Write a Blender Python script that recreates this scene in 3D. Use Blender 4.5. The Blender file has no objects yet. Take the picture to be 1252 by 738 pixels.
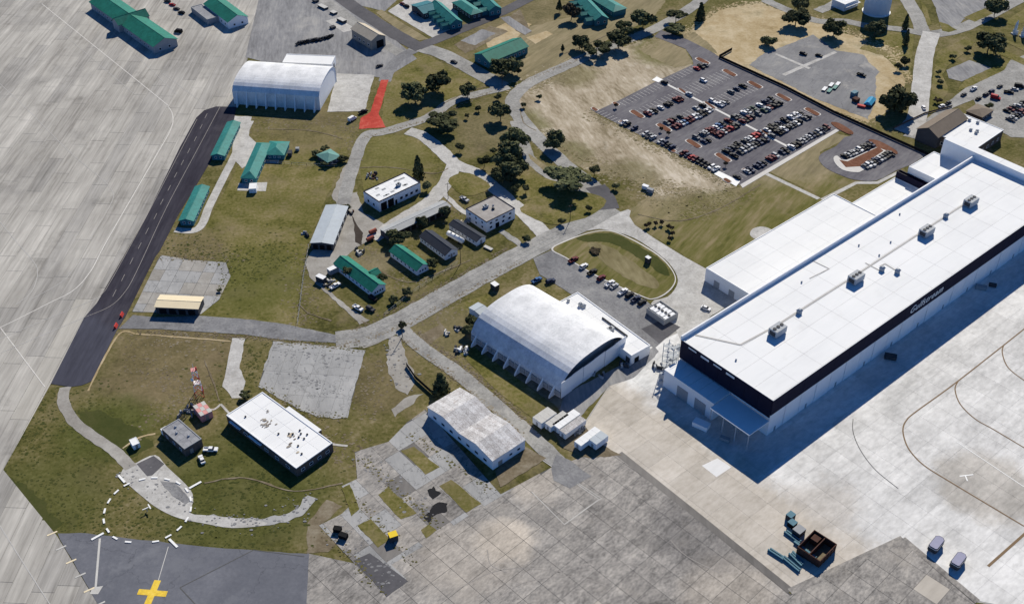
import bpy, math, random
from mathutils import Vector, Matrix, noise
random.seed(7)
S = bpy.context.scene
COL = S.collection
# ------------------------------------------------------------ camera, sky, sun, exposure
cam = bpy.data.cameras.new('camera'); camo = bpy.data.objects.new('camera', cam); COL.objects.link(camo)
cam.sensor_width = 36.0; cam.lens = 1400.0/1252.0*36.0
cam.clip_start = 1.0; cam.clip_end = 20000.0
camo.location = (0, 0, 300); camo.rotation_euler = (math.radians(90-38.5), 0, 0)
S.camera = camo
SUN_EL, SUN_AZ = math.radians(36.5), math.radians(17.0)
w = bpy.data.worlds.new('World'); S.world = w; w.use_nodes = True
nt = w.node_tree; bg = nt.nodes['Background']
sky = nt.nodes.new('ShaderNodeTexSky'); sky.sky_type = 'NISHITA'; sky.sun_disc = False
sky.sun_elevation = SUN_EL; sky.sun_rotation = SUN_AZ; sky.altitude = 50; sky.air_density = 0.45; sky.dust_density = 0.0; sky.ozone_density = 6.0
hs = nt.nodes.new('ShaderNodeHueSaturation'); hs.inputs['Saturation'].default_value = 1.15
nt.links.new(sky.outputs[0], hs.inputs['Color']); nt.links.new(hs.outputs[0], bg.inputs[0]); bg.inputs[1].default_value = 0.12
sl = bpy.data.lights.new('sun', 'SUN'); sl.energy = 5.0; sl.angle = math.radians(0.5); sl.color = (1.0, 0.935, 0.81)
so = bpy.data.objects.new('sun', sl); COL.objects.link(so)
sd = Vector((math.sin(SUN_AZ)*math.cos(SUN_EL), math.cos(SUN_AZ)*math.cos(SUN_EL), math.sin(SUN_EL)))
so.rotation_euler = sd.to_track_quat('Z', 'Y').to_euler(); so.location = (0, 600, 500)
S.view_settings.view_transform = 'Standard'; S.view_settings.look = 'None'
S.view_settings.exposure = 0.3; S.view_settings.gamma = 1.0; S.view_settings.use_curve_mapping = False
S.render.resolution_x = 1024; S.render.resolution_y = 603

# ------------------------------------------------------------ helpers
class MB:
    def __init__(s): s.v = []; s.f = []; s.m = []
    def face(s, pts, m=0):
        n = len(s.v); s.v += [tuple(p) for p in pts]; s.f.append(tuple(range(n, n+len(pts)))); s.m.append(m)
    def box(s, x0, x1, y0, y1, z0, z1, m=0, top=None, bottom=True):
        n = len(s.v)
        s.v += [(x0,y0,z0),(x1,y0,z0),(x1,y1,z0),(x0,y1,z0),(x0,y0,z1),(x1,y0,z1),(x1,y1,z1),(x0,y1,z1)]
        for q in ((0,1,5,4),(1,2,6,5),(2,3,7,6),(3,0,4,7)): s.f.append(tuple(n+i for i in q)); s.m.append(m)
        s.f.append((n+4,n+5,n+6,n+7)); s.m.append(m if top is None else top)
        if bottom: s.f.append((n+3,n+2,n+1,n)); s.m.append(m)
        return s
    def prism(s, poly, z0, z1, m=0, top=None, bottom=False):
        k = len(poly); n = len(s.v)
        s.v += [(p[0],p[1],z0) for p in poly] + [(p[0],p[1],z1) for p in poly]
        for i in range(k):
            j = (i+1) % k; s.f.append((n+i,n+j,n+k+j,n+k+i)); s.m.append(m)
        s.f.append(tuple(n+k+i for i in range(k))); s.m.append(m if top is None else top)
        if bottom: s.f.append(tuple(n+k-1-i for i in range(k))); s.m.append(m)
        return s
    def taper(s, a, b, z0, z1, m=0, top=None):      # a, b = (x0,x1,y0,y1) at z0 and z1
        n = len(s.v)
        s.v += [(a[0],a[2],z0),(a[1],a[2],z0),(a[1],a[3],z0),(a[0],a[3],z0),(b[0],b[2],z1),(b[1],b[2],z1),(b[1],b[3],z1),(b[0],b[3],z1)]
        for q in ((0,1,5,4),(1,2,6,5),(2,3,7,6),(3,0,4,7)): s.f.append(tuple(n+i for i in q)); s.m.append(m)
        s.f.append((n+4,n+5,n+6,n+7)); s.m.append(m if top is None else top)
        return s
    def tube(s, a, b, r0, r1=None, n=8, m=0):
        a = Vector(a); b = Vector(b); r1 = r0 if r1 is None else r1
        d = (b-a).normalized(); u = d.orthogonal().normalized(); w_ = d.cross(u); k = len(s.v)
        for c, r in ((a,r0),(b,r1)):
            for i in range(n):
                t = 2*math.pi*i/n; s.v.append(tuple(c + u*(r*math.cos(t)) + w_*(r*math.sin(t))))
        for i in range(n):
            j = (i+1) % n; s.f.append((k+i,k+j,k+n+j,k+n+i)); s.m.append(m)
        s.f.append(tuple(k+n+i for i in range(n))); s.m.append(m)
        s.f.append(tuple(k+n-1-i for i in range(n))); s.m.append(m)
        return s
    def mesh(s, name, mats):
        me = bpy.data.meshes.new(name); me.from_pydata(s.v, [], s.f)
        for mm in (mats if isinstance(mats, (list,tuple)) else [mats]): me.materials.append(mm)
        if any(s.m): me.polygons.foreach_set('material_index', s.m)
        me.update(); return me
    def build(s, name, mats, parent=None, smooth=False):
        me = s.mesh(name, mats)
        if smooth: me.polygons.foreach_set('use_smooth', [True]*len(me.polygons))
        return link(name, me, parent)
def link(name, data, parent=None, loc=None, rz=None):
    o = bpy.data.objects.new(name, data); COL.objects.link(o)
    if parent is not None: o.parent = parent
    if loc is not None: o.location = loc
    if rz is not None: o.rotation_euler = (0,0,rz)
    return o
LABELS = {}
def tag(o, label, cat, group=None):
    o['label'] = label; o['category'] = cat
    if group: o['group'] = group
    LABELS[label] = LABELS.get(label, 0)+1
    return o
def thing(name, label, cat, loc=(0,0,0), rz=0, group=None):
    o = link(name, None, None, loc, rz); o.empty_display_size = 1.0
    return tag(o, label, cat, group)
def struct(o): o['kind'] = 'structure'; return o
def poly_area(p): return 0.5*sum(p[i][0]*p[(i+1)%len(p)][1]-p[(i+1)%len(p)][0]*p[i][1] for i in range(len(p)))
def ccw(p): return list(p) if poly_area(p) > 0 else list(reversed(p))
def rough(poly, amp=0.5, step=2.5, seed=0.0, sc=0.25):
    out = []; n = len(poly)
    for i in range(n):
        a = Vector(poly[i][:2]); b = Vector(poly[(i+1)%n][:2]); d = b-a; L = d.length
        k = min(max(1, int(L/step)), 120)
        for j in range(k):
            p = a + d*(j/k)
            q = Vector((p.x*sc, p.y*sc, seed)); q2 = q*3.1
            dx = noise.noise(q) + 0.5*noise.noise(q2); dy = noise.noise(q+Vector((31,7,3))) + 0.5*noise.noise(q2+Vector((11,5,9)))
            out.append((p.x+dx*amp, p.y+dy*amp))
    return out
def smooth(pts, closed=True, k=6):
    n = len(pts); out = []
    rng = range(n) if closed else range(n-1)
    for i in rng:
        g = (lambda j: Vector(pts[j % n])) if closed else (lambda j: Vector(pts[min(max(j,0),n-1)]))
        p0,p1,p2,p3 = g(i-1),g(i),g(i+1),g(i+2)
        for j in range(k):
            t = j/k
            out.append(tuple(0.5*((2*p1)+(p2-p0)*t+(2*p0-5*p1+4*p2-p3)*t*t+(3*p1-p0-3*p2+p3)*t*t*t)))
    if not closed: out.append(tuple(pts[-1][:2]))
    return out
def strip_pts(line, wd):
    L = []; R = []; n = len(line)
    for i in range(n):
        a = Vector(line[max(i-1,0)]); b = Vector(line[min(i+1,n-1)]); d = (b-a).normalized(); nn = Vector((-d.y,d.x))
        p = Vector(line[i]); L.append(tuple(p+nn*wd/2)); R.append(tuple(p-nn*wd/2))
    return L, R
def sheet(name, poly, z, mat, parent=None, thick=0.0):
    m = MB(); poly = ccw(poly)
    if thick: m.prism(poly, z-thick, z)
    else: m.face([(p[0],p[1],z) for p in poly])
    o = m.build(name, mat, parent)
    return struct(o) if parent is None else o
def ribbon(name, line, wd, z, mat, parent=None, sm=True, k=6, amp=0.0):
    if sm: line = smooth(line, False, k)
    L, R = strip_pts(line, wd); m = MB()
    if amp:
        f = lambda p, s_: (p[0]+amp*noise.noise(Vector((p[0]*.3,p[1]*.3,s_))), p[1]+amp*noise.noise(Vector((p[0]*.3,p[1]*.3,s_+9))))
        L = [f(p,1) for p in L]; R = [f(p,2) for p in R]
    for i in range(len(line)-1):
        m.face([(*R[i],z),(*R[i+1],z),(*L[i+1],z),(*L[i],z)])
    o = m.build(name, mat, parent)
    return struct(o) if parent is None else o
def clip_rect(poly, x0, x1, y0, y1):
    def cl(ps, ax, lim, keep_gt):
        out = []; n = len(ps)
        for i in range(n):
            a = ps[i]; b = ps[(i+1)%n]
            ia = (a[ax] >= lim) if keep_gt else (a[ax] <= lim); ib = (b[ax] >= lim) if keep_gt else (b[ax] <= lim)
            if ia: out.append(a)
            if ia != ib:
                t = (lim-a[ax])/(b[ax]-a[ax]); out.append((a[0]+(b[0]-a[0])*t, a[1]+(b[1]-a[1])*t))
        return out
    for ax, lim, kg in ((0,x0,True),(0,x1,False),(1,y0,True),(1,y1,False)):
        poly = cl(poly, ax, lim, kg)
        if len(poly) < 3: return []
    return poly
def inside(p, poly):
    c = False; n = len(poly)
    for i in range(n):
        a = poly[i]; b = poly[(i+1)%n]
        if (a[1] > p[1]) != (b[1] > p[1]) and p[0] < (b[0]-a[0])*(p[1]-a[1])/(b[1]-a[1])+a[0]: c = not c
    return c
def slabs(parent, poly, ang, sx, sy, z, pick, gap=0.2, offx=0.0, offy=0.0, stagger=0.0, name='slab', th=0.05, seed=1, minarea=4.0):
    rnd = random.Random(seed); ca, sa = math.cos(-ang), math.sin(-ang)
    rp = [(p[0]*ca-p[1]*sa, p[0]*sa+p[1]*ca) for p in ccw(poly)]
    xs = [p[0] for p in rp]; ys = [p[1] for p in rp]; ca2, sa2 = math.cos(ang), math.sin(ang)
    j = 0; y = math.floor((min(ys)-offy)/sy)*sy+offy; cnt = 0
    while y < max(ys):
        x = math.floor((min(xs)-offx)/sx)*sx+offx - (rnd.random()*sx*stagger)
        while x < max(xs):
            L = sx*(1+stagger*rnd.uniform(-.4,.5)) if stagger else sx
            c = clip_rect(rp, x+gap/2, x+L-gap/2, y+gap/2, y+sy-gap/2)
            if c and abs(poly_area(c)) > minarea:
                cx = sum(p[0] for p in c)/len(c); cy = sum(p[1] for p in c)/len(c)
                q = [((p[0]-cx)*ca2-(p[1]-cy)*sa2, (p[0]-cx)*sa2+(p[1]-cy)*ca2) for p in c]
                wc = (cx*ca2-cy*sa2, cx*sa2+cy*ca2)
                dz = rnd.uniform(0, .012)
                o = MB().prism(q, -th, 0).build(name, pick(wc, rnd), parent); o.location = (wc[0], wc[1], z+dz); cnt += 1
            x += L
        y += sy
    return cnt
# ------------------------------------------------------------ materials
MATS = {}
def srgb(r, g, b):
    f = lambda c: (c/255/12.92) if c/255 <= .04045 else ((c/255+.055)/1.055)**2.4
    return (f(r), f(g), f(b), 1)
def mat_noise(name, cols, big=.02, med=.13, fine=.9, wts=(.45,.33,.22), lo=.34, hi=.66, rough=.95, streak=None, objr=0.0, crack=0.0, bump=0.0, spec=.03, metal=0.0, coord='world', cracksc=.09, spots=0.0, patch=None, zones=None):
    m = bpy.data.materials.new(name); m.use_nodes = True; n = m.node_tree; N = n.nodes; K = n.links
    b = N['Principled BSDF']; b.inputs['Roughness'].default_value = rough; b.inputs['Specular IOR Level'].default_value = spec; b.inputs['Metallic'].default_value = metal
    if coord == 'world': g = N.new('ShaderNodeNewGeometry').outputs['Position']
    else: g = N.new('ShaderNodeTexCoord').outputs['Object']
    base = g
    if streak:
        mp = N.new('ShaderNodeMapping'); mp.vector_type = 'TEXTURE'; mp.inputs['Rotation'].default_value = (0,0,streak[0]); mp.inputs['Scale'].default_value = (streak[1],1,1); K.new(g, mp.inputs[0]); g = mp.outputs[0]
    acc = None
    for sc, wt, src, det in ((big,wts[0],base,5),(med,wts[1],g,6),(fine,wts[2],g,4)):
        t = N.new('ShaderNodeTexNoise'); t.inputs['Scale'].default_value = sc; t.inputs['Detail'].default_value = det; t.inputs['Roughness'].default_value = .62; K.new(src, t.inputs['Vector'])
        mu = N.new('ShaderNodeMath'); mu.operation = 'MULTIPLY_ADD'; mu.inputs[1].default_value = wt; K.new(t.outputs[0], mu.inputs[0])
        if acc is None: mu.inputs[2].default_value = 0.0
        else: K.new(acc, mu.inputs[2])
        acc = mu.outputs[0]
    r = N.new('ShaderNodeValToRGB'); el = r.color_ramp.elements
    k = len(cols)
    for i, c in enumerate(cols):
        p = lo+(hi-lo)*i/max(1,k-1)
        if i < 2: e = el[i]; e.position = p
        else: e = el.new(p)
        e.color = c if len(c) == 4 else (*c, 1)
    if k == 1: el[1].color = el[0].color
    K.new(acc, r.inputs[0]); col = r.outputs[0]
    def mul(col, fac):
        x = N.new('ShaderNodeVectorMath'); x.operation = 'SCALE'; K.new(col, x.inputs[0]); K.new(fac, x.inputs[3]); return x.outputs[0]
    if objr:
        oi = N.new('ShaderNodeObjectInfo'); mr = N.new('ShaderNodeMapRange'); mr.inputs[3].default_value = 1-objr; mr.inputs[4].default_value = 1+objr*.7
        K.new(oi.outputs['Random'], mr.inputs[0]); orf = mr.outputs[0]; col = mul(col, orf)
    if crack:
        v = N.new('ShaderNodeTexVoronoi'); v.feature = 'DISTANCE_TO_EDGE'; v.inputs['Scale'].default_value = cracksc
        nz = N.new('ShaderNodeTexNoise'); nz.inputs['Scale'].default_value = .4; nz.inputs['Detail'].default_value = 4; K.new(base, nz.inputs['Vector'])
        ad = N.new('ShaderNodeVectorMath'); ad.operation = 'MULTIPLY_ADD'; ad.inputs[1].default_value = (6,6,6); K.new(nz.outputs['Color'], ad.inputs[0]); K.new(base, ad.inputs[2]); K.new(ad.outputs[0], v.inputs['Vector'])
        mr = N.new('ShaderNodeMapRange'); mr.inputs[1].default_value = 0.0; mr.inputs[2].default_value = .018*cracksc/.09; mr.inputs[3].default_value = 1-crack; mr.inputs[4].default_value = 1; K.new(v.outputs['Distance'], mr.inputs[0]); col = mul(col, mr.outputs[0])
    if spots:
        t = N.new('ShaderNodeTexNoise'); t.inputs['Scale'].default_value = .05; t.inputs['Detail'].default_value = 7; t.inputs['Roughness'].default_value = .7; K.new(base, t.inputs['Vector'])
        mr = N.new('ShaderNodeMapRange'); mr.inputs[1].default_value = .56; mr.inputs[2].default_value = .7; mr.inputs[3].default_value = 1; mr.inputs[4].default_value = 1-spots; K.new(t.outputs[0], mr.inputs[0]); col = mul(col, mr.outputs[0])
    for pc, psc, plo, phi, pam in (patch or ()):
        t = N.new('ShaderNodeTexNoise'); t.inputs['Scale'].default_value = psc; t.inputs['Detail'].default_value = 8; t.inputs['Roughness'].default_value = .68; K.new(base, t.inputs['Vector'])
        mr = N.new('ShaderNodeMapRange'); mr.inputs[1].default_value = plo; mr.inputs[2].default_value = phi; mr.inputs[3].default_value = 0; mr.inputs[4].default_value = pam; K.new(t.outputs[0], mr.inputs[0])
        mx = N.new('ShaderNodeMix'); mx.data_type = 'RGBA'; K.new(mr.outputs[0], mx.inputs[0]); K.new(col, mx.inputs[6]); mx.inputs[7].default_value = (*pc, 1); col = mx.outputs[2]
    for zc, kind, pt, arg, wd, am in (zones or ()):        # soft edged areas of another colour: half-plane or disc on the ground
        if kind == 'plane':
            sb = N.new('ShaderNodeVectorMath'); sb.operation = 'SUBTRACT'; K.new(base, sb.inputs[0]); sb.inputs[1].default_value = (*pt, 0)
            dt = N.new('ShaderNodeVectorMath'); dt.operation = 'DOT_PRODUCT'; K.new(sb.outputs[0], dt.inputs[0]); dt.inputs[1].default_value = (*arg, 0); dist = dt.outputs['Value']
        else:
            sb = N.new('ShaderNodeVectorMath'); sb.operation = 'DISTANCE'; K.new(base, sb.inputs[0]); sb.inputs[1].default_value = (*pt, 0)
            ng = N.new('ShaderNodeMath'); ng.operation = 'SUBTRACT'; ng.inputs[0].default_value = arg; K.new(sb.outputs['Value'], ng.inputs[1]); dist = ng.outputs[0]
        t = N.new('ShaderNodeTexNoise'); t.inputs['Scale'].default_value = .09; t.inputs['Detail'].default_value = 9; t.inputs['Roughness'].default_value = .7; K.new(base, t.inputs['Vector'])
        ma = N.new('ShaderNodeMath'); ma.operation = 'MULTIPLY_ADD'; ma.inputs[1].default_value = 4.0*wd; K.new(t.outputs[0], ma.inputs[0]); ma.inputs[2].default_value = -2.0*wd
        sm = N.new('ShaderNodeMath'); sm.operation = 'ADD'; K.new(dist, sm.inputs[0]); K.new(ma.outputs[0], sm.inputs[1])
        mr = N.new('ShaderNodeMapRange'); mr.interpolation_type = 'SMOOTHSTEP'; mr.inputs[1].default_value = -wd; mr.inputs[2].default_value = wd; mr.inputs[3].default_value = 0; mr.inputs[4].default_value = am; K.new(sm.outputs[0], mr.inputs[0])
        br = N.new('ShaderNodeMapRange'); br.inputs[1].default_value = lo; br.inputs[2].default_value = hi; br.inputs[3].default_value = .72; br.inputs[4].default_value = 1.22; K.new(acc, br.inputs[0])
        rgb = N.new('ShaderNodeRGB'); rgb.outputs[0].default_value = (*zc, 1); zcol = mul(rgb.outputs[0], br.outputs[0])
        if objr: zcol = mul(zcol, orf)
        mx = N.new('ShaderNodeMix'); mx.data_type = 'RGBA'; K.new(mr.outputs[0], mx.inputs[0]); K.new(col, mx.inputs[6]); K.new(zcol, mx.inputs[7]); col = mx.outputs[2]
    K.new(col, b.inputs['Base Color'])
    if bump:
        bp = N.new('ShaderNodeBump'); bp.inputs['Strength'].default_value = bump; bp.inputs['Distance'].default_value = .3; K.new(acc, bp.inputs['Height']); K.new(bp.outputs[0], b.inputs['Normal'])
    MATS[name] = m; return m
def plain(name, c, rough=.7, var=.12, metal=0.0, spec=.04, sc=.6, objr=0.0):
    rough = max(rough, .6); spec = min(spec, .08); metal = 0.0
    c = c[:3]
    return mat_noise(name, [tuple(x*(1-var) for x in c), tuple(min(1,x*(1+var*.6)) for x in c)], big=.15, med=sc, fine=3.0, rough=rough, metal=metal, spec=spec, coord='object', objr=objr)
LANE = math.atan2(*(lambda a,b: (b[1]-a[1], b[0]-a[0]))((-177.1,325.9), (-168.5,532.2)))
HANG = math.atan2(*(lambda a,b: (b[1]-a[1], b[0]-a[0]))((93.3,298.0), (221.2,407.9)))
BN = Vector((120.2,256.6))-Vector((69.0,312.3)); BN = Vector((-BN.y, BN.x)).normalized(); BN = BN if BN.x > 0 else -BN
BN2 = Vector((math.cos(HANG), math.sin(HANG)))
g3 = lambda v, t=(1,1,1): (v*t[0], v*t[1], v*t[2])
WARM = (1.03,1.0,.94)
ZG = [((.16,.125,.072),'disc',(-136.2,340.2),26,8,.6), ((.080,.086,.024),'disc',(-92.9,271.4),30,10,.75), ((.070,.080,.020),'disc',(-149.8,301.5),17,6,.8), ((.080,.086,.024),'disc',(-163.8,265.7),22,8,.7), ((.15,.12,.065),'disc',(-49.2,325.9),16,6,.65),
      ((.17,.135,.078),'disc',(-142.8,414.7),16,6,.6), ((.085,.092,.022),'disc',(-111.2,390.7),24,9,.6), ((.17,.14,.075),'disc',(-105.4,527.9),26,8,.6), ((.13,.125,.04),'disc',(-64.0,495.1),18,7,.6), ((.20,.17,.11),'disc',(-61.3,402.5),11,5,.6), ((.18,.15,.09),'disc',(-11.0,519.4),20,8,.55), ((.20,.165,.10),'disc',(11.9,646.6),40,10,.5), ((.18,.15,.09),'disc',(-28.7,357.9),16,6,.6)]
M_grass = mat_noise('grass', [(.052,.052,.016),(.098,.092,.030),(.145,.125,.054),(.21,.175,.098)], big=.02, med=.11, fine=.7, wts=(.30,.34,.36), lo=.40, hi=.61, bump=.5, patch=(((.215,.17,.105),.045,.52,.68,.6),((.066,.068,.018),.025,.55,.70,.5),((.28,.24,.165),.22,.62,.76,.5)), zones=ZG)
M_lawn = mat_noise('lawn', [(.066,.066,.017),(.120,.113,.033),(.168,.145,.058),(.23,.19,.10)], big=.024, med=.10, fine=.7, wts=(.30,.34,.36), lo=.40, hi=.61, bump=.4, patch=(((.215,.17,.105),.045,.52,.68,.6),((.066,.068,.018),.025,.55,.70,.5),((.28,.24,.165),.22,.62,.76,.5)), zones=ZG)
M_mown = mat_noise('mown_grass', [(.070,.072,.020),(.115,.110,.034),(.160,.140,.060),(.22,.18,.10)], big=.02, med=.13, fine=.6, wts=(.28,.40,.32), lo=.40, hi=.61, streak=(HANG+.25, 6), bump=.4, patch=(((.215,.17,.105),.045,.52,.68,.6),((.066,.068,.018),.025,.55,.70,.5),((.28,.24,.165),.22,.62,.76,.5)), zones=[((.27,.225,.145),'plane',(79.2,455.7),(-.25,.97),7,.7), ((.24,.20,.12),'disc',(66.9,449.4),14,6,.6)])
M_dark = mat_noise('dark_grass', [(.032,.042,.012),(.055,.062,.019),(.080,.078,.030)], bump=.4)
M_dry = mat_noise('dry_grass', [(.20,.165,.105),(.31,.26,.185),(.40,.345,.26),(.52,.46,.37)], big=.03, med=.13, fine=.6, wts=(.30,.38,.32), lo=.40, hi=.61, streak=(HANG+1.2, 3), bump=.4, patch=(((.22,.18,.10),.028,.56,.72,.5),((.50,.455,.38),.07,.58,.74,.6)), zones=[((.12,.115,.035),'disc',(6.0,527.9),13,5,.75), ((.12,.115,.035),'disc',(26.2,495.1),14,5,.7), ((.125,.12,.035),'disc',(89.8,611.5),20,6,.8), ((.11,.10,.03),'disc',(57.5,476.0),14,6,.6), ((.15,.13,.055),'plane',(79.6,459.2),(.25,-.97),5,.8), ((.15,.135,.05),'disc',(33.9,581.0),14,5,.6)])
M_sand = mat_noise('sand', [(.24,.18,.09),(.36,.28,.16),(.46,.38,.25),(.55,.47,.33)], big=.03, med=.15, fine=.7, bump=.3, patch=(((.14,.12,.05),.03,.54,.68,.75),((.22,.18,.12),.18,.58,.7,.5)))
M_dirt = mat_noise('dirt', [(.10,.080,.050),(.17,.14,.095),(.25,.22,.165)], big=.05, med=.2, fine=.8, bump=.3)
M_conc = mat_noise('apron_concrete', [(.21,.198,.178),(.33,.314,.286),(.42,.402,.366),(.54,.515,.47)], big=.02, med=.15, fine=.7, wts=(.30,.36,.34), lo=.37, hi=.64, streak=(LANE, 16), objr=.045, spots=.3, patch=(((.19,.185,.18),.022,.54,.7,.45),((.46,.45,.42),.09,.6,.74,.4)))
M_concd = mat_noise('dark_apron_concrete', [(.10,.095,.09),(.18,.17,.16),(.27,.255,.235)], big=.02, med=.06, fine=.5, streak=(LANE, 7), objr=.12)
M_concl = mat_noise('light_apron_concrete', [(.30,.285,.25),(.41,.39,.35),(.50,.48,.43)], big=.02, med=.15, fine=.7, wts=(.30,.36,.34), lo=.37, hi=.64, streak=(LANE, 16), objr=.07, spots=.25)
M_concm = mat_noise('mid_apron_concrete', [(.18,.172,.158),(.28,.268,.248),(.37,.355,.328),(.47,.45,.415)], big=.02, med=.15, fine=.7, wts=(.30,.36,.34), lo=.37, hi=.64, streak=(LANE, 16), objr=.045, spots=.25)
M_joint = plain('joint_filler', g3(.22,WARM), .95)
M_jointd = plain('dark_joint_filler', g3(.10), .95)
M_joint2 = plain('apron_joint_filler', (.36,.345,.32), .95)
M_oil = plain('oil', (.022,.022,.024), .9)
M_walk = plain('roof_walkway', (.44,.43,.41), .9)
M_soil = plain('dark_soil', (.055,.045,.038), .95, .3)
M_track = plain('tyre_scuff', (.30,.28,.26), .95, .25)
M_oldlot = mat_noise('patched_asphalt', [(.14,.14,.147),(.21,.21,.215),(.30,.295,.285)], big=.03, med=.10, fine=.7, streak=(HANG+.3, 4), crack=.3, cracksc=.05, patch=(((.42,.40,.36),.05,.56,.7,.7),((.12,.12,.13),.03,.54,.66,.6)))
M_old = mat_noise('old_apron_concrete', [(.15,.142,.133),(.24,.227,.212),(.33,.31,.285),(.43,.40,.36)], big=.03, med=.22, fine=1.1, wts=(.28,.36,.36), lo=.40, hi=.61, streak=(HANG+.1, 1.8), objr=.12, spots=.25, patch=(((.40,.365,.32),.04,.54,.7,.6),((.14,.135,.13),.03,.55,.7,.55),((.42,.39,.35),.3,.62,.72,.5)), zones=[((.50,.445,.375),'disc',(-2.2,249.6),9,3.5,.9), ((.44,.395,.34),'disc',(8.3,275.2),9,4,.6), ((.40,.36,.31),'disc',(-17.8,242.7),16,7,.5), ((.38,.34,.29),'disc',(69.0,228.9),14,5,.6), ((.15,.145,.145),'disc',(64.3,253.1),16,6,.45)])
M_beige = mat_noise('beige_concrete', [(.37,.335,.285),(.47,.43,.375),(.55,.51,.455)], big=.02, med=.1, fine=.6, wts=(.3,.4,.3), lo=.40, hi=.61, streak=(HANG, 2), objr=.075, patch=(((.58,.555,.51),.03,.54,.70,.3),((.37,.34,.30),.05,.58,.72,.4)), zones=[((.61,.605,.59),'plane',(80.5,287.0),(BN.x,BN.y),7,.95), ((.42,.39,.345),'disc',(165.7,273.3),17,4,.75), ((.60,.60,.585),'disc',(55.6,333.0),11,4,.9), ((.42,.385,.34),'disc',(108.3,265.7),11,5,.6)])
M_pale = mat_noise('pale_concrete', [(.58,.58,.575),(.67,.67,.665),(.73,.735,.73)], big=.02, med=.1, fine=.6, streak=(HANG, 4), objr=.05)
M_brownc = mat_noise('stained_concrete', [(.33,.30,.26),(.43,.395,.345),(.52,.48,.42)], big=.03, med=.1, fine=.6, streak=(HANG, 5), objr=.08)
M_asph = mat_noise('new_asphalt', [(.028,.026,.036),(.041,.039,.051),(.058,.055,.068)], big=.02, med=.2, fine=.7, wts=(.3,.4,.3), lo=.40, hi=.61, streak=(LANE, 8), rough=.9, patch=(((.085,.08,.09),.05,.56,.72,.5),((.022,.021,.03),.03,.56,.7,.5)), zones=[((.062,.064,.085),'plane',(-168.0,364.7),(-.5,-.87),8,.9)])
M_lotasph = mat_noise('car_park_asphalt', [(.095,.091,.105),(.135,.13,.142),(.18,.175,.182)], big=.03, med=.16, fine=.9, wts=(.28,.4,.32), lo=.40, hi=.61, streak=(HANG+.1, 4), rough=.88)
M_road = mat_noise('worn_road', [(.20,.195,.185),(.29,.285,.27),(.38,.37,.35)], big=.03, med=.16, fine=.9, wts=(.3,.36,.34), lo=.39, hi=.62, crack=.25, spots=.2, patch=(((.19,.19,.19),.05,.56,.68,.6),((.42,.41,.38),.12,.6,.72,.5)))
M_roadd = mat_noise('grey_road', [(.14,.14,.145),(.20,.20,.205),(.27,.27,.268)], big=.03, med=.16, fine=.9, wts=(.3,.36,.34), lo=.39, hi=.62, crack=.25, spots=.2, patch=(((.32,.31,.295),.08,.57,.7,.6),((.13,.13,.138),.04,.56,.68,.5)))
M_roadn = mat_noise('dark_road', [(.07,.069,.075),(.10,.098,.105),(.135,.13,.135)], big=.03, med=.1, fine=.8)
M_gravel = mat_noise('gravel', [(.19,.175,.155),(.29,.275,.25),(.40,.385,.355)], big=.06, med=.25, fine=1.2, bump=.3)
M_pad = mat_noise('pad_concrete', [(.23,.23,.23),(.32,.32,.315),(.41,.405,.395)], big=.03, med=.11, fine=.8, streak=(LANE+.2, 3), crack=.4, cracksc=.12, objr=.08)
M_path = mat_noise('path_concrete', [(.34,.33,.31),(.43,.42,.40),(.52,.51,.485)], big=.05, med=.2, fine=1.0, wts=(.3,.36,.34), lo=.40, hi=.61, crack=.2, cracksc=.16, patch=(((.30,.29,.27),.06,.56,.7,.55),))
M_hard = mat_noise('hardstand', [(.16,.16,.165),(.235,.235,.24),(.32,.315,.305)], big=.015, med=.10, fine=.7, wts=(.28,.4,.32), lo=.40, hi=.61, streak=(LANE+.15, 5), spots=.25, patch=(((.36,.345,.32),.03,.55,.7,.55),((.14,.14,.145),.04,.56,.7,.5)))
M_bluepad = mat_noise('blue_grey_asphalt', [(.095,.10,.118),(.135,.14,.16),(.19,.195,.215)], big=.02, med=.09, fine=.8, crack=.3, cracksc=.04, patch=(((.27,.275,.29),.06,.55,.72,.6),((.09,.095,.115),.03,.54,.66,.5)))
M_white = plain('white_paint', (.78,.78,.76), .6, .06)
M_faded = plain('faded_white_paint', (.50,.49,.46), .8, .15)
M_tape = plain('marking_white', (.62,.61,.58), .8, .12)
M_ltape = plain('apron_line_paint', (.62,.60,.56), .85, .14)
M_brline = plain('brown_line_paint', (.20,.14,.085), .8, .15)
M_yel = mat_noise('yellow_paint', [(.55,.38,.06),(.72,.50,.06),(.78,.56,.10)], big=.2, med=.8, fine=3, lo=.4, hi=.6, patch=(((.30,.27,.20),.6,.58,.7,.6),))
M_redg = mat_noise('red_clay', [(.26,.035,.026),(.42,.062,.045),(.52,.15,.11)], big=.1, med=.35, fine=1.2)
M_mulch = mat_noise('mulch', [(.09,.042,.026),(.15,.070,.044),(.21,.11,.075)], big=.1, med=.5, fine=2.0, bump=.3)
M_kerb = plain('kerb_concrete', (.55,.53,.50), .9, .1)
M_wroof = mat_noise('white_membrane', [(.66,.665,.665),(.73,.735,.73),(.77,.77,.765)], big=.02, med=.1, fine=.5, objr=.02, rough=.75, streak=(HANG, 5), patch=(((.58,.57,.55),.06,.60,.74,.45),((.50,.47,.43),.35,.68,.76,.4)))
M_wwall = plain('white_wall', (.76,.77,.78), .7, .06)
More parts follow.
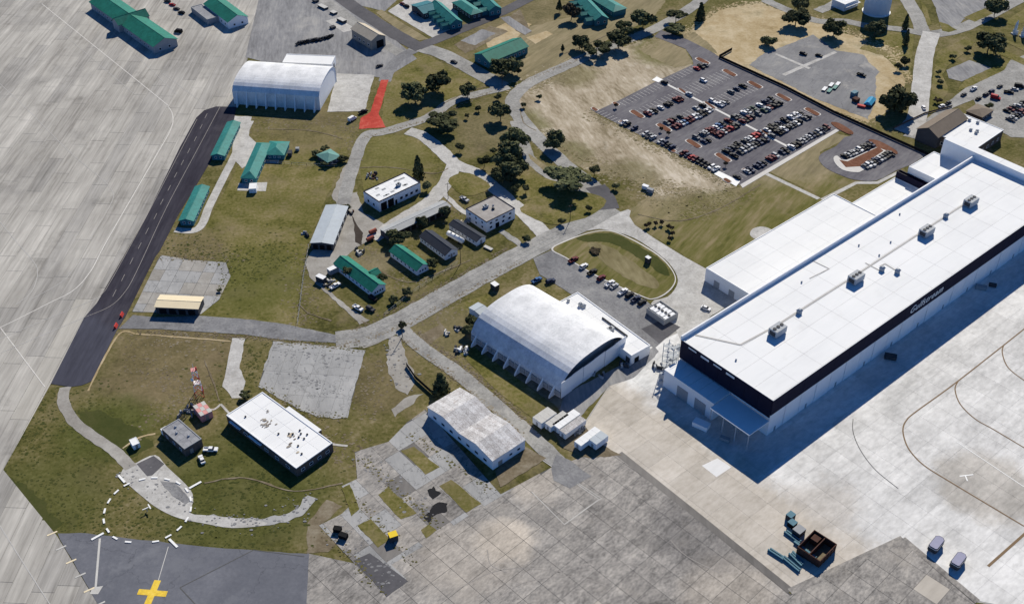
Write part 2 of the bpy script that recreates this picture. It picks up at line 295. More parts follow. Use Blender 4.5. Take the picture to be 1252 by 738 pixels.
M_weath = mat_noise('weathered_metal', [(.34,.32,.31),(.50,.485,.475),(.64,.635,.63)], big=.10, med=.5, fine=2.0, wts=(.28,.36,.36), lo=.40, hi=.60, coord='object', objr=.14, patch=(((.33,.27,.24),.35,.56,.70,.55),((.70,.69,.68),.2,.58,.7,.6)))
M_arch = mat_noise('stained_white_metal', [(.52,.53,.54),(.66,.665,.67),(.76,.765,.77)], big=.05, med=.22, fine=1.1, wts=(.3,.38,.32), lo=.39, hi=.61, coord='object', objr=.04, rough=.7, patch=(((.46,.465,.475),.07,.52,.68,.6),((.38,.37,.36),.5,.62,.74,.45)))
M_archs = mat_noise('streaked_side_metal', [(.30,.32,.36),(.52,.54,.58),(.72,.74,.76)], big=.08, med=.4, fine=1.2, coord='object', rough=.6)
M_band = plain('black_cladding', (.020,.018,.034), .5, .2)
M_black = plain('black', (.012,.012,.013), .7, .3)
M_green = plain('green_metal_roof', (.020,.17,.122), .45, .35, spec=.4)
M_teal = plain('teal_metal_roof', (.035,.20,.18), .45, .35, spec=.4)
M_tealp = plain('pale_teal_roof', (.13,.27,.24), .55, .2)
M_tealw = plain('teal_trim', (.05,.17,.20), .6, .2)
M_dgroof = plain('charcoal_shingle', (.045,.050,.062), .8, .2)
M_groof = mat_noise('grey_roll_roof', [(.17,.175,.19),(.25,.255,.27),(.34,.345,.36)], big=.2, med=.5, fine=2, coord='object')
M_gravroof = mat_noise('gravel_roof', [(.25,.23,.215),(.33,.31,.29),(.41,.39,.365)], big=.1, med=.4, fine=1.8, coord='object')
M_silver = plain('silver_metal_roof', (.40,.44,.47), .4, .12, spec=.5)
M_shedroof = plain('grey_shed_roof', (.36,.37,.37), .6, .18)
M_cream = plain('cream_roof', (.72,.62,.43), .7, .06)
M_tanroof = plain('tan_roof', (.46,.40,.31), .7, .15)
M_brown = plain('brown_roof', (.20,.165,.13), .8, .15)
M_tanwall = plain('tan_wall', (.30,.27,.23), .8, .12)
M_dwall = plain('dark_wall', (.07,.07,.075), .8, .2)
M_gwall = plain('grey_wall', (.30,.31,.32), .8, .12)
M_brick = plain('brown_brick', (.13,.10,.085), .85, .2)
M_glass = plain('window_glass', (.02,.025,.035), .15, .2, spec=.6)
M_steel = plain('galvanised_steel', (.38,.40,.42), .45, .15, metal=.3)
M_dsteel = plain('dark_steel', (.06,.062,.068), .5, .2)
M_bark = plain('bark', (.07,.055,.04), .9, .25)
M_rust = plain('rust_steel', (.085,.045,.035), .8, .3)
M_bluegr = plain('blue_grey_steel', (.10,.20,.25), .6, .2)
M_red = plain('red_paint', (.50,.06,.05), .6, .15)
M_pink = plain('faded_red_paint', (.62,.30,.28), .7, .2)
M_tarp = plain('blue_tarp', (.06,.30,.50), .5, .2)
M_rubber = plain('tyre_rubber', (.014,.014,.015), .85, .2)
M_tank = plain('tank_paint', (.66,.68,.70), .5, .08)

# ------------------------------------------------------------ ground and terrain
g_ = MB(); g_.face([(-4000,-2500,0),(4000,-2500,0),(4000,6000,0),(-4000,6000,0)])
struct(g_.build('ground', M_grass))
def field(name, pts, z, mat, amp=1.2, seed=0): return sheet(name, rough(pts, amp, 2.0, seed), z, mat)
field('lawn', [(-167.3,417.8),(-153.0,427.4),(-140.7,430.6),(-135.6,483.5),(-126.8,527.9),(-84.0,527.9),(-82.9,499.0),(-89.0,450.8),(-92.1,417.8),(-89.6,375.5),(-85.8,356.3),(-109.2,360.5),(-129.2,367.9),(-122.2,402.5),(-154.8,411.6)], .02, M_lawn, .8, 1)
field('lawn', [(-75.1,483.5),(-74.2,515.3),(-44.7,515.3),(-32.3,501.4),(-28.4,487.3),(-37.5,460.7),(-43.6,463.5),(-52.6,479.7),(-61.9,470.8),(-71.0,463.5)], .021, M_lawn, .6, 2)
field('lawn', [(-70.3,578.1),(-57.6,613.6),(-16.3,573.3),(-29.2,552.7),(-45.8,534.8),(-68.2,519.4)], .022, M_lawn, .8, 3)
field('dry_field', [(2.7,561.9),(29.5,585.0),(56.6,611.5),(84.4,628.7),(101.7,611.5),(103.2,593.0),(43.8,536.6),(105.7,469.3),(95.5,455.7),(68.3,463.5),(46.8,482.7),(26.5,501.4),(11.0,521.1),(2.6,543.6)], .03, M_dry, 1.4, 4)
field('grass_verge', [(84.6,630.9),(100.9,612.6),(103.0,595.0),(92.1,588.9),(81.7,601.1),(73.4,613.6)], .045, M_mown, 1.2, 5)
field('grass_verge', [(3.5,541.9),(12.3,519.4),(30.4,495.1),(46.5,478.2),(41.6,476.7),(22.1,495.1),(9.3,519.4)], .046, M_mown, 1.2, 6)
field('mown_field', [(53.1,445.3),(68.0,460.7),(95.6,456.4),(110.0,466.4),(124.0,479.0),(135.1,467.9),(146.2,455.0),(149.4,453.6),(89.7,403.1),(84.3,400.7),(56.1,434.6)], .032, M_mown, 1.0, 7)
field('mown_field', [(125.4,480.5),(166.4,516.9),(174.1,513.6),(155.3,498.2),(153.2,486.6),(161.0,474.5),(166.6,470.8),(149.2,456.4)], .033, M_mown, .5, 8)
field('sandy_ground', [(105.5,635.4),(128.7,667.7),(155.7,677.4),(170.9,660.6),(188.0,651.2),(197.4,635.4),(209.4,624.4),(220.5,611.5),(218.8,573.3),(206.9,545.4),(186.0,527.9),(164.3,547.2),(133.4,587.0),(119.5,603.2),(112.7,615.8)], .03, M_sand, 1.5, 9)
field('grass_verge', [(99.2,639.8),(109.4,635.4),(117.5,615.8),(118.2,607.3),(112.4,613.6),(102.5,626.5)], .05, M_mown, 1.0, 10)
field('grass_verge', [(202.0,613.6),(219.4,635.4),(240.4,635.4),(221.1,575.2),(218.2,585.0),(214.2,605.2)], .052, M_lawn, 1.0, 11)
field('sandy_ground', [(-17.5,633.1),(-4.0,648.9),(5.0,651.2),(11.9,646.6),(-5.2,613.6),(-14.3,615.8)], .03, M_sand, .8, 12)
field('bare_patch', [(8.7,628.7),(20.6,637.6),(24.4,633.1),(13.9,620.0)], .055, M_sand, .5, 13)
field('grass_field', [(-2.9,635.4),(37.1,658.2),(86.8,707.7),(107.9,707.7),(87.2,658.2),(55.0,624.4),(29.8,595.0),(6.4,575.2),(-7.2,569.4),(-11.9,581.0),(6.6,603.2)], .025, M_mown, 1.2, 14)
field('dirt_ground', [(-69.2,256.6),(-64.0,267.6),(-58.0,264.6),(-64.7,255.9),(-57.0,251.3),(-61.0,244.4),(-67.7,244.1)], .06, M_dirt, .8, 15)
field('dirt_ground', [(-42.2,360.5),(-22.7,375.5),(-9.0,383.3),(-17.1,360.5),(-21.5,345.2),(-33.1,347.7)], .04, M_lawn, .8, 16)
field('dirt_ground', [(-37.8,355.3),(-28.9,363.1),(-26.0,358.4),(-34.2,349.2)], .05, M_dirt, .8, 17)
field('gravel_patch', [(-50.1,354.8),(-45.1,354.8),(-42.7,344.2),(-37.1,329.2),(-39.3,320.0),(-43.3,322.3),(-48.5,332.5)], .045, M_gravel, 1.3, 18)
field('gravel_patch', [(-45.6,312.3),(-39.3,319.5),(-34.4,321.3),(-37.5,315.9),(-44.0,307.9)], .046, M_gravel, 1.0, 19)
field('grass_field', [(-161.9,223.9),(-176.7,236.1),(-180.9,279.8),(-180.2,283.0),(-176.2,324.1),(-162.5,326.9),(-159.1,359.4),(-140.5,358.4),(-113.7,354.3),(-111.7,325.9),(-101.2,316.8),(-88.1,312.3),(-72.3,287.0),(-60.5,287.0),(-53.4,275.2),(-60.2,271.4),(-68.7,256.6),(-67.7,244.1),(-152.6,252.4)], .022, M_grass, .6, 20)
field('green_patch', [(-155.8,312.3),(-141.3,303.6),(-130.2,293.1),(-136.9,287.0),(-146.3,291.1),(-154.8,300.2),(-163.8,310.1)], .05, M_dark, 1.8, 21)
field('green_patch', [(-178.3,279.1),(-167.1,271.4),(-152.5,256.6),(-154.1,253.8),(-167.4,263.9)], .051, M_dark, 1.8, 22)
# ---- left airfield apron
APR = [(-453.3,793.2),(-159.2,793.2),(-152.9,613.6),(-146.5,543.6),(-159.4,544.5),(-166.1,531.3),(-169.9,439.9),(-178.1,326.4),(-180.8,281.4),(-152.3,251.3),(-130.0,222.6),(-115.6,205.3),(-205.0,205.3),(-296.7,360.5)]
ap = sheet('airfield_apron', APR, .03, M_joint)
LITE = [(-216.3,379.4),(-212.5,495.1),(-201.3,487.3),(-206.9,352.7)]
LITE2 = [(-180.5,281.4),(-177.1,325.9),(-177.7,365.8),(-175.3,381.0),(-179.8,382.2),(-183.6,368.4),(-185.7,333.0),(-187.6,285.0)]
def pickA(c, r):
    if inside(c, LITE2): return M_concl
    q = -c[0]*math.sin(LANE)+c[1]*math.cos(LANE); al = c[0]*math.cos(LANE)+c[1]*math.sin(LANE); lane = math.floor(q/7.4)
    t = noise.noise(Vector((lane*3.7, al*.008, 4)))*1.5 + r.uniform(-.12,.12)
    return M_concl if t > .8 else (M_concm if t < -.2 else M_conc)
VIEWA = [(-347.0,707.7),(-156.6,707.7),(-153.5,611.5),(-146.7,544.5),(-159.4,544.5),(-166.1,531.3),(-169.9,439.9),(-178.1,326.4),(-180.8,281.4),(-152.3,251.3),(-130.0,222.6),(-135.7,214.1),(-168.6,214.1)]
nA = slabs(ap, VIEWA, LANE, 33.0, 7.4, .075, pickA, gap=.15, stagger=.5, seed=3, th=.025)
# ---- grey hardstand by the barn
sheet('hardstand', [(-165.7,763.0),(-125.5,721.0),(-54.5,601.1),(-71.1,577.1),(-82.5,581.0),(-97.1,573.3),(-153.4,603.2)], .10, M_hard)
sheet('hardstand', rough([(-98.3,583.0),(-77.0,581.0),(-78.4,540.1),(-98.3,539.2)], .5), .105, M_path)
sheet('hardstand', rough([(-101.9,721.0),(-56.9,721.0),(-78.8,665.3),(-105.8,679.8)], .5), .04, M_hard)
# ---- right aprons
RAP = [(28.3,287.8),(23.8,299.4),(37.6,325.9),(48.4,342.2),(57.4,351.2),(70.0,360.5),(90.2,350.2),(257.2,444.0),(333.5,444.0),(216.9,205.3),(161.1,221.7),(146.1,224.8),(130.5,250.6),(88.6,228.9),(39.6,289.8)]
ra = sheet('hangar_apron', RAP, .03, M_joint2)
def pickR(c, r):
    return M_beige
nR = slabs(ra, [(29.2,288.6),(24.7,299.4),(37.5,325.0),(48.2,340.2),(57.3,350.2),(69.8,358.4),(89.4,345.2),(250.9,437.2),(169.2,217.1),(161.1,221.7),(146.3,225.5),(130.5,250.6),(88.7,229.6),(39.6,289.4)], HANG, 9.6, 9.6, .075, pickR, gap=.05, seed=5, th=.02)
# ---- old apron, bottom centre
OLD = [(-63.0,205.3),(-67.5,244.1),(-49.7,239.4),(-39.8,242.7),(-28.8,248.2),(-15.6,260.2),(-4.0,269.8),(13.4,282.2),(27.7,288.6),(38.6,288.6),(88.9,227.7),(130.2,249.6),(146.4,224.2),(162.7,199.7)]
oa = sheet('old_apron', OLD, .04, M_jointd)
nO = slabs(oa, [(-64.2,217.1),(-67.5,244.1),(-49.7,239.4),(-39.8,242.7),(-28.8,248.2),(-15.6,260.2),(-4.0,269.8),(13.4,282.2),(27.7,288.6),(38.6,288.2),(88.5,227.0),(130.1,249.2),(146.3,223.9),(150.1,217.1)], HANG+.06, 8.4, 8.4, .085, lambda c, r: M_old if r.random() > .03 else M_brownc, gap=.12, seed=8, th=.02)
ribbon('asphalt_strip', [(38.7,289.4),(62.6,261.0),(88.9,228.9)], 2.8, .115, M_concd, sm=False, amp=.5)
ribbon('drain_strip', [(88.8,228.6),(130.6,250.3)], 2.6, .116, M_old, sm=False, amp=.2)
ribbon('drain_strip', [(130.6,250.3),(147.4,224.8)], 2.2, .117, M_old, sm=False, amp=.2)
ribbon('drain_grate', [(155.3,238.7),(175.6,255.2)], .9, .12, M_brline, sm=False)
# blue-grey pad with the yellow cross
bp_ = sheet('asphalt_pad', rough([(-152.6,252.4),(-145.0,252.7),(-102.0,246.8),(-66.9,243.7),(-63.0,205.3),(-115.6,205.3),(-130.0,222.6)], .3, 3), .10, M_bluepad)

sheet('forecourt', rough([(16.1,315.9),(20.0,320.4),(48.3,341.2),(57.1,348.2),(58.7,345.2),(47.3,329.7),(37.5,325.0),(24.4,307.1),(19.5,307.1)], .5, 2), .105, M_hard)
sheet('bare_verge', rough([(-16.8,350.2),(-11.9,354.3),(19.9,318.6),(17.9,312.3)], .5, 2), .108, M_dirt)
for pts in ([(-17.3,229.6),(-6.9,236.1),(3.7,238.0),(17.0,236.1)], [(-6.7,223.9),(3.7,232.1),(19.6,234.7),(29.9,230.9)], [(3.9,256.6),(8.1,263.9),(18.1,266.9)], [(14.3,236.1),(25.1,239.4),(38.5,239.4),(46.2,236.1)], [(-1.6,236.1),(-6.9,239.4),(-8.1,245.4)], [(67.4,236.1),(57.6,242.7),(52.9,249.6)]): ribbon('tyre_track', pts, .3, .112, M_track, oa, True, 8)

# ragged ground cover along the edges of fields and pavements: uncountable, one object per kind
def fringe(name, edges, mat, z, n, spread, rmin, rmax, seed):
    r = random.Random(seed); m = MB(); segs = []
    for e in edges:
        for a, b in zip(e[:-1], e[1:]): segs.append((Vector(a), Vector(b)))
    tot = sum((b-a).length for a, b in segs)
    for i in range(n):
        q = r.uniform(0, tot)
        for a, b in segs:
            L = (b-a).length
            if q <= L: p = a+(b-a)*(q/L); break
            q -= L
        p = p+Vector((r.gauss(0,spread), r.gauss(0,spread))); rad = r.uniform(rmin,rmax)*(.5+r.random()); k = 6; ph = r.uniform(0,6)
        m.face([(p.x+rad*(1+.5*noise.noise(Vector((j*.9,i*3.3,seed))))*math.cos(ph+6.283*j/k)*1.4, p.y+rad*(1+.5*noise.noise(Vector((j*.9,i*3.3,seed+5))))*math.sin(ph+6.283*j/k), z+.0003*(i%12)) for j in range(k)])
    o = m.build(name, mat); o['kind'] = 'stuff'; return o
fringe('dry_grass_fringe', [[(2.7,561.9),(29.5,585.0),(56.6,611.5),(84.4,628.7)], [(105.7,469.3),(95.5,455.7),(68.3,463.5),(46.8,482.7),(26.5,501.4),(11.0,521.1),(3.5,541.9)], [(68.3,463.5),(77.8,444.0),(93.6,447.4),(107.5,463.5)]], M_dry, .06, 5000, 4.5, .12, .55, 1)
fringe('lawn_fringe', [[(46.8,482.7),(68.7,467.9),(91.3,459.2)], [(11.0,521.1),(26.5,501.4),(46.8,482.7)], [(43.8,536.6),(72.5,506.2),(104.7,470.8)], [(6.3,561.9),(34.1,585.0)]], M_mown, .075, 4000, 3.0, .12, .5, 2)
fringe('sand_fringe', [[(105.5,635.4),(128.7,667.7),(155.7,677.4),(170.9,660.6),(188.0,651.2),(209.4,624.4),(220.5,611.5),(218.8,573.3)], [(134.2,588.9),(150.5,567.5),(164.7,549.0),(186.0,527.9)]], M_sand, .055, 3000, 3.0, .12, .5, 3)
fringe('bare_soil', [[(-158.0,355.3),(-113.9,350.2)], [(-150.8,340.2),(-120.8,321.3),(-135.2,303.6)], [(-154.5,417.8),(-133.0,411.6),(-122.8,405.5)], [(-139.7,527.9),(-83.8,526.2),(-82.4,495.1)], [(-90.3,417.8),(-85.7,360.5)], [(-70.6,405.5),(-57.2,417.8),(-37.8,399.5),(-51.1,387.8)], [(-42.2,360.5),(-22.7,376.6)], [(-21.5,345.2),(4.3,312.3)], [(-88.1,312.3),(-60.5,287.0),(-58.5,295.2)], [(-55.3,340.2),(-54.2,312.3)], [(-33.1,450.8),(-24.9,437.2)]], M_dirt, .058, 3500, 4.5, .1, .4, 4)
fringe('verge_soil', [[(-68.2,348.2),(-42.3,362.6),(-22.9,381.0),(5.1,406.7)], [(-65.4,358.4),(-36.8,382.2),(-2.2,415.3)], [(-45.1,354.3),(-20.9,328.3),(4.2,297.3)], [(-39.4,358.4),(-14.7,331.6),(10.2,300.2)], [(-151.9,357.4),(-108.0,354.3),(-67.6,348.2)], [(6.4,573.3),(34.6,597.0),(80.7,642.1)], [(-78.0,511.1),(-45.5,529.6),(-11.6,561.9)]], M_dirt, .1385, 3000, .8, .08, .3, 5)
fringe('green_tufts', [[(-169.9,271.4),(-140.1,256.6),(-106.1,253.1),(-78.1,249.6)], [(-110.5,287.0),(-92.9,271.4),(-70.1,271.4)], [(-179.6,283.0),(-177.2,321.3)], [(-165.1,312.3),(-143.2,299.4)], [(-100.7,350.2),(-102.0,321.3)], [(-156.3,417.8),(-116.3,399.5),(-97.6,417.8)]], M_dark, .059, 4000, 9.0, .1, .4, 6)

for pts in ([(-75.1,483.5),(-58.9,483.5),(-38.5,478.2),(-31.5,482.7)], [(-58.5,399.5),(-44.3,390.7),(-28.9,399.5),(-18.4,406.7)], [(-108.0,275.2),(-94.1,277.5),(-75.8,271.4),(-59.2,275.2)], [(23.5,417.8),(34.6,420.3),(48.3,406.7),(61.2,390.7)], [(58.6,442.6),(77.1,437.2),(97.4,447.4),(120.2,468.6)], [(12.3,519.4),(6.0,527.9),(4.4,543.6)], [(-125.7,521.1),(-104.2,519.4),(-86.3,511.1)], [(-89.6,375.5),(-83.6,369.0),(-74.5,364.7)], [(-45.9,536.6),(-29.3,556.3),(-11.7,569.4)], [(30.3,607.3),(55.4,630.9),(82.4,660.6)], [(-121.7,340.2),(-114.9,325.9),(-111.2,316.8)]):
    ribbon('worn_track', pts, .55, .2486 if pts[0][1] < -1 else .1435, M_dirt, None, True, 8, .5)

fringe('pad_weeds', [[(-97.7,325.0),(-87.4,317.7),(-80.3,311.9),(-70.5,307.5),(-61.4,307.5)], [(-54.7,287.0),(-35.7,267.6),(-23.6,253.1)], [(-58.7,271.4),(-39.8,249.6),(-31.0,239.4)], [(-64.6,255.2),(-40.7,227.7)], [(-37.9,299.4),(-7.4,271.4)], [(-95.9,351.2),(-58.8,346.2)], [(-154.3,409.1),(-125.8,404.3),(-123.6,378.8)]], M_grass, .172, 900, 1.2, .08, .32, 7)
fringe('broken_pavement', [[(-93.3,345.2),(-63.4,340.2)], [(-87.8,330.6),(-62.9,321.3)], [(-54.7,287.0),(-29.6,260.2)], [(-62.6,256.6),(-38.5,232.8)], [(-138.3,281.0),(-111.2,263.9)], [(-48.1,350.2),(-39.8,325.9)], [(-104.4,258.1),(-79.3,257.3),(-70.9,266.9)]], M_roadd, .171, 500, 2.5, .1, .4, 8)

# ------------------------------------------------------------ taxiway, roads, car parks, markings
TAX = [(-166.5,533.1),(-163.9,541.0),(-158.6,545.0),(-147.5,544.5),(-146.0,529.6),(-149.3,495.1),(-151.9,470.8),(-155.2,441.9),(-156.9,414.1),(-157.9,409.1),(-159.3,381.0),(-160.0,367.9),(-161.2,358.4),(-162.8,327.8),(-165.9,325.5),(-170.0,324.6),(-178.1,326.4),(-177.0,366.8),(-174.4,376.6),(-169.8,439.2),(-168.3,503.0)]
tx = sheet('taxiway', TAX, .12, M_asph)
def line(pts, wd=.35, z=.15, m=None, parent=None, sm=True): return ribbon('painted_line', pts, wd, z, m or M_tape, parent, sm)
line([(-165.7,531.3),(-167.1,501.4),(-169.8,439.2),(-172.4,396.0),(-173.3,385.0),(-174.4,381.6)], .22, .145, M_track, tx, False)
line([(-156.3,544.5),(-158.8,503.0),(-162.2,447.4),(-163.4,398.3),(-164.8,383.3),(-168.5,373.9),(-177.0,366.8)], .22, .145, M_track, tx)
for c in [(-161.7,534.8),(-161.9,523.6),(-162.2,511.1),(-163.0,499.4),(-163.7,488.1),(-164.4,476.7),(-164.8,465.0),(-165.5,452.9),(-165.6,440.9),(-166.5,429.0),(-166.9,417.5),(-167.6,406.1),(-168.1,393.8),(-168.9,383.1)]:
    dx, dy = math.cos(LANE)*2.4, math.sin(LANE)*2.4
    ribbon('painted_dash', [(c[0]-dx,c[1]-dy),(c[0]+dx,c[1]+dy)], .22, .146, M_track, tx, False)
for pts, wd in (([(-294.0,676.2),(-194.6,558.2),(-183.9,544.5),(-178.8,533.1),(-177.1,519.4),(-178.4,493.5),(-181.4,444.0),(-182.9,415.6),(-183.5,398.3),(-186.9,385.0),(-194.8,376.0),(-205.1,364.7),(-212.1,357.9)], .5), ([(-287.1,575.2),(-258.5,541.9),(-228.1,504.6),(-211.4,485.8),(-198.7,472.3),(-191.0,461.4),(-189.2,452.2),(-190.4,425.5),(-191.4,400.1),(-194.5,389.6),(-203.5,378.3)], .3),
    ([(-239.0,439.9),(-223.0,420.3),(-210.6,405.5),(-206.1,397.1),(-204.4,383.9),(-208.0,375.5)], .35), ([(-211.4,362.6),(-179.8,324.6)], .45), ([(-174.1,380.5),(-208.4,352.2)], .35), ([(-177.0,366.8),(-205.2,343.2)], .35), ([(-275.6,643.2),(-205.3,558.2)], .25), ([(-244.0,643.2),(-182.6,558.2)], .25), ([(-196.1,583.0),(-164.1,546.3)], .25),
    ([(-222.8,635.4),(-227.6,599.1)], .25), ([(-173.1,255.9),(-159.3,239.4),(-145.6,223.3)], .4)):
    line(pts, wd*.8, .13, M_ltape if wd > .42 else M_walk, ap, len(pts) > 2)
line([(213.1,362.6),(172.8,328.0),(151.8,311.0),(146.8,306.2),(144.3,301.5),(143.5,295.2),(144.2,289.8),(147.1,283.4),(153.6,276.0),(172.9,255.6)], .5, .13, M_brline, ra)
line([(172.8,328.0),(170.1,323.2),(169.6,315.0),(172.7,307.1),(177.8,301.5),(186.4,291.5)], .45, .131, M_brline, ra)
line([(197.5,349.2),(195.3,344.2),(194.8,335.4),(199.2,326.9)], .45, .131, M_brline, ra)
line([(127.2,307.1),(125.6,300.2),(126.1,291.1),(129.1,281.4),(134.9,272.5)], .25, .131, M_jointd, ra)
line([(158.1,278.3),(163.2,279.1)], .5, .131, M_white, ra, False); line([(160.2,278.7),(160.2,276.0)], .5, .132, M_white, ra, False)
line([(162.3,295.2),(179.1,273.3)], .3, .13, M_white, ra, False)
sheet('new_slab', [(67.7,283.4),(73.8,287.0),(78.1,282.6),(72.2,277.9)], .1, M_pale, ra)
line([(6.8,271.0),(17.7,256.3),(30.0,267.6),(10.0,287.0)], .3, .125, M_faded, oa, False); line([(17.7,256.3),(30.9,268.0),(18.0,279.8)], .3, .126, M_faded, oa, False)
line([(-137.7,250.3),(-133.4,230.2)], .7, .13, M_faded, bp_, False)
sheet('painted_pad', [(-134.5,230.2),(-131.2,230.9),(-131.9,227.7),(-134.5,227.7)], .128, M_faded, bp_)
line([(-106.4,230.2),(-85.5,245.4),(-68.3,242.7)], .35, .128, M_jointd, bp_, False); line([(-106.4,230.2),(-98.0,221.7)], .35, .129, M_jointd, bp_, False)
line([(-114.0,246.8),(-114.0,232.1)], .25, .128, M_faded, bp_, False)
yx = MB()
for a, b in (((-114.2,233.1), (-115.3,222.6)), ((-119.4,228.6), (-110.0,227.7))):
    L_, R_ = strip_pts([a,b], 2.2); z_ = .14+.004*len(yx.f); yx.face([(*R_[0],z_),(*R_[1],z_),(*L_[1],z_),(*L_[0],z_)])
yx.build('painted_cross', M_yel, bp_)
for i, c in enumerate([(-154.3,252.4),(-149.4,246.3),(-144.4,240.7),(-139.7,235.1),(-135.2,229.3),(-130.3,223.9)]):
    d = Vector((.83,.55))*1.7
    ribbon('edge_mark', [(c[0]-d.x,c[1]-d.y),(c[0]+d.x,c[1]+d.y)], .6, .15, M_faded if i%2 else M_cream, bp_, False)
# roads
def road(name, pts, wd, z, mat, amp=.55): return ribbon(name, pts, wd, z, mat, None, True, 8, amp)
sheet('road', rough([(-157.1,368.4),(-147.6,366.8),(-129.2,367.9),(-106.7,365.2),(-94.4,362.6),(-69.0,354.8),(-62.2,359.4),(-58.4,355.3),(-64.5,350.2),(-94.5,352.7),(-108.3,355.8),(-125.3,357.4),(-145.8,359.4),(-160.8,359.4)], .4, 3, 2), .125, M_roadd)
rd = road('road', [(-71.3,352.2),(-58.4,355.3),(-42.7,367.4),(-23.1,386.1),(-2.2,405.5),(16.2,421.6),(31.6,434.6),(46.9,448.8)], 11.5, .13, M_road)
for o_ in (-2.6, 0.3, 2.9):
    lp = smooth([(-71.3,352.2),(-58.4,355.3),(-42.7,367.4),(-23.1,386.1),(-2.2,405.5),(16.2,421.6),(29.7,433.3)], False, 6); L_, R_ = strip_pts(lp, 2*abs(o_)); ribbon('road_seam', L_ if o_ > 0 else R_, .22, .137, M_roadd, rd, False)
sheet('road_shoulder', rough([(-68.3,354.3),(-59.4,348.2),(-42.3,362.0),(-43.7,358.4),(-54.6,350.2),(-59.3,347.2),(-66.0,349.2)], .5, 3), .127, M_gravel)
sheet('road', smooth([(33.6,430.0),(54.4,446.7),(56.4,433.9),(84.3,400.7),(90.6,404.3),(94.2,399.5),(99.4,383.3),(82.7,367.9),(69.5,353.2),(66.3,360.5),(58.4,376.0),(65.8,380.5),(70.4,387.8),(71.5,394.8),(69.0,404.3),(63.4,413.5),(55.2,423.5),(46.3,428.7),(40.0,430.6)], True, 3), .128, M_path)
sheet('road', rough([(9.4,407.9),(18.3,414.7),(56.5,377.7),(69.1,361.5),(57.0,347.2),(47.9,356.3),(22.3,385.6),(12.1,396.0)], .3, 3), .126, M_roadd)
sheet('road', [(52.8,359.4),(62.8,365.8),(69.0,360.5),(59.2,350.2)], .135, M_roadn)
road('road', [(134.4,707.7),(114.4,674.9),(85.4,639.8),(56.9,616.8),(29.7,591.0),(10.9,573.3),(1.3,556.3),(1.7,541.0),(12.2,514.4),(26.7,485.8),(39.4,466.4),(45.4,449.4)], 8.0, .132, M_road)
road('road', [(45.6,446.7),(43.6,457.8),(40.2,466.4)], 10.0, .136, M_roadn)
road('road', [(1.7,529.6),(6.2,504.6),(9.8,489.6),(16.8,478.2),(25.3,468.6),(34.9,463.5),(43.8,460.7)], 6.0, .131, M_road)
road('road', [(-79.4,450.8),(-79.1,476.0),(-75.6,512.8),(-66.0,518.6),(-44.4,533.1),(-30.5,551.7),(-1.8,567.5)], 6.5, .129, M_road)
road('road', [(-54.2,519.4),(-46.3,514.4),(-38.1,503.0),(-28.4,487.3),(-17.6,478.2),(-7.9,464.3),(3.4,446.7),(12.0,431.9),(16.9,420.3)], 7.5, .1285, M_path)
road('road', [(-28.4,487.3),(-30.7,475.2),(-33.1,466.4),(-38.7,453.6),(-45.1,445.3),(-52.1,437.2),(-63.2,422.9)], 7.5, .1275, M_path)
road('footpath', [(-33.7,462.1),(-25.3,448.1),(-20.6,442.6)], 2.6, .1265, M_path)
road('footpath', [(-5.2,429.3),(0.7,422.3),(5.1,416.6)], 3.0, .1262, M_road)
sheet('gravel_yard', rough([(-81.0,457.8),(-74.4,462.1),(-69.4,444.0),(-58.7,434.6),(-60.8,424.2),(-68.3,417.8),(-74.5,408.5),(-80.2,396.0),(-82.1,389.0),(-66.9,372.2),(-58.7,364.7),(-62.5,362.6),(-78.4,382.2),(-87.8,394.8),(-90.6,404.3),(-89.1,414.7),(-79.8,416.6),(-77.5,447.4)], .9, 2, 6), .115, M_gravel)
sheet('gravel_yard', rough([(-83.5,479.7),(-78.4,507.1),(-79.1,476.0),(-78.2,454.3),(-82.5,450.8),(-86.0,457.8)], 1.0, 2, 7), .112, M_gravel)
sheet('planted_bed', rough([(-75.7,445.3),(-71.4,433.9),(-67.8,427.4),(-67.5,417.8),(-70.7,420.3),(-72.6,433.9)], .4, 1.5, 8), .12, M_soil)
road('road', [(-129.3,721.0),(-106.1,682.3),(-71.3,635.4),(-52.4,613.6)], 10.0, .133, M_roadn)
road('road', [(-55.4,615.8),(-32.3,637.6),(-3.0,667.7),(28.6,707.7)], 8.0, .134, M_roadn)
road('road', [(-57.9,617.9),(-43.1,609.4),(-30.8,597.0),(-11.8,575.2),(-6.3,567.5)], 11.0, .1305, M_road)
road('road', [(-56.2,613.6),(-64.8,601.1),(-69.2,587.0),(-70.8,573.3)], 7.0, .1295, M_roadd)
road('road', [(-142.7,721.0),(-103.5,660.6),(-80.3,626.5),(-64.3,607.3)], 7.5, .1255, M_road)
sheet('car_park', rough([(-76.8,665.3),(-68.8,679.8),(-50.8,707.7),(-34.9,707.7),(-33.1,658.2),(-31.6,644.4),(-46.5,627.6)], .4, 3), .11, M_path)
sheet('grass_strip', rough([(-83.7,662.9),(-81.1,667.7),(-49.3,626.5),(-55.0,624.4),(-66.4,635.4)], .4, 2), .12, M_mown)
for pts in ([(-5.5,652.4),(5.1,667.7),(11.7,635.4),(6.8,630.9)], [(-34.0,619.0),(-12.8,644.4),(-2.0,637.6),(-26.5,607.3)]): sheet('bare_pad', rough(pts, .8, 2), .07, M_dirt)
sheet('old_slab', rough([(-30.4,624.4),(-17.7,639.8),(-9.8,634.2),(-22.0,617.9)], .8, 2), .09, M_hard); sheet('old_slab', rough([(-7.0,655.9),(-2.0,658.2),(11.8,637.6),(7.8,632.0),(0.0,642.1)], .3, 2), .091, M_hard)
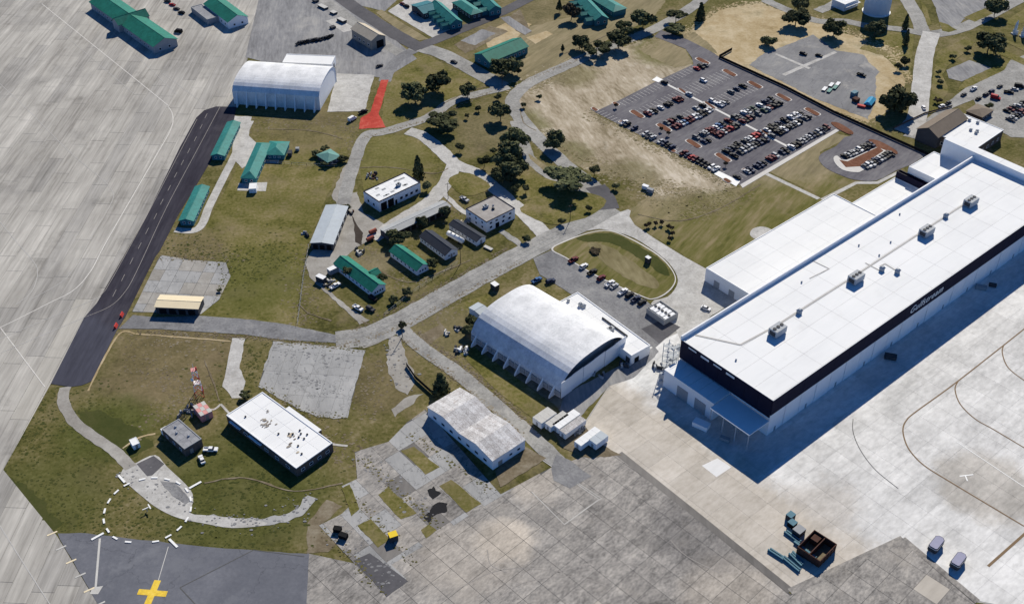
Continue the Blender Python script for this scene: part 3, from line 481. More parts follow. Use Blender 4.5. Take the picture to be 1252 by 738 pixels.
# red surface
sheet('red_surface', rough([(-72.8,575.2),(-68.7,575.2),(-70.6,536.6),(-65.5,522.8),(-79.4,521.1),(-79.7,532.2),(-75.2,539.2)], .4, 1.5, 4), .15, M_redg)
# roads on the far right
road('road', [(159.1,682.3),(171.8,665.3),(186.0,651.2),(201.0,651.2),(215.2,644.4),(232.8,639.8),(250.8,630.9)], 7.0, .127, M_road)
road('road', [(189.0,665.3),(200.2,674.9),(216.0,694.8)], 7.0, .1262, M_road)
road('road', [(249.7,707.7),(248.5,676.2),(248.0,655.9),(245.3,635.4)], 9.0, .1282, M_road)
road('road', [(250.6,635.4),(237.2,603.2),(224.3,563.8),(212.6,531.3),(202.1,517.7)], 10.0, .131, M_path)
road('road', [(244.0,630.9),(264.0,637.6),(283.0,651.2),(331.9,694.8)], 9.0, .1292, M_road)
sheet('car_park', rough([(267.1,721.0),(334.7,721.0),(296.7,670.1),(275.3,653.6),(266.2,639.8),(258.0,642.1),(263.1,670.1)], .3, 3), .11, M_hard)
sheet('grass_strip', rough([(259.3,650.1),(263.3,646.6),(266.8,638.7),(260.9,635.4),(257.6,637.6)], .4, 2), .14, M_lawn); sheet('grass_strip', rough([(276.0,655.9),(294.1,670.1),(296.0,661.8),(281.2,650.1)], .4, 2), .14, M_lawn)
sheet('grass_strip', rough([(256.4,682.3),(257.7,672.5),(253.9,646.6),(250.7,644.4)], .4, 2), .141, M_lawn); sheet('grass_strip', rough([(297.7,648.9),(325.2,676.2),(316.8,652.4),(303.1,644.4)], .4, 2), .1405, M_lawn)
field('grass_verge', [(246.5,609.4),(267.0,626.5),(272.4,622.2),(262.3,608.4),(248.2,593.0),(241.0,581.0),(239.5,563.8),(227.7,541.9),(221.5,538.3),(233.3,573.3)], .142, M_lawn, .5, 31)
sheet('car_park', rough([(245.1,587.0),(261.8,599.1),(272.5,588.9),(260.7,581.0),(249.6,573.3),(243.5,577.1)], .3, 2), .143, M_hard)
field('grass_verge', [(243.4,561.9),(252.0,575.2),(273.1,591.0),(286.3,601.1),(277.8,587.0),(254.8,569.4)], .144, M_lawn, .4, 32)
sheet('car_park', rough([(201.2,514.4),(222.7,536.6),(249.1,565.7),(282.1,597.0),(325.1,624.4),(282.5,511.1),(256.2,512.8),(248.1,527.9),(249.5,552.7),(235.7,543.6),(207.0,511.1)], .3, 3), .118, M_road)
for p in ([(287.8,630.9),(302.3,611.5),(300.0,605.2),(289.5,624.4)], [(284.9,613.6),(295.0,599.1),(291.0,593.0),(280.9,607.3)]): sheet('grass_strip', rough(p, .3, 2), .146, M_lawn)
field('old_car_park', [(144.5,606.3),(179.2,632.6),(188.2,611.5),(202.6,606.3),(209.3,588.0),(203.7,580.1),(196.4,550.8),(187.2,531.3),(164.0,554.5),(134.8,593.0)], .08, M_oldlot, .8, 33)
ribbon('pale_strip', [(152.1,581.0),(187.7,609.4)], 2.5, .1, M_path, None, False, amp=.6); ribbon('pale_strip', [(152.3,607.3),(168.4,588.9)], 2.0, .101, M_path, None, False, amp=.6)
field('sandy_track', [(203.0,613.6),(207.1,607.3),(212.3,588.9),(218.4,575.2),(214.1,569.4),(208.0,581.0),(203.7,597.0)], .09, M_sand, .8, 34)
# main car park
lot = sheet('car_park', [(43.9,539.2),(56.9,550.8),(78.9,572.3),(103.3,594.0),(103.4,602.1),(101.0,613.6),(84.5,629.8),(89.3,638.7),(103.9,625.4),(114.5,611.5),(119.5,603.2),(150.3,566.6),(171.3,539.2),(191.3,515.3),(209.2,496.7),(199.9,488.1),(175.1,514.4),(168.2,521.1),(110.2,467.9),(105.9,470.8)], .13, M_lotasph)
lot2 = sheet('car_park', smooth([(175.1,514.4),(164.4,503.8),(156.4,497.5),(153.3,492.7),(153.4,487.3),(155.5,482.0),(160.4,476.7),(166.5,472.3),(176.7,471.5),(189.5,481.2),(200.9,488.9),(194.4,495.1)], True, 3), .1315, M_lotasph)
RA_ = Vector((122.8,584.0))-Vector((66.3,536.6)); RA_.normalize(); RN_ = Vector((-RA_.y, RA_.x))      # along and across the bays
ROWANG = math.atan2(RA_.y, RA_.x)
sheet('footway', [(110.2,467.9),(168.2,521.1),(169.5,519.4),(110.9,465.0)], .16, M_kerb, lot, .12); sheet('footway', [(101.3,480.5),(110.6,470.8),(108.0,466.4),(98.9,477.5)], .161, M_white, lot, .12)
sheet('footway', [(124.5,479.7),(146.5,456.4),(144.6,455.0),(122.6,478.2)], .05, M_path); sheet('footway', [(146.3,455.7),(166.6,470.8),(176.9,470.8),(189.7,480.5),(189.9,478.2),(177.1,468.6),(166.8,468.6),(147.8,453.6)], .07, M_path)
sheet('footway', smooth([(108.1,426.1),(110.0,430.6),(114.1,432.6),(117.6,431.3),(119.3,428.0),(114.9,424.2),(110.5,422.3)], True, 3), .07, M_path)
ribbon('crossing_path', [(81.4,575.2),(114.2,535.2),(142.8,499.8)], 1.5, .155, M_tape, lot, False)
sheet('shelter_pad', [(77.8,575.2),(80.9,579.1),(84.2,575.2),(81.1,572.3)], .16, M_white, lot, .1)
mul_ = lambda c, a, b, p, q: (c[0]+RA_.x*p*a+RN_.x*q*b, c[1]+RA_.y*p*a+RN_.y*q*b)
def island(c, la, lb, k=10):
    pts = []
    for i in range(4*k):
        t = 2*math.pi*i/(4*k); s_, c_ = math.sin(t), math.cos(t)
        e = .55
        pts.append((c[0]+RA_.x*la*math.copysign(abs(c_)**e,c_)+RN_.x*lb*math.copysign(abs(s_)**e,s_), c[1]+RA_.y*la*math.copysign(abs(c_)**e,c_)+RN_.y*lb*math.copysign(abs(s_)**e,s_)))
    inn = [(c[0]+(p[0]-c[0])*(1-.32/la*1.0), c[1]+(p[1]-c[1])*(1-.32/lb*.6)) for p in pts]
    o = MB().prism(pts, .1, .26).build('kerbed_island', M_kerb, lot); m_ = MB().prism(inn, .2, .30).build('mulch_bed', M_mulch, o)
for c in [(109.0,598.0),(122.2,583.5),(134.2,569.4),(147.3,555.0),(159.6,539.2),(66.3,536.6),(79.0,522.4),(92.4,506.2),(105.5,492.7)]: island(c, 1.9, 5.2)
for c in [(55.8,547.7),(44.1,541.9),(57.8,527.5),(80.9,499.8),(104.4,471.5),(115.0,480.5)]: island(c, 1.4, 2.4)
for c in [(93.9,561.4),(106.2,546.3),(119.0,530.0),(131.6,516.1)]: island(c, 1.0, 5.0)
sheet('mulch_bed', smooth([(167.1,527.9),(171.2,527.0),(176.1,518.6),(175.3,515.3),(172.3,516.9),(167.9,523.6)], True, 3), .3, M_mulch, lot, .15)
sheet('mulch_bed', smooth([(182.5,510.3),(187.6,508.7),(193.6,499.8),(193.0,495.9),(188.2,499.8),(183.6,504.6)], True, 3), .3, M_mulch, lot, .15)
sheet('footway', smooth([(160.7,492.7),(163.1,494.3),(166.7,490.4),(187.8,504.6),(189.1,499.8),(173.0,481.2),(168.1,479.0),(162.6,481.2),(160.3,487.3)], True, 3), .28, M_kerb, lot2, .12)
sheet('mulch_bed', [(163.0,490.4),(166.7,488.9),(185.7,503.0),(187.2,499.0),(172.1,484.3),(164.7,483.5)], .32, M_mulch, lot2, .15)
# bay lines: four double rows, two single rows
def bays(a, b, q0, q1, skip=()):
    a = Vector(a); b = Vector(b); n = int((b-a).length/2.75)
    for i in range(n+1):
        p = a+(b-a)*(i/n)
        s0 = p+RN_*q0; s1 = p+RN_*q1
        ribbon('bay_line', [tuple(s0),tuple(s1)], .16, .15, M_tape, lot, False)
for a, b in (((69.0,537.4),(120.2,582.0)), ((81.8,523.6),(131.6,567.5)), ((95.2,508.7),(144.6,552.7)), ((108.3,495.1),(157.0,537.4))): bays(a, b, -5.2, 5.2)
bays((57.7,549.9),(102.1,592.0), -5.4, -.3); bays((110.6,470.8),(166.4,520.7), .5, 5.2)
for i in range(34):
    p = Vector((45.1,537.4)).lerp(Vector((100.8,476.7)), i/33.0)
    ribbon('bay_line', [tuple(p),tuple(p+RA_*5.0)], .16, .151, M_tape, lot, False)
# grass island, pads and paths
isl = MB().prism(ccw(smooth([(17.5,414.7),(23.6,421.0),(35.0,427.7),(44.4,429.3),(53.3,423.5),(63.4,412.8),(68.6,403.7),(70.8,394.2),(68.9,387.3),(64.5,381.6),(59.4,378.8),(55.0,380.5),(38.5,393.0),(23.9,407.9)], True, 4)), .05, .20).build('kerb', M_kerb); struct(isl)
sheet('grass_island', smooth([(18.3,414.7),(23.9,420.3),(35.0,427.1),(44.4,428.7),(52.9,422.9),(62.9,412.2),(68.2,403.1),(70.4,394.2),(68.6,387.8),(64.2,382.2),(59.4,379.4),(55.4,381.0),(38.9,393.6),(24.2,408.5)], True, 4), .24, M_mown)
sheet('dark_verge', rough(smooth([(29.2,423.5),(35.7,426.1),(44.7,427.4),(52.4,421.6),(62.5,411.0),(67.4,402.5),(68.0,394.8),(62.1,399.5),(54.1,410.4),(43.8,419.7),(34.6,420.3)], True, 3), .8, 1.5), .27, M_dark)
sheet('bare_patch', rough(smooth([(34.6,419.1),(43.6,416.6),(53.5,404.3),(61.5,393.6),(63.0,387.8),(59.7,386.1),(52.4,390.7),(44.2,399.5),(37.0,410.4)], True, 3), .8, 1.5), .275, M_dry)
sheet('grass_island', rough(smooth([(3.8,447.4),(15.2,460.7),(25.1,463.5),(36.7,460.7),(43.9,455.7),(43.1,449.4),(36.5,441.3),(27.9,436.6),(21.1,433.9),(14.3,435.9),(9.1,439.9)], True, 3), .4, 2), .16, M_lawn)
sheet('grass_island', rough(smooth([(8.9,485.0),(14.4,475.2),(25.2,466.4),(5.4,453.6),(0.8,460.7),(5.6,479.7)], True, 3), .4, 2), .145, M_lawn)
sheet('grass_verge', rough([(8.2,496.7),(17.0,485.0),(33.8,465.0),(31.4,464.3),(15.3,481.2),(9.0,491.2)], .3, 2), .147, M_mown)
sheet('grass_island', rough(smooth([(-30.9,470.8),(-25.6,478.2),(-18.4,476.7),(-10.2,465.7),(-21.8,457.8)], True, 3), .4, 2), .142, M_lawn)
pd = sheet('concrete_pad', rough([(-96.4,351.7),(-82.6,350.2),(-58.8,346.2),(-61.4,307.5),(-70.5,307.5),(-80.3,311.9),(-87.4,317.7),(-97.7,325.0)], .3, 3, 5), .07, M_jointd)
slabs(pd, rough([(-96.4,351.7),(-82.6,350.2),(-58.8,346.2),(-61.4,307.5),(-70.5,307.5),(-80.3,311.9),(-87.4,317.7),(-97.7,325.0)], .7, 2.0, 5), LANE-.06, 12.4, 6.2, .115, lambda c, r: M_pad, gap=.07, seed=12, th=.02)
sheet('footpath', rough([(-113.3,353.7),(-108.0,353.7),(-106.9,335.4),(-103.2,327.8),(-102.8,318.6),(-106.5,318.6),(-111.5,325.0),(-112.3,340.2)], .4, 2), .11, M_path)
road('footpath', [(-171.9,324.6),(-170.3,316.4),(-163.2,306.2),(-154.8,298.9),(-145.3,291.9),(-139.9,287.0),(-135.7,282.2)], 4.2, .11, M_gravel, .4)
road('footpath', [(-153.3,356.3),(-159.6,356.3),(-162.1,334.4),(-162.4,322.3)], .8, .111, M_sand, .3); road('footpath', [(-153.0,356.3),(-113.5,351.7)], .7, .112, M_sand, .3)
road('footpath', [(-85.6,312.3),(-77.0,303.6),(-68.0,295.2),(-59.7,293.1)], 1.0, .112, M_path, .1)
road('footpath', [(-110.2,315.0),(-112.1,312.3),(-115.2,312.3)], .9, .113, M_path, .1); road('footpath', [(-110.2,315.0),(-105.7,309.7)], .9, .114, M_path, .1)
sheet('concrete_pad', smooth([(-138.6,279.1),(-134.1,285.0),(-128.5,288.6),(-123.1,283.0),(-112.6,272.5),(-110.1,266.5),(-109.8,261.3),(-102.6,260.2),(-84.9,257.7),(-84.0,255.9),(-94.3,254.8),(-103.5,256.6),(-113.3,259.1),(-120.5,262.8),(-126.8,267.6)], True, 3), .105, M_path)
sheet('asphalt_patch', [(-134.1,284.2),(-129.0,288.2),(-124.2,284.2),(-127.2,278.7),(-128.9,278.3)], .13, M_roadn)
sheet('asphalt_patch', rough([(-123.7,276.0),(-118.3,275.2),(-113.1,269.8),(-111.3,266.9),(-112.7,265.4),(-118.1,269.1)], .4, 1.5), .128, M_roadd)
road('rubble_track', [(-104.5,258.8),(-90.4,257.3),(-78.1,258.8),(-72.3,262.4),(-69.8,269.1)], 3.4, .1, M_pad, 1.2)
road('footpath', [(-141.2,291.9),(-136.6,297.3),(-131.1,299.4)], .8, .11, M_sand, .2)
road('footpath', [(-137.4,529.6),(-138.1,519.4),(-138.9,496.7),(-140.7,472.3),(-142.3,449.4),(-142.6,434.6),(-145.6,429.3),(-154.0,430.0)], 4.0, .113, M_path, .1)
sheet('concrete_pad', rough([(-147.0,534.8),(-137.3,533.9),(-135.6,514.4),(-127.7,503.0),(-129.9,487.3),(-133.1,482.7),(-140.0,493.5)], .5, 2), .108, M_path)
sheet('concrete_pad', [(-132.2,469.3),(-118.5,470.1),(-117.9,462.1),(-131.7,462.8)], .11, M_path); sheet('concrete_pad', [(-124.7,490.4),(-115.9,491.2),(-116.1,487.3),(-125.0,487.3)], .11, M_path)
cb = sheet('concrete_yard', rough([(-156.0,410.4),(-143.0,407.3),(-125.9,404.9),(-121.8,394.8),(-123.6,378.8),(-129.1,369.0),(-158.0,370.6)], .4, 2), .075, M_jointd)
slabs(cb, [(-156.0,410.4),(-143.0,407.3),(-125.9,404.9),(-121.8,394.8),(-123.6,378.8),(-129.1,369.0),(-158.0,370.6)], LANE-.05, 8, 5.5, .12, lambda c, r: M_pad if r.random() > .3 else M_gravel, gap=.15, seed=14)
# strips of old concrete and grass patches, bottom centre
cx_ = sheet('concrete_apron', rough([(-59.6,273.6),(-54.5,277.1),(-56.8,290.2),(-45.1,295.2),(-38.9,305.3),(-32.6,312.3),(-4.0,269.8),(13.4,282.2),(4.0,273.3),(-15.6,258.8),(-28.8,246.8),(-39.5,239.4),(-33.2,232.8),(-40.0,226.4),(-65.2,255.9),(-58.1,261.0),(-54.7,266.1)], .3, 3), .06, M_jointd)
slabs(cx_, [(-59.6,273.6),(-54.5,277.1),(-56.8,290.2),(-45.1,295.2),(-38.9,305.3),(-32.6,312.3),(-4.0,269.8),(4.0,275.2),(-15.6,259.5),(-28.8,247.5),(-39.5,239.4),(-33.2,232.8),(-40.0,226.4),(-65.2,255.9),(-58.1,261.0),(-54.7,266.1)], HANG-math.pi/2, 9.5, 6.6, .11, lambda c, r: M_old if r.random() < .55 else (M_pad if r.random() < .8 else M_concd), gap=.07, seed=15, th=.02)
for i, p in enumerate(([(-40.2,290.7),(-35.6,292.7),(-25.9,282.6),(-30.4,279.1)], [(-25.5,273.6),(-21.3,276.7),(-10.7,265.4),(-15.7,261.7)], [(-46.6,269.5),(-43.2,273.3),(-32.7,261.3),(-37.8,258.4)], [(-52.2,255.9),(-48.1,258.8),(-40.7,249.9),(-44.5,246.5)], [(-30.6,253.8),(-28.2,256.3),(-25.3,253.8),(-28.7,250.3)], [(-59.4,272.5),(-56.8,274.4),(-52.5,263.2),(-54.7,260.2)])):
    sheet('grass_patch', rough(p, .4, 1.2, i), .16, M_lawn)
sheet('dark_pad', rough([(-52.0,241.0),(-47.0,244.1),(-33.5,232.8),(-39.8,226.7)], .25, 1.5), .165, M_roadn)
for p in ([(-30.3,258.8),(-28.0,263.2),(-24.8,266.5),(-22.3,266.1),(-22.4,262.4),(-25.7,261.0),(-28.3,257.3)], [(-29.6,271.4),(-27.5,273.6),(-24.4,269.8),(-27.2,267.6)]): sheet('oil_stain', rough(p, 1.0, 1.0, 2), .168, M_oil)
road('road', [(-45.5,359.4),(-34.7,346.2),(-21.1,332.5),(-8.1,316.8),(4.2,301.5),(15.8,286.2),(21.4,278.3)], 6.4, .129, M_road, .5)
sheet('asphalt_patch', rough([(14.0,281.8),(15.9,289.0),(20.8,285.8),(28.0,278.3),(20.3,272.5),(14.7,276.3)], .3, 2), .14, M_roadd)
sheet('dirt_ground', rough([(22.8,312.3),(31.0,295.2),(39.5,288.6),(27.6,287.0),(19.0,291.9),(13.3,303.6)], .8, 2), .12, M_dirt)
sheet('grass_verge', rough([(-15.8,351.2),(16.6,312.3),(7.9,307.1),(-5.0,321.3),(-21.5,345.2)], .6, 2), .10, M_lawn)
sheet('dirt_ground', rough([(-5.8,281.0),(4.2,293.1),(12.3,287.0),(4.1,279.8),(-4.0,272.9)], .6, 2), .13, M_dirt)

# ------------------------------------------------------------ buildings
def rect(p):                                   # corners: near, right, (far,) left
    p = [Vector(q[:2]) for q in p]
    if len(p) == 3: p = [p[0], p[1], p[1]+p[2]-p[0], p[2]]
    n, r, f, l = p; c = (n+r+f+l)/4
    e1 = (r-n)+(f-l); e2 = (l-n)+(f-r)
    if e1.length >= e2.length: ex = e1.normalized(); ey = Vector((-ex.y, ex.x))
    else:
        ey = e2.normalized(); ex = Vector((ey.y, -ey.x))
    Lx = abs((e1/2).dot(ex)); Ly = abs((e2/2).dot(ey))
    return c, math.atan2(ex.y, ex.x), Lx, Ly
def bldg(name, label, p, cat='building', group=None):
    c, a, Lx, Ly = rect(p)
    t = thing(name, label, cat, (c.x, c.y, 0), a, group)
    return t, Lx, Ly
WINM = {}
def wmesh(w_, h_, kind):
    k = (round(w_,2), round(h_,2), kind)
    if k not in WINM:
        fr = {'win': M_wwall, 'door': M_gwall, 'roll': M_dwall, 'dark': M_dsteel}[kind]
        a = MB(); t = .12
        a.box(-w_/2, w_/2, -.10, .02, 0, t); a.box(-w_/2, w_/2, -.10, .02, h_-t, h_); a.box(-w_/2, -w_/2+t, -.09, .02, t, h_-t); a.box(w_/2-t, w_/2, -.09, .02, t, h_-t)
        b = MB(); b.box(-w_/2+t, w_/2-t, -.05, .02, t, h_-t)
        WINM[k] = (a.mesh('window_frame', fr), b.mesh('pane', {'win': M_glass, 'door': M_tanwall, 'roll': M_black, 'dark': M_glass}[kind]))
    return WINM[k]
SIDE = {'y-': (0,-1,0), 'x+': (1,0,math.pi/2), 'y+': (0,1,math.pi), 'x-': (-1,0,-math.pi/2)}
def openings(par, Lx, Ly, side, items, kind='win', name='window', child='pane'):
    sx, sy, rz = SIDE[side]
    for (u, z, w_, h_) in items:               # u = -1..1 along the side as seen from outside
        half = (Lx if sy else Ly)/2
        fm, pm = wmesh(w_, h_, kind)
        if side == 'y-': loc = (u*half, -Ly/2, z)
        elif side == 'y+': loc = (-u*half, Ly/2, z)
        elif side == 'x+': loc = (Lx/2, u*half, z)
        else: loc = (-Lx/2, -u*half, z)
        o = link(name, fm, par, loc, rz); link(child, pm, o)
def row(n, z, w_, h_, a=-.9, b=.9): return [(a+(b-a)*(i+.5)/n, z, w_, h_) for i in range(n)]
def gable(t, Lx, Ly, h, rh, wall, roof, axis='x', oh=.5, x0=0, y0=0, roof2=None, pname='wall', th=.14):
    a, b = Lx/2, Ly/2
    f = (lambda x, y, z: (x+x0, y+y0, z)) if axis == 'x' else (lambda x, y, z: (-y+x0, x+y0, z))
    if axis == 'y': a, b = b, a
    w_ = MB()
    w_.face([f(-a,-b,0), f(a,-b,0), f(a,-b,h), f(-a,-b,h)]); w_.face([f(a,b,0), f(-a,b,0), f(-a,b,h), f(a,b,h)])
    w_.face([f(a,-b,0), f(a,b,0), f(a,b,h), f(a,0,h+rh), f(a,-b,h)]); w_.face([f(-a,b,0), f(-a,-b,0), f(-a,-b,h), f(-a,0,h+rh), f(-a,b,h)])
    w_.build(pname, wall, t)
    sl_ = rh/b
    for s_, mt in ((-1, roof), (1, roof2 or roof)):
        m = MB(); zo = h-sl_*oh+.05; zr = h+rh+.05
        P = [f(-a-oh, s_*(b+oh), zo), f(a+oh, s_*(b+oh), zo), f(a+oh, 0, zr), f(-a-oh, 0, zr)]
        Q = [(p[0],p[1],p[2]+th) for p in P]
        if s_ > 0: P.reverse(); Q.reverse()
        m.face(Q); m.face(P[::-1])
        for i in range(4): j = (i+1)%4; m.face([P[i],P[j],Q[j],Q[i]])
        m.build('roof_slope', mt, t)
    c = MB(); c.tube(f(-a-oh,0,h+rh+.17), f(a+oh,0,h+rh+.17), .14, n=6); c.build('ridge_cap', roof, t)
def hip(t, Lx, Ly, h, rh, wall, roof, oh=.6, x0=0, y0=0, pname='wall'):
    MB().box(x0-Lx/2, x0+Lx/2, y0-Ly/2, y0+Ly/2, 0, h).build(pname, wall, t)
    a, b = Lx/2+oh, Ly/2+oh
    if Lx >= Ly: r0, r1 = (-(a-b)-.01,0), ((a-b)+.01,0)
    else: r0, r1 = (0,-(b-a)-.01), (0,(b-a)+.01)
    v = lambda p, z: (p[0]+x0, p[1]+y0, z); A,B,C,D = (-a,-b),(a,-b),(a,b),(-a,b); z0 = h+.03; z1 = h+rh
    fs = [(A,B,r1,r0),(B,C,r1),(C,D,r0,r1),(D,A,r0)] if Lx >= Ly else [(A,B,r0),(B,C,r1,r0),(C,D,r1),(D,A,r0,r1)]
    for q in fs:
        m = MB(); m.face([v(p, z1 if (p is r0 or p is r1) else z0) for p in q]); m.build('roof_slope', roof, t)
    MB().box(x0-a, x0+a, y0-b, y0+b, h-.15, h+.02).build('eaves', wall, t)
def flat(t, Lx, Ly, h, wall, roof, par=.5, cop=None, x0=0, y0=0, panels=None, pt=.3):
    MB().box(x0-Lx/2, x0+Lx/2, y0-Ly/2, y0+Ly/2, 0, h-par).build('wall', wall, t)
    d = MB().box(x0-Lx/2+pt, x0+Lx/2-pt, y0-Ly/2+pt, y0+Ly/2-pt, h-par-.01, h-par+.05).build('roof_deck', roof, t)
    for nm, bx in (('parapet',(x0-Lx/2,x0+Lx/2,y0-Ly/2,y0-Ly/2+pt)),('parapet',(x0-Lx/2,x0+Lx/2,y0+Ly/2-pt,y0+Ly/2)),('parapet',(x0-Lx/2,x0-Lx/2+pt,y0-Ly/2+pt,y0+Ly/2-pt)),('parapet',(x0+Lx/2-pt,x0+Lx/2,y0-Ly/2+pt,y0+Ly/2-pt))):
        MB().box(bx[0]-.04 if bx[1]-bx[0] > pt*1.1 else bx[0]-.03, bx[1]+.03, bx[2]-.03, bx[3]+.03, h-par-.02, h).build(nm, cop or wall, t)
    if panels:
        nx, ny = panels; px = (Lx-2*pt)/nx; py = (Ly-2*pt)/ny
        for i in range(nx):
            for j in range(ny):
                x = x0-Lx/2+pt+i*px; y = y0-Ly/2+pt+j*py
                o = MB().box(-px/2+.03, px/2-.03, -py/2+.03, py/2-.03, 0, .03).build('roof_panel', roof, t); o.location = (x+px/2, y+py/2, h-par+.06)
def vent(par, x, y, z, s=.8, hh=.9, name='roof_vent', mt=None):
    m = MB(); m.box(-s/2, s/2, -s/2, s/2, 0, hh*.6); m.taper((-s*.65,s*.65,-s*.65,s*.65), (-s*.3,s*.3,-s*.3,s*.3), hh*.6, hh)
    o = m.build(name, mt or M_steel, par); o.location = (x,y,z); return o
def hvac(par, x, y, z, L, W, Hh, mt=None):
    o = MB().box(-L/2, L/2, -W/2, W/2, .3, Hh).build('rooftop_unit', mt or M_steel, par); o.location = (x,y,z)
    MB().box(-L/2+.2, L/2-.2, -W/2+.2, W/2-.2, 0, .3).build('curb', M_dsteel, o)
    n = max(1, int(L/2.0))
    for i in range(n):
        c = -L/2+L*(i+.5)/n; MB().tube((c,0,Hh), (c,0,Hh+.25), min(W,L/n)*.36, n=12).build('fan', M_dsteel, o)
    for s_ in (-1,1): MB().box(s_*L/2-.03 if s_<0 else L/2-.02, s_*L/2+.02 if s_<0 else L/2+.05, -W*.35, W*.35, .6, Hh*.8).build('louvre', M_dsteel, o)
    return o
# ---- the large white-roofed hangar
HH = 18.0
c0 = Vector((93.3,298.0)); c1 = Vector((64.5,331.8)); c2 = Vector((221.2,407.9)); cfar = Vector((214.0,465.4))
ex = (c2-c0).normalized(); ey = Vector((-ex.y, ex.x)); HW = (c1-c0).dot(ey); HL = (cfar-c0).dot(ex)
t = thing('hangar', 'huge white flat roofed hangar with black upper cladding and script sign beside the pale apron', 'hangar', (c0.x, c0.y, 0), math.atan2(ex.y, ex.x))
# local: x along the apron side, y into the building; near corner at the origin
MB().box(.3, HL-.1, .35, HW-.2, 0, HH-.6).build('wall', M_wwall, t)
nb = 22
for i in range(nb):
    x0, x1 = HL*i/nb, HL*(i+1)/nb
    MB().box(x0+.05, x1-.05, -.12, .34, 10.6, HH-.02).build('cladding_panel', M_band, t)
    d = MB().box(x0+.25, x1-.25, (.05 if i%2 else .18), .33, 0.1, 10.5).build('hangar_door', M_wwall, t)
    if i % 2 == 0: MB().box((x0+x1)/2-.5, (x0+x1)/2+.5, .12, .20, .15, 2.3).build('wicket_door', M_gwall, d)
MB().box(0, HL, -.14, .34, 10.5, 10.62).build('door_track', M_steel, t)
nb2 = 7
for i in range(nb2):
    y0, y1 = HW*i/nb2, HW*(i+1)/nb2
    MB().box(-.15, .29, y0+.05 if i else .36, y1-.05, 9.2, HH-.02).build('cladding_panel', M_band, t)
for i in range(4):
    y0 = HW*(.40+.14*i); MB().box(-.22, -.15, y0, y0+HW*.09, HH-1.9+.25*(i%2), HH-1.0).build('clerestory_window', M_wroof, t)
# roof sheets of membrane
nx, ny = 14, 5
MB().box(.2, HL-.1, .2, HW-.1, HH-.6, HH-.2).build('roof_deck', M_walk, t)
for i in range(nx):
    for j in range(ny):
        pw, ph = (HL-.3)/nx, (HW-.3)/ny
        o = MB().box(-pw/2+.05, pw/2-.05, -ph/2+.05, ph/2-.05, 0, .07).build('roof_membrane', M_wroof, t); o.location = (.2+pw*(i+.5), .2+ph*(j+.5), HH-.25)
MB().box(-.1, HL, -.14, .2, HH-.02, HH+.12).build('roof_edge', M_wroof, t); MB().box(-.16, .2, .22, HW, HH-.02, HH+.12).build('roof_edge', M_wroof, t)
MB().box(-.1, HL, HW-.25, HW+.35, HH-.5, HH+1.7).build('parapet', M_wwall, t)
def hl(p): d = Vector(p[:2])-c0; return d.dot(ex), d.dot(ey)
for p in ((101.4,335.4), (139.1,368.4), (176.9,401.1), (202.9,423.8)):
    x, y = hl(p); hvac(t, x, y, HH-.1, 6.2, 4.0, 3.2)
for p in ((112.3,347.8), (151.6,375.5), (157.5,373.9), (189.2,414.1)):
    x, y = hl(p); vent(t, x, y, HH-.1, 1.6, 2.0)
for p in ((160.3,395.1), (153.1,385.7), (117.1,367.3), (146.3,392.8), (169.7,416.1), (83.3,319.8)):
    x, y = hl(p); vent(t, x, y, HH-.1, .5, .7)
def pipe(par, pts, r, z, name='roof_walkway', mt=None):
    m = MB()
    for i, (a, b) in enumerate(zip(pts[:-1], pts[1:])):
        L_, R_ = strip_pts([hl(a), hl(b)], r*5); m.prism(ccw([R_[0],R_[1],L_[1],L_[0]]), z, z+.05+.004*i)
    return m.build(name, mt or M_walk, par)
pipe(t, [(70.0,334.5),(86.4,328.7),(102.3,340.3),(140.1,372.2),(177.9,404.8),(203.0,426.4)], .16, HH-.12)
pipe(t, [(146.1,380.6),(150.6,375.5)], .12, HH-.12); pipe(t, [(151.6,378.3),(154.1,380.0),(157.8,375.0)], .12, HH-.12)
pipe(t, [(124.5,382.3),(130.3,376.6),(120.9,370.0)], .09, HH-.12)
# sign
tc = bpy.data.curves.new('sign', 'FONT'); tc.body = 'Gulfstream'; tc.size = 4.6; tc.shear = .35; tc.extrude = .06; tc.space_character = 1.12
to = bpy.data.objects.new('sign_tmp', tc); COL.objects.link(to); bpy.context.view_layer.update()
me = bpy.data.meshes.new_from_object(to.evaluated_get(bpy.context.evaluated_depsgraph_get())); me.materials.clear(); me.materials.append(M_white); bpy.data.objects.remove(to)
sg = link('sign_lettering', me, t); sx0, _ = hl((158.2,353.0)); sg.location = (sx0, -.20, 12.6); sg.rotation_euler = (math.pi/2, 0, 0)
# lean-to along the south-west end
y2 = HW*.98
MB().box(-9.0, -.2, HW*.42, y2, 0, 8.6).build('lean_to', M_wwall, t)
for i in range(6):
    y0 = HW*.42+(y2-HW*.42)*i/6; y1 = HW*.42+(y2-HW*.42)*(i+1)/6
    MB().box(-9.3, -.25, y0+.05, y1-.05, 8.62, 8.8).build('lean_to_roof_panel', M_wwall, t)
cp = MB().taper((-11.5,-.3,-.2,HW*.415), (-11.5,-.3,-.2,HW*.415), 7.9, 8.25).build('canopy', M_wwall, t)
for i in range(4):
    MB().box(-11.2, -10.9, HW*.4*(i/3)+.0, HW*.4*(i/3)+.3, 0, 7.9).build('canopy_post', M_steel, t)
MB().box(-9.15, -9.02, HW*.50, HW*.62, .1, 5.5).build('roller_door', M_gwall, t); MB().box(-9.15, -9.02, HW*.70, HW*.82, .1, 5.5).build('roller_door', M_gwall, t)
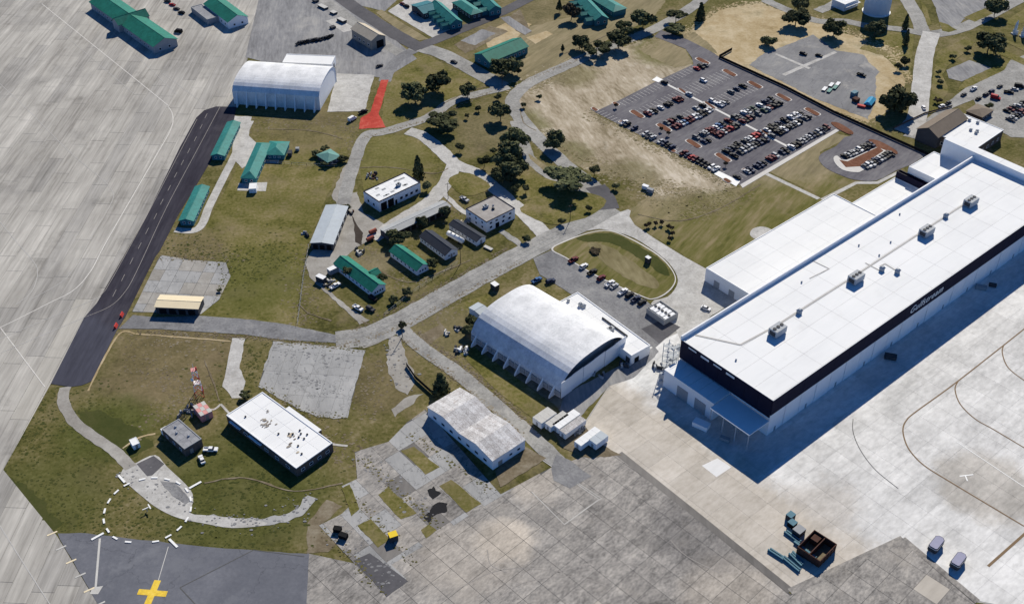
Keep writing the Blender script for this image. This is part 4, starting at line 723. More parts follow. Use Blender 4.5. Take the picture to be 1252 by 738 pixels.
# low wings on the car park side
def hbox(name, p, h0, mt, par=.35, panels=(6,3), z0=0):
    pts = [hl(q) for q in p]; xs = [q[0] for q in pts]; ys = [q[1] for q in pts]
    x0, x1, y0, y1 = min(xs), max(xs), HW+.4, max(ys)
    flat(t, x1-x0, y1-y0, h0, mt, M_wroof, par, M_wwall, (x0+x1)/2, (y0+y1)/2, panels); return x0, x1, y0, y1
wA = hbox('wing', [(87.4,395.1), (96.9,375.5), (150.1,449.5)], 7.0, M_wwall, .35, (8,3))
wB = hbox('wing', [(158.9,444.3), (184.4,463.3), (164.3,433.9)], 6.2, M_wwall, .3, (4,2))
cx0, cy0 = hl((189.4,461.8)); cx1, cy1 = hl((201.9,475.9)); wC = (cx0, HL, HW+.4, cy1)
flat(t, HL-.1-cx0, cy1-HW-.4, 13.0, M_wwall, M_wroof, .3, M_wwall, (cx0+HL-.1)/2, (HW+.4+cy1)/2, (2,2))
xC = wB[1]; y1_ = wB[3]
for bx in ((xC+.1, wC[0]-.1, y1_-.4, y1_), (xC+.1, xC+.5, HW+.5, y1_-.45), (wC[0]-.5, wC[0]-.1, HW+.5, y1_-.45)):
    MB().box(*bx, 0, 9.5).build('screen_wall', M_band, t)
for i in range(2): hvac(t, (xC+wC[0])/2, HW+7+9*i, 0.5, 7.0, 4.0, 4.5)
x0, y0 = hl((209.8,478.4)); xa, ya = hl((212.0,462.6))
MB().box(HL+.1, x0, -6, y0, 0, 21).build('end_block', M_wwall, t)
for i in range(7):
    yy0 = -6+(y0+6)*i/7; yy1 = -6+(y0+6)*(i+1)/7
    MB().box(HL+.2, x0-.1, yy0+.05, yy1-.05, 21.01, 21.2).build('roof_membrane', M_wroof, t)
# openings in the south-west wall of the wing
for k, u in enumerate((.25,.55,.8)):
    yy = wA[2]+(wA[3]-wA[2])*u; MB().box(wA[0]-.12, wA[0]-.03, yy-1.5, yy+1.5, .1, 3.4).build('roller_door', M_gwall, t)
# ---- arched hangars
def arch(name, label, p, eave, crown, skin, axis='y', fins=0, pw=2.6, nseg=16, doors=None, nb=8, finside=-1, gable_in=1.2, side_mat=None):
    t, Lx, Ly = bldg(name, label, p, 'hangar')
    if axis == 'y': a, b = Ly/2, Lx/2; f = lambda s_, u, z: (s_, u, z)        # s_ across, u along
    else: a, b = Lx/2, Ly/2; f = lambda s_, u, z: (u, s_, z)
    prof = []
    for i in range(nseg+1):
        q = -1+2*i/nseg; prof.append((b*q, eave+(crown-eave)*(1-abs(q)**pw)**(1/1.5)))
    prof = [(-b, .0)]+prof+[(b, .0)]
    for k in range(nb):                          # roof bays along the length
        u0 = -a+2*a*k/nb+.004; u1 = -a+2*a*(k+1)/nb-.004
        m = MB()
        for i in range(len(prof)-1):
            (s0,z0),(s1,z1) = prof[i], prof[i+1]
            q = [f(s0,u0,z0), f(s1,u0,z1), f(s1,u1,z1), f(s0,u1,z0)]
            if axis == 'y': q = [q[0],q[1],q[2],q[3]]
            else: q = q[::-1]
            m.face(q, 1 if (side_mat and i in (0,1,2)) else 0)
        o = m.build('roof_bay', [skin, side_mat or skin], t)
        for fc in o.data.polygons: fc.use_smooth = True
    for s_ in (-1,1):
        u = s_*(a-gable_in); m = MB(); q = [f(x,u,z*.992) for x,z in prof]; m.face(q); m.build('end_wall', M_gwall if gable_in > .5 else M_wwall, t)
    if doors:
        n, dh = doors
        for i in range(n):
            s0 = -b+2*b*i/n; s1 = -b+2*b*(i+1)/n; off = .0 if i%2 else .18
            q = [f(s0+.06, -a-.25-off, 0), f(s1-.06, -a-.05-off, dh)]
            m = MB(); xs = sorted((q[0][0],q[1][0])); ys = sorted((q[0][1],q[1][1])); m.box(xs[0],xs[1],ys[0],ys[1],.1,dh); m.build('hangar_door', M_wwall, t)
    for i in range(fins):
        u = -a+2*a*(i+.5)/fins; sgn = finside
        m = MB(); th = .25
        A = [f(sgn*b,u-th,0.0), f(sgn*(b+3.2),u-th,0.0), f(sgn*(b+2.9),u-th,1.2), f(sgn*(b-.2),u-th,eave*1.05)]; B = [f(sgn*b,u+th,0.0), f(sgn*(b+3.2),u+th,0.0), f(sgn*(b+2.9),u+th,1.2), f(sgn*(b-.2),u+th,eave*1.05)]
        m.face(A); m.face(B[::-1])
        for k in range(4): j = (k+1)%4; m.face([A[k],A[j],B[j],B[k]])
        m.build('buttress', M_wwall, t)
    return t, Lx, Ly
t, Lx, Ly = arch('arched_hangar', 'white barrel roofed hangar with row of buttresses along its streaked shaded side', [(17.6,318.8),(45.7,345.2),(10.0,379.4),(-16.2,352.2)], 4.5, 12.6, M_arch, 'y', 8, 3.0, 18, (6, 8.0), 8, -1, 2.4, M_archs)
for i in range(8): MB().box(-Lx/2-.4, -Lx/2-.02, -Ly/2+Ly*i/8+.3, -Ly/2+Ly*(i+1)/8-.3, 1.0, 3.2).build('side_window', M_gwall, t)
t, Lx, Ly = bldg('annex', 'long low white flat roofed annex along the arched hangar facing the car row', [(46.7,337.0),(54.7,343.9),(27.4,377.5),(19.7,371.4)])
flat(t, Lx, Ly, 5.0, M_wwall, M_wroof, .35, M_wwall, panels=(2,8))
openings(t, Lx, Ly, 'x+', row(10, 1.2, 1.6, 1.5)); openings(t, Lx, Ly, 'y-', [(-.4,.1,2.4,2.6)], 'roll', 'door', 'door_leaf')
hvac(t, -1.2, -Ly*.12, 4.7, 3.0, 1.8, 1.6); vent(t, 0, Ly*.33, 4.7, 1.2, 1.8); vent(t, .6, Ly*.30, 4.7, 1.4, 1.5); vent(t, -2, Ly*.45, 4.7, .9, 1.2)
MB().tube((1.6,-Ly*.28,5.1), (1.6,Ly*.06,5.1), .35, n=8).build('roof_duct', M_dsteel, t)
t, Lx, Ly = arch('arched_hangar', 'white barrel roofed hangar with deep blue shaded front beside the black taxiway', [(-100.7,541.0),(-98.5,573.3),(-147.1,581.0),(-146.7,547.2)], 8.0, 12.8, M_arch, 'y', 9, 2.6, 16, None, 9, -1, .3)
t, Lx, Ly = bldg('annex', 'narrow white annex with pale wall behind the hangar by the black taxiway', [(-101.6,584.1),(-99.7,595.2),(-129.7,597.2),(-127.2,587.1)])
flat(t, Lx, Ly, 5.0, M_wwall, M_wroof, .3, M_wwall, panels=(1,5)); openings(t, Lx, Ly, 'x-', row(6, 1.2, 1.6, 1.5)); openings(t, Lx, Ly, 'y-', [(.0,.1,2.2,2.6)], 'roll', 'door', 'door_leaf')
# ---- weathered shed with folded roof
t, Lx, Ly = bldg('shed', 'weathered white metal shed with folded ribbed roof beside the cracked apron', [(-6.5,281.4),(4.4,291.5),(-19.3,318.7),(-31.9,308.9)])
h = 4.6; MB().box(-Lx/2, Lx/2, -Ly/2, Ly/2, 0, h).build('wall', M_wwall, t)
kn = [(1.0,h+.1),(.5,h+1.9),(0,h+.2),(-.5,h+1.9),(-1.0,h+.1)]
for (u0,z0),(u1,z1) in zip(kn[:-1], kn[1:]):
    n = 8
    for i in range(n):
        x0 = -Lx/2-.3+(Lx+.6)*i/n; x1 = -Lx/2-.3+(Lx+.6)*(i+1)/n-.05
        m = MB(); A = [(x0,u1*Ly/2*1.01,z1),(x1,u1*Ly/2*1.01,z1),(x1,u0*Ly/2*1.01,z0),(x0,u0*Ly/2*1.01,z0)]; B = [(p[0],p[1],p[2]+.1) for p in A]
        m.face(B); m.face(A[::-1])
        for k in range(4): j = (k+1)%4; m.face([A[k],A[j],B[j],B[k]])
        m.build('roof_sheet', M_weath, t)
for s_ in (-1,1):
    m = MB(); m.face([(s_*Lx/2, u*Ly/2, z) for u, z in kn][::s_]); m.build('gable_wall', M_wwall, t)
openings(t, Lx, Ly, 'x-', row(7, 1.4, 2.0, 1.4)); openings(t, Lx, Ly, 'y-', [(-.55,.1,2.0,2.4)], 'door', 'door', 'door_leaf'); openings(t, Lx, Ly, 'y-', [(.1,1.6,1.6,1.2),(.6,1.6,1.6,1.2)])
# ---- white flat building by the tower site
t, Lx, Ly = bldg('flat_roofed_building', 'white flat roofed building with brown roof stains on the lawn by the cracked pad', [(-76.3,277.3),(-63.9,291.3),(-94.7,316.4),(-105.0,305.6)])
flat(t, Lx, Ly, 4.4, M_brick, M_wroof, .3, M_wwall, panels=(3,6))
MB().box(Lx/2+.05, Lx/2+1.6, -Ly*.30-.0, Ly*.16, 0, 4.2).build('side_bay', M_brick, t); MB().box(Lx/2+.05, Lx/2+1.7, -Ly*.30, Ly*.16, 4.22, 4.36).build('side_bay_roof', M_wroof, t)
rs = random.Random(9)
for k_ in range(34):
    cl_ = rs.choice(((-.12,.20),(-.05,.13),(.38,.26),(.15,.08),(-.3,.12),(.1,-.2),(-.3,-.3)) ); u = (cl_[0]+rs.gauss(0,.07))*Lx/2; v = (cl_[1]+rs.gauss(0,.035))*Ly; a_ = rs.uniform(.15,.75)*(2.0 if k_%5 == 0 else 1); b_ = a_*rs.uniform(.3,.6)
    sheet('roof_stain', rough([(u+a_*math.cos(q_*.628)+b_*.5*math.sin(q_*.628), v+b_*math.sin(q_*.628)-a_*.25*math.cos(q_*.628)) for q_ in range(10)], .15, .25, k_), 4.3+.002*k_, rs.choice((M_brown, M_tanroof, M_tanwall, M_tanwall)), t)
for u, v in ((.1,-.12),(.2,-.15),(.25,-.22),(.45,-.2),(.55,-.16),(-.1,-.3),(-.3,-.4),(.6,-.25),(-.5,.35),(.35,-.27),(-.2,-.05)): vent(t, u*Lx/2, v*Ly, 4.2, .5, .6, mt=M_dsteel)
openings(t, Lx, Ly, 'x-', row(6, 1.2, 2.0, 1.3)); openings(t, Lx, Ly, 'y-', row(4, 1.2, 1.6, 1.3))
MB().box(-Lx/2-.9, -Lx/2-.05, Ly*.28, Ly*.44, 3.0, 3.15).build('awning', M_wwall, t); MB().box(-Lx/2-.9, -Lx/2-.05, -Ly*.02, Ly*.16, 3.0, 3.15).build('awning', M_wwall, t)
# ---- grey roofed building
t, Lx, Ly = bldg('flat_roofed_building', 'small dark building with grey felt roof next to the two parked cars', [(-117.3,287.9),(-112.0,292.9),(-122.9,303.4),(-127.6,297.9)])
flat(t, Lx, Ly, 4.0, M_brick, M_groof, .25, M_gwall, panels=(2,3))
for u, v in ((-.3,.1),(.1,.3),(.3,-.2)): vent(t, u*Lx/2, v*Ly, 3.8, .6, .7)
openings(t, Lx, Ly, 'x-', row(3, 1.2, 1.3, 1.2)); openings(t, Lx, Ly, 'y-', [(-.3,.1,1.2,2.2)], 'door', 'door', 'door_leaf')
MB().box(-Lx/2+.2, -Lx/2+2.4, Ly/2+.05, Ly/2+1.8, 0, 2.4).build('side_porch', M_wwall, t)
# red and white shelter
t, Lx, Ly = bldg('equipment_shelter', 'faded red and white equipment shelter under the striped tower', [(-115.0,304.7),(-111.7,308.6),(-115.8,313.4),(-119.3,311.0)], 'shelter')
MB().box(-Lx/2, Lx/2, -Ly/2, Ly/2, 0, 3.0).build('wall', M_pink, t)
for i in range(3):
    for j in range(3): MB().box(-Lx/2+Lx*i/3+.03, -Lx/2+Lx*(i+1)/3-.03, -Ly/2+Ly*j/3+.03, -Ly/2+Ly*(j+1)/3-.03, 3.01, 3.2).build('roof_panel', M_pink if (i+j)%2 else M_faded, t)
openings(t, Lx, Ly, 'y-', [(0,.1,1.1,2.2)], 'door', 'door', 'door_leaf')
# striped lattice tower
t = thing('lattice_tower', 'red and white banded lattice tower with antennas beside the flat roofed buildings', 'tower', (*(-119.3,320.0),0), .3)
def tw(z): return 1.7-.9*z/13
for s1 in (-1,1):
    for s2 in (-1,1):
        for k in range(4):
            z0, z1 = 3.25*k, 3.25*(k+1); MB().tube((s1*tw(z0),s2*tw(z0),z0), (s1*tw(z1),s2*tw(z1),z1), .13, n=6).build('leg_section', M_red if k%2==0 else M_white, t)
for k in range(4):
    z0, z1 = 3.25*k, 3.25*(k+1); m = MB()
    for s_ in (-1,1):
        a0, a1 = tw(z0), tw(z1)
        for q in (((-a0,s_*a0,z0),(a1,s_*a1,z1)),((a0,s_*a0,z0),(-a1,s_*a1,z1)),((s_*a0,-a0,z0),(s_*a1,a1,z1)),((s_*a0,a0,z0),(s_*a1,-a1,z1)),((-a1,s_*a1,z1),(a1,s_*a1,z1)),((s_*a1,-a1,z1),(s_*a1,a1,z1))): m.tube(*q, .08, n=5)
    m.build('bracing', M_red if k%2==0 else M_white, t)
MB().box(-1.1,1.1,-1.1,1.1,13,13.15).build('platform', M_pink, t); MB().box(-1.2,1.2,-1.2,1.2,6.5,6.65).build('platform', M_white, t)
m = MB(); m.tube((0,0,13.2),(0,0,16.0),.12,.06); m.build('mast', M_white, t)
m = MB(); m.tube((.9,-.6,13.2),(.9,-.6,14.6),.35,.25,10); m.build('beacon', M_red, t)
m = MB(); m.tube((-.8,-.9,9.5),(-1.3,-1.6,9.7),.15,.7,12); m.build('dish', M_white, t)
# small white hut by the path
t, Lx, Ly = bldg('hut', 'small white box hut at the end of the gravel path', [(-136.5,290.6),(-135.1,293.0),(-137.0,295.9),(-138.8,293.8)], 'hut')
flat(t, Lx, Ly, 2.3, M_wwall, M_wroof, .12, M_wwall, pt=.12); openings(t, Lx, Ly, 'y-', [(0,.1,.9,1.9)], 'door', 'door', 'door_leaf')
# ---- cream roofed garage
t, Lx, Ly = bldg('garage', 'low garage with plain cream roof beside the black taxiway', [(-147.1,369.4),(-129.2,367.8),(-129.5,375.7),(-147.5,376.8)], 'garage')
gable(t, Lx, Ly, 3.7, .5, M_dwall, M_cream, 'x', .4); openings(t, Lx, Ly, 'y-', row(4, .1, 3.2, 2.8), 'roll', 'door', 'door_leaf')
# ---- teal roofed huts by the taxiway
t, Lx, Ly = bldg('barrack_hut', 'narrow teal roofed hut beside the taxiway just below the barrel roofed hangar', [(-149.1,491.0),(-143.2,489.9),(-141.3,521.1),(-147.5,524.5)])
gable(t, Lx, Ly, 2.9, 1.0, M_tealw, M_teal, 'y', .6); openings(t, Lx, Ly, 'y-', [(-.4,1,1.1,1.2),(.4,1,1.1,1.2)]); openings(t, Lx, Ly, 'x+', row(8, 1, 1.1, 1.2))
t, Lx, Ly = bldg('barrack_hut', 'narrow teal roofed hut beside the taxiway at the foot of the grey path', [(-152.1,434.3),(-146.1,432.6),(-144.8,460.4),(-150.8,462.9)])
gable(t, Lx, Ly, 2.9, 1.0, M_tealw, M_teal, 'y', .6); openings(t, Lx, Ly, 'y-', [(-.4,1,1.1,1.2),(.4,1,1.1,1.2)]); openings(t, Lx, Ly, 'x+', row(9, 1, 1.1, 1.2))
c, a, Lx, Ly = rect([(-130.5,469.7),(-123.6,468.2),(-122.0,498.7),(-128.3,504.4)])
t = thing('wing_building', 'L-shaped building with two dark teal hipped wings on the lawn', 'building', (c.x,c.y,0), a)
hip(t, Lx, Ly, 3.2, 1.9, M_tealw, M_teal, .5); openings(t, Lx, Ly, 'x+', row(6, 1, 1.1, 1.2)); openings(t, Lx, Ly, 'y-', [(-.4,1,1.2,1.2),(.4,1,1.2,1.2)])
c2_, a2_, L2, W2 = rect([(-122.4,491.6),(-114.1,490.5),(-114.4,502.7),(-125.3,504.0)]); d_ = c2_-c; dx = d_.x*math.cos(a)+d_.y*math.sin(a); dy = -d_.x*math.sin(a)+d_.y*math.cos(a)
hip(t, L2, W2, 3.0, 1.7, M_tealw, M_teal, .5, dx+1.2, dy, 'wing_wall')
for u in (-.5,0,.5): link('window', wmesh(1.2,1.2,'win')[0], t, (dx+1.2+u*L2/2, dy-W2/2, 1.0), 0)
t, Lx, Ly = bldg('pavilion', 'small pale green hipped pavilion among shrubs beside the gravel drive', [(-90.2,484.0),(-85.7,490.1),(-91.8,497.2),(-96.2,490.1)], 'pavilion')
hip(t, Lx, Ly, 2.7, 1.6, M_dwall, M_tealp, .5); openings(t, Lx, Ly, 'y-', [(-.4,1,1.1,1.1),(.4,1,1.1,1.1)]); openings(t, Lx, Ly, 'x-', [(0,.1,1,2)], 'door', 'door', 'door_leaf')
# ---- silver metal warehouse
t, Lx, Ly = bldg('warehouse', 'open ended warehouse with plain silver metal roof on the gravel yard', [(-89.5,415.3),(-79.5,413.4),(-76.3,443.4),(-86.4,445.1)], 'warehouse')
gable(t, Lx, Ly, 3.5, .7, M_dwall, M_silver, 'y', .3); openings(t, Lx, Ly, 'y-', row(3, .1, 2.4, 2.8), 'roll', 'door', 'door_leaf'); openings(t, Lx, Ly, 'x+', row(5, 1, 1.6, 1.2))
# ---- white workshop with black fascia
t, Lx, Ly = bldg('workshop', 'white workshop with black fascia and dark garage openings, grey patches on its roof', [(-61.7,444.7),(-43.6,461.0),(-51.7,470.1),(-69.9,453.2)], 'workshop')
flat(t, Lx, Ly, 5.8, M_wwall, M_wroof, .35, M_band, panels=(7,3))
openings(t, Lx, Ly, 'y-', [(-.78,.1,3.4,4.2),(-.45,.1,3.4,4.2),(-.2,.1,1.2,2.4)], 'roll', 'door', 'door_leaf'); openings(t, Lx, Ly, 'y-', [(.05,1.4,1.8,1.6),(.3,1.4,1.8,1.6),(.55,1.4,1.8,1.6),(.8,1.4,1.8,1.6)]); openings(t, Lx, Ly, 'x-', [(-.4,1.4,1.6,1.6),(.3,1.4,1.6,1.6)])
rr = random.Random(4)
for i in range(12):
    x, y = rr.uniform(-.42,.42)*Lx, rr.uniform(-.38,.38)*Ly; MB().box(x-1.0,x+1.0,y-.5,y+.5,5.5,5.62).build('skylight', M_gwall, t)
hvac(t, 3, -1.2, 5.5, 2.2, 1.5, 1.4)
# ---- long grey open shed
t, Lx, Ly = bldg('long_shed', 'long narrow shed with pale grey roof and dark open front beside the white workshop', [(-55.4,421.0),(-29.1,444.0),(-32.2,449.2),(-59.7,425.8)], 'shed')
gable(t, Lx, Ly, 3.3, .6, M_dwall, M_shedroof, 'x', .4); openings(t, Lx, Ly, 'y-', row(9, .1, 2.8, 2.7), 'roll', 'door', 'door_leaf')
# ---- two storey block
t, Lx, Ly = bldg('office_block', 'white two storey office block with gravelled flat roof and black fascia', [(-11.6,427.6),(1.4,439.4),(-8.3,450.0),(-21.2,439.1)])
flat(t, Lx, Ly, 5.8, M_wwall, M_gravroof, .3, M_band); openings(t, Lx, Ly, 'y-', [(-.7,1.2,1.6,1.4),(.15,1.2,1.6,1.4),(.6,1.2,1.6,1.4),(-.7,3.6,1.6,1.2),(-.3,3.6,1.6,1.2),(.2,3.6,1.6,1.2),(.65,3.6,1.6,1.2)]); openings(t, Lx, Ly, 'y-', [(-.25,.1,2.2,2.6)], 'roll', 'door', 'door_leaf'); openings(t, Lx, Ly, 'x-', row(3, 3.6, 1.4, 1.2)+row(3, 1.2, 1.4, 1.2))
hvac(t, -1.0, 2.2, 5.5, 2.4, 1.6, 1.3); vent(t, .6, -1.2, 5.5, 1.0, 1.0, mt=M_dsteel); vent(t, 2.5, 1.0, 5.5, .6, .7)
# ---- gabled houses along the main road
t, Lx, Ly = bldg('gabled_hut', 'low hut with charcoal roof tucked against the white two storey block', [(-15.3,416.6),(-12.5,421.6),(-25.1,434.6),(-28.3,430.3)]); gable(t, Lx, Ly, 2.6, 1.1, M_wwall, M_dgroof, 'y', .4); openings(t, Lx, Ly, 'x-', row(7, 1, 1.0, 1.0)); openings(t, Lx, Ly, 'y-', [(0,.1,1,2)], 'door', 'door', 'door_leaf')
t, Lx, Ly = bldg('gabled_hut', 'white hut with charcoal roof between the tank trailer and the green roofed hut', [(-29.1,406.5),(-24.4,411.1),(-36.5,426.0),(-41.1,420.2)]); gable(t, Lx, Ly, 2.8, 1.7, M_wwall, M_dgroof, 'y', .4, roof2=M_dgroof); openings(t, Lx, Ly, 'x-', row(8, 1, 1.0, 1.1)); openings(t, Lx, Ly, 'y-', [(-.4,1,1.0,1.1),(.4,1,1.0,1.1)]); openings(t, Lx, Ly, 'y-', [(0,.1,1,2)], 'door', 'door', 'door_leaf')
t, Lx, Ly = bldg('gabled_hut', 'white walled hut with simple green gable roof beside the charcoal roofed hut', [(-40.9,394.9),(-36.6,400.2),(-49.4,414.0),(-53.4,409.3)]); gable(t, Lx, Ly, 3.0, 1.7, M_wwall, M_green, 'y', .5); openings(t, Lx, Ly, 'x-', row(6, 1, 1.1, 1.2)); openings(t, Lx, Ly, 'y-', [(-.45,1,1.0,1.2),(0,1,1.0,1.2),(.45,1,1.0,1.2)])
t, Lx, Ly = bldg('gabled_house', 'T-shaped white house with green gable roof and small rear wing near the junction', [(-59.2,379.8),(-53.7,385.7),(-72.8,405.1),(-76.4,400.0)], 'house'); gable(t, Lx, Ly, 3.2, 2.0, M_wwall, M_green, 'y', .5); openings(t, Lx, Ly, 'x-', row(9, 1, 1.1, 1.2)); openings(t, Lx, Ly, 'y-', [(-.55,1,1.0,1.2),(-.2,1,1.0,1.2),(.2,1,1.0,1.2),(.55,1,1.0,1.2)])
gable(t, Lx*.55, 4.4, 2.9, 1.3, M_wwall, M_green, 'x', .3, Lx/2+Lx*.25, -Ly*.12, pname='rear_wing_wall')
# ---- brown barn
t, Lx, Ly = bldg('barn', 'tan roofed barn with open dark end on the hardstand', [(-80.8,611.5),(-74.3,618.4),(-87.3,634.2),(-94.4,627.1)], 'barn')
gable(t, Lx, Ly, 6.2, 2.4, M_tanwall, M_tanroof, 'y', .5); openings(t, Lx, Ly, 'y-', [(.2,.1,5.0,4.6)], 'roll', 'door', 'door_leaf'); openings(t, Lx, Ly, 'x-', row(4, 1.6, 1.8, 1.6))
# ---- green roofed buildings, top left
t, Lx, Ly = bldg('terminal_building', 'long green roofed building in two sections on the far left apron', [(-204.3,606.5),(-197.3,617.7),(-250.2,680.8),(-259.8,666.1)]); gable(t, Lx, Ly, 4.8, 3.0, M_gwall, M_green, 'y', .7); openings(t, Lx, Ly, 'x-', row(14, 1.3, 1.6, 1.6)); openings(t, Lx, Ly, 'y-', [(-.5,1.2,1.6,1.6),(.3,1.2,1.6,1.6)])
gable(t, Lx+5.0, 8.0, 5.2, 3.1, M_gwall, M_green, 'x', .4, 0, Ly*.02, pname='cross_wing_wall')
t, Lx, Ly = bldg('terminal_building', 'shorter building with dark green roof and white gable at the top edge', [(-167.9,637.0),(-161.6,650.7),(-181.2,675.8),(-187.8,663.7)]); gable(t, Lx, Ly, 4.6, 2.8, M_wwall, M_green, 'y', .5, roof2=M_green); openings(t, Lx, Ly, 'y-', [(-.4,1.2,1.4,1.4),(.4,1.2,1.4,1.4)]); openings(t, Lx, Ly, 'x-', row(6, 1.3, 1.4, 1.4))
flat(t, Lx*.55, Ly*.7, 3.6, M_gwall, M_groof, .3, M_gwall, -Lx*.8, Ly*.25)
# ---- teal roofed clinics, top centre
def dormer_block(name, label, p, n, roof, h=4.0, rh=2.4):
    t, Lx, Ly = bldg(name, label, p); gable(t, Lx, Ly, h, rh, M_tealw, roof, 'y', .5)
    for i in range(n):
        y = -Ly/2+Ly*(i+.5)/n; gable(t, 5.0, Ly/n*.55, h*.8, 1.2, M_tealw, roof, 'x', .3, -Lx/2-2.2, y, pname='bay_wall')
    openings(t, Lx, Ly, 'y-', [(-.5,1.2,1.4,1.4),(.5,1.2,1.4,1.4)]); return t
dormer_block('clinic', 'teal roofed block with row of gabled bays facing the pale car park', [(-35.6,636.9),(-31.0,643.7),(-44.6,670.8),(-50.3,663.6)], 5, M_teal)
dormer_block('clinic', 'teal roofed block with gabled bays at the top edge left of the dark tree', [(-13.0,656.4),(-7.5,662.4),(-18.6,688.1),(-24.6,680.6)], 3, M_teal)
dormer_block('clinic', 'teal roofed block with gabled bays right of the leafless dark tree', [(51.0,641.4),(56.9,649.4),(46.1,680.6),(39.6,673.2)], 4, M_teal)
t, Lx, Ly = bldg('clinic', 'plain teal roofed block between two gabled clinics above the dark road', [(-23.8,650.6),(-19.0,657.6),(-31.1,675.7),(-35.9,668.4)]); hip(t, Lx, Ly, 3.8, 1.8, M_dwall, M_teal, .5); openings(t, Lx, Ly, 'x-', row(6, 1.2, 1.4, 1.4)); openings(t, Lx, Ly, 'y-', [(-.4,1.2,1.2,1.4),(.4,1.2,1.2,1.4)])
t, Lx, Ly = bldg('clinic', 'plain long teal roofed block at the top edge above the tree lined road', [(62.7,655.3),(69.3,662.4),(56.0,683.1),(49.4,675.7)]); hip(t, Lx, Ly, 3.8, 1.8, M_tealw, M_teal, .5); openings(t, Lx, Ly, 'x-', row(8, 1.2, 1.4, 1.4))
t, Lx, Ly = bldg('clinic', 'dark roofed block with blue grey canopies at the back of the pale car park', [(-52.6,651.8),(-45.6,661.2),(-53.8,673.2),(-60.9,664.7)]); gable(t, Lx, Ly, 3.8, 1.5, M_dwall, M_tealw, 'x', .5); openings(t, Lx, Ly, 'y-', row(4, 1.2, 1.4, 1.4))
t, Lx, Ly = bldg('green_barn', 'broad green roofed building beside the dark trees and sandy patch', [(-13.3,587.1),(8.0,607.6),(1.4,618.2),(-20.5,599.2)]); gable(t, Lx, Ly, 4.4, 2.8, M_tealw, M_green, 'x', .6); openings(t, Lx, Ly, 'x-', [(-.4,1.2,1.6,1.6),(.4,1.2,1.6,1.6)]); openings(t, Lx, Ly, 'y-', row(8, 1.2, 1.5, 1.5))
# ---- small white block, water tank, corner building
t, Lx, Ly = bldg('pump_house', 'small white flat roofed pump house left of the big water tank', [(204.2,664.8),(214.5,672.1),(210.2,681.9),(199.6,673.3)]); flat(t, Lx, Ly, 4.6, M_wwall, M_wroof, .3, M_wwall, panels=(3,2)); openings(t, Lx, Ly, 'y-', row(3, 1.2, 1.4, 1.4)); MB().box(-Lx/2-.2, Lx/2+.2, -Ly/2-1.6, -Ly/2-.05, 2.9, 3.05).build('canopy', M_wroof, t)
tk = Vector((224.8,657.0)); t = thing('water_tank', 'big round pale blue white storage tank at the top edge', 'tank', (tk.x, tk.y+7.6, 0), 0)
R_ = 7.9
for k in range(6):
    m = MB(); n = 40; z0, z1 = .4+3.6*k, .4+3.6*(k+1)-.03; rr_ = R_+(.03 if k%2 else 0)
    for i in range(n):
        a0, a1 = 2*math.pi*i/n, 2*math.pi*(i+1)/n; m.face([(rr_*math.cos(a0),rr_*math.sin(a0),z0),(rr_*math.cos(a1),rr_*math.sin(a1),z0),(rr_*math.cos(a1),rr_*math.sin(a1),z1),(rr_*math.cos(a0),rr_*math.sin(a0),z1)])
    m.build('shell_ring', M_tank, t)
MB().tube((0,0,21.9),(0,0,24.0),R_+.1,.6,40).build('tank_roof', M_tank, t); MB().tube((0,0,0),(0,0,.45),R_+.7,R_+.7,40).build('base_ring', M_white, t)
t, Lx, Ly = bldg('corner_building', 'building with brown pitched wing and white flat roof beyond the end of the hangar', [(228.7,491.4),(250.0,509.0),(231.2,531.9),(210.6,510.7)])
flat(t, Lx, Ly, 6.0, M_brick, M_wroof, .3, M_wwall, panels=(3,4))
gable(t, Lx*.98, Ly*.42, 6.6, 3.0, M_dwall, M_brown, 'x', .5, -Lx*.14, Ly*.36, pname='brown_wing_wall')
for u, v in ((.1,-.1),(.2,-.2),(.05,-.22),(.7,.1),(.75,-.05),(.6,.2)): vent(t, u*Lx/2, v*Ly, 5.8, 1.2, 1.2)
openings(t, Lx, Ly, 'y-', row(5, 1.2, 1.6, 1.6)); openings(t, Lx, Ly, 'x-', row(4, 1.2, 1.6, 1.6))
t, Lx, Ly = bldg('kiosk', 'small building with grey brown roof between the parked cars, top right', [(245.4,528.6),(253.3,535.6),(248.5,543.5),(240.3,535.6)]); hip(t, Lx, Ly, 2.8, 1.3, M_brick, M_brown, .5); openings(t, Lx, Ly, 'y-', row(3, 1, 1.2, 1.2))
t, Lx, Ly = bldg('lean_shed', 'small plain grey roofed shed behind the arched hangar', [(-12.8,364.7),(-9.5,368.5),(-14.3,373.4),(-17.6,369.6)], 'shed'); gable(t, Lx, Ly, 2.7, .5, M_wwall, M_silver, 'x', .2); openings(t, Lx, Ly, 'y-', [(0,.1,1.8,2.1)], 'roll', 'door', 'door_leaf')

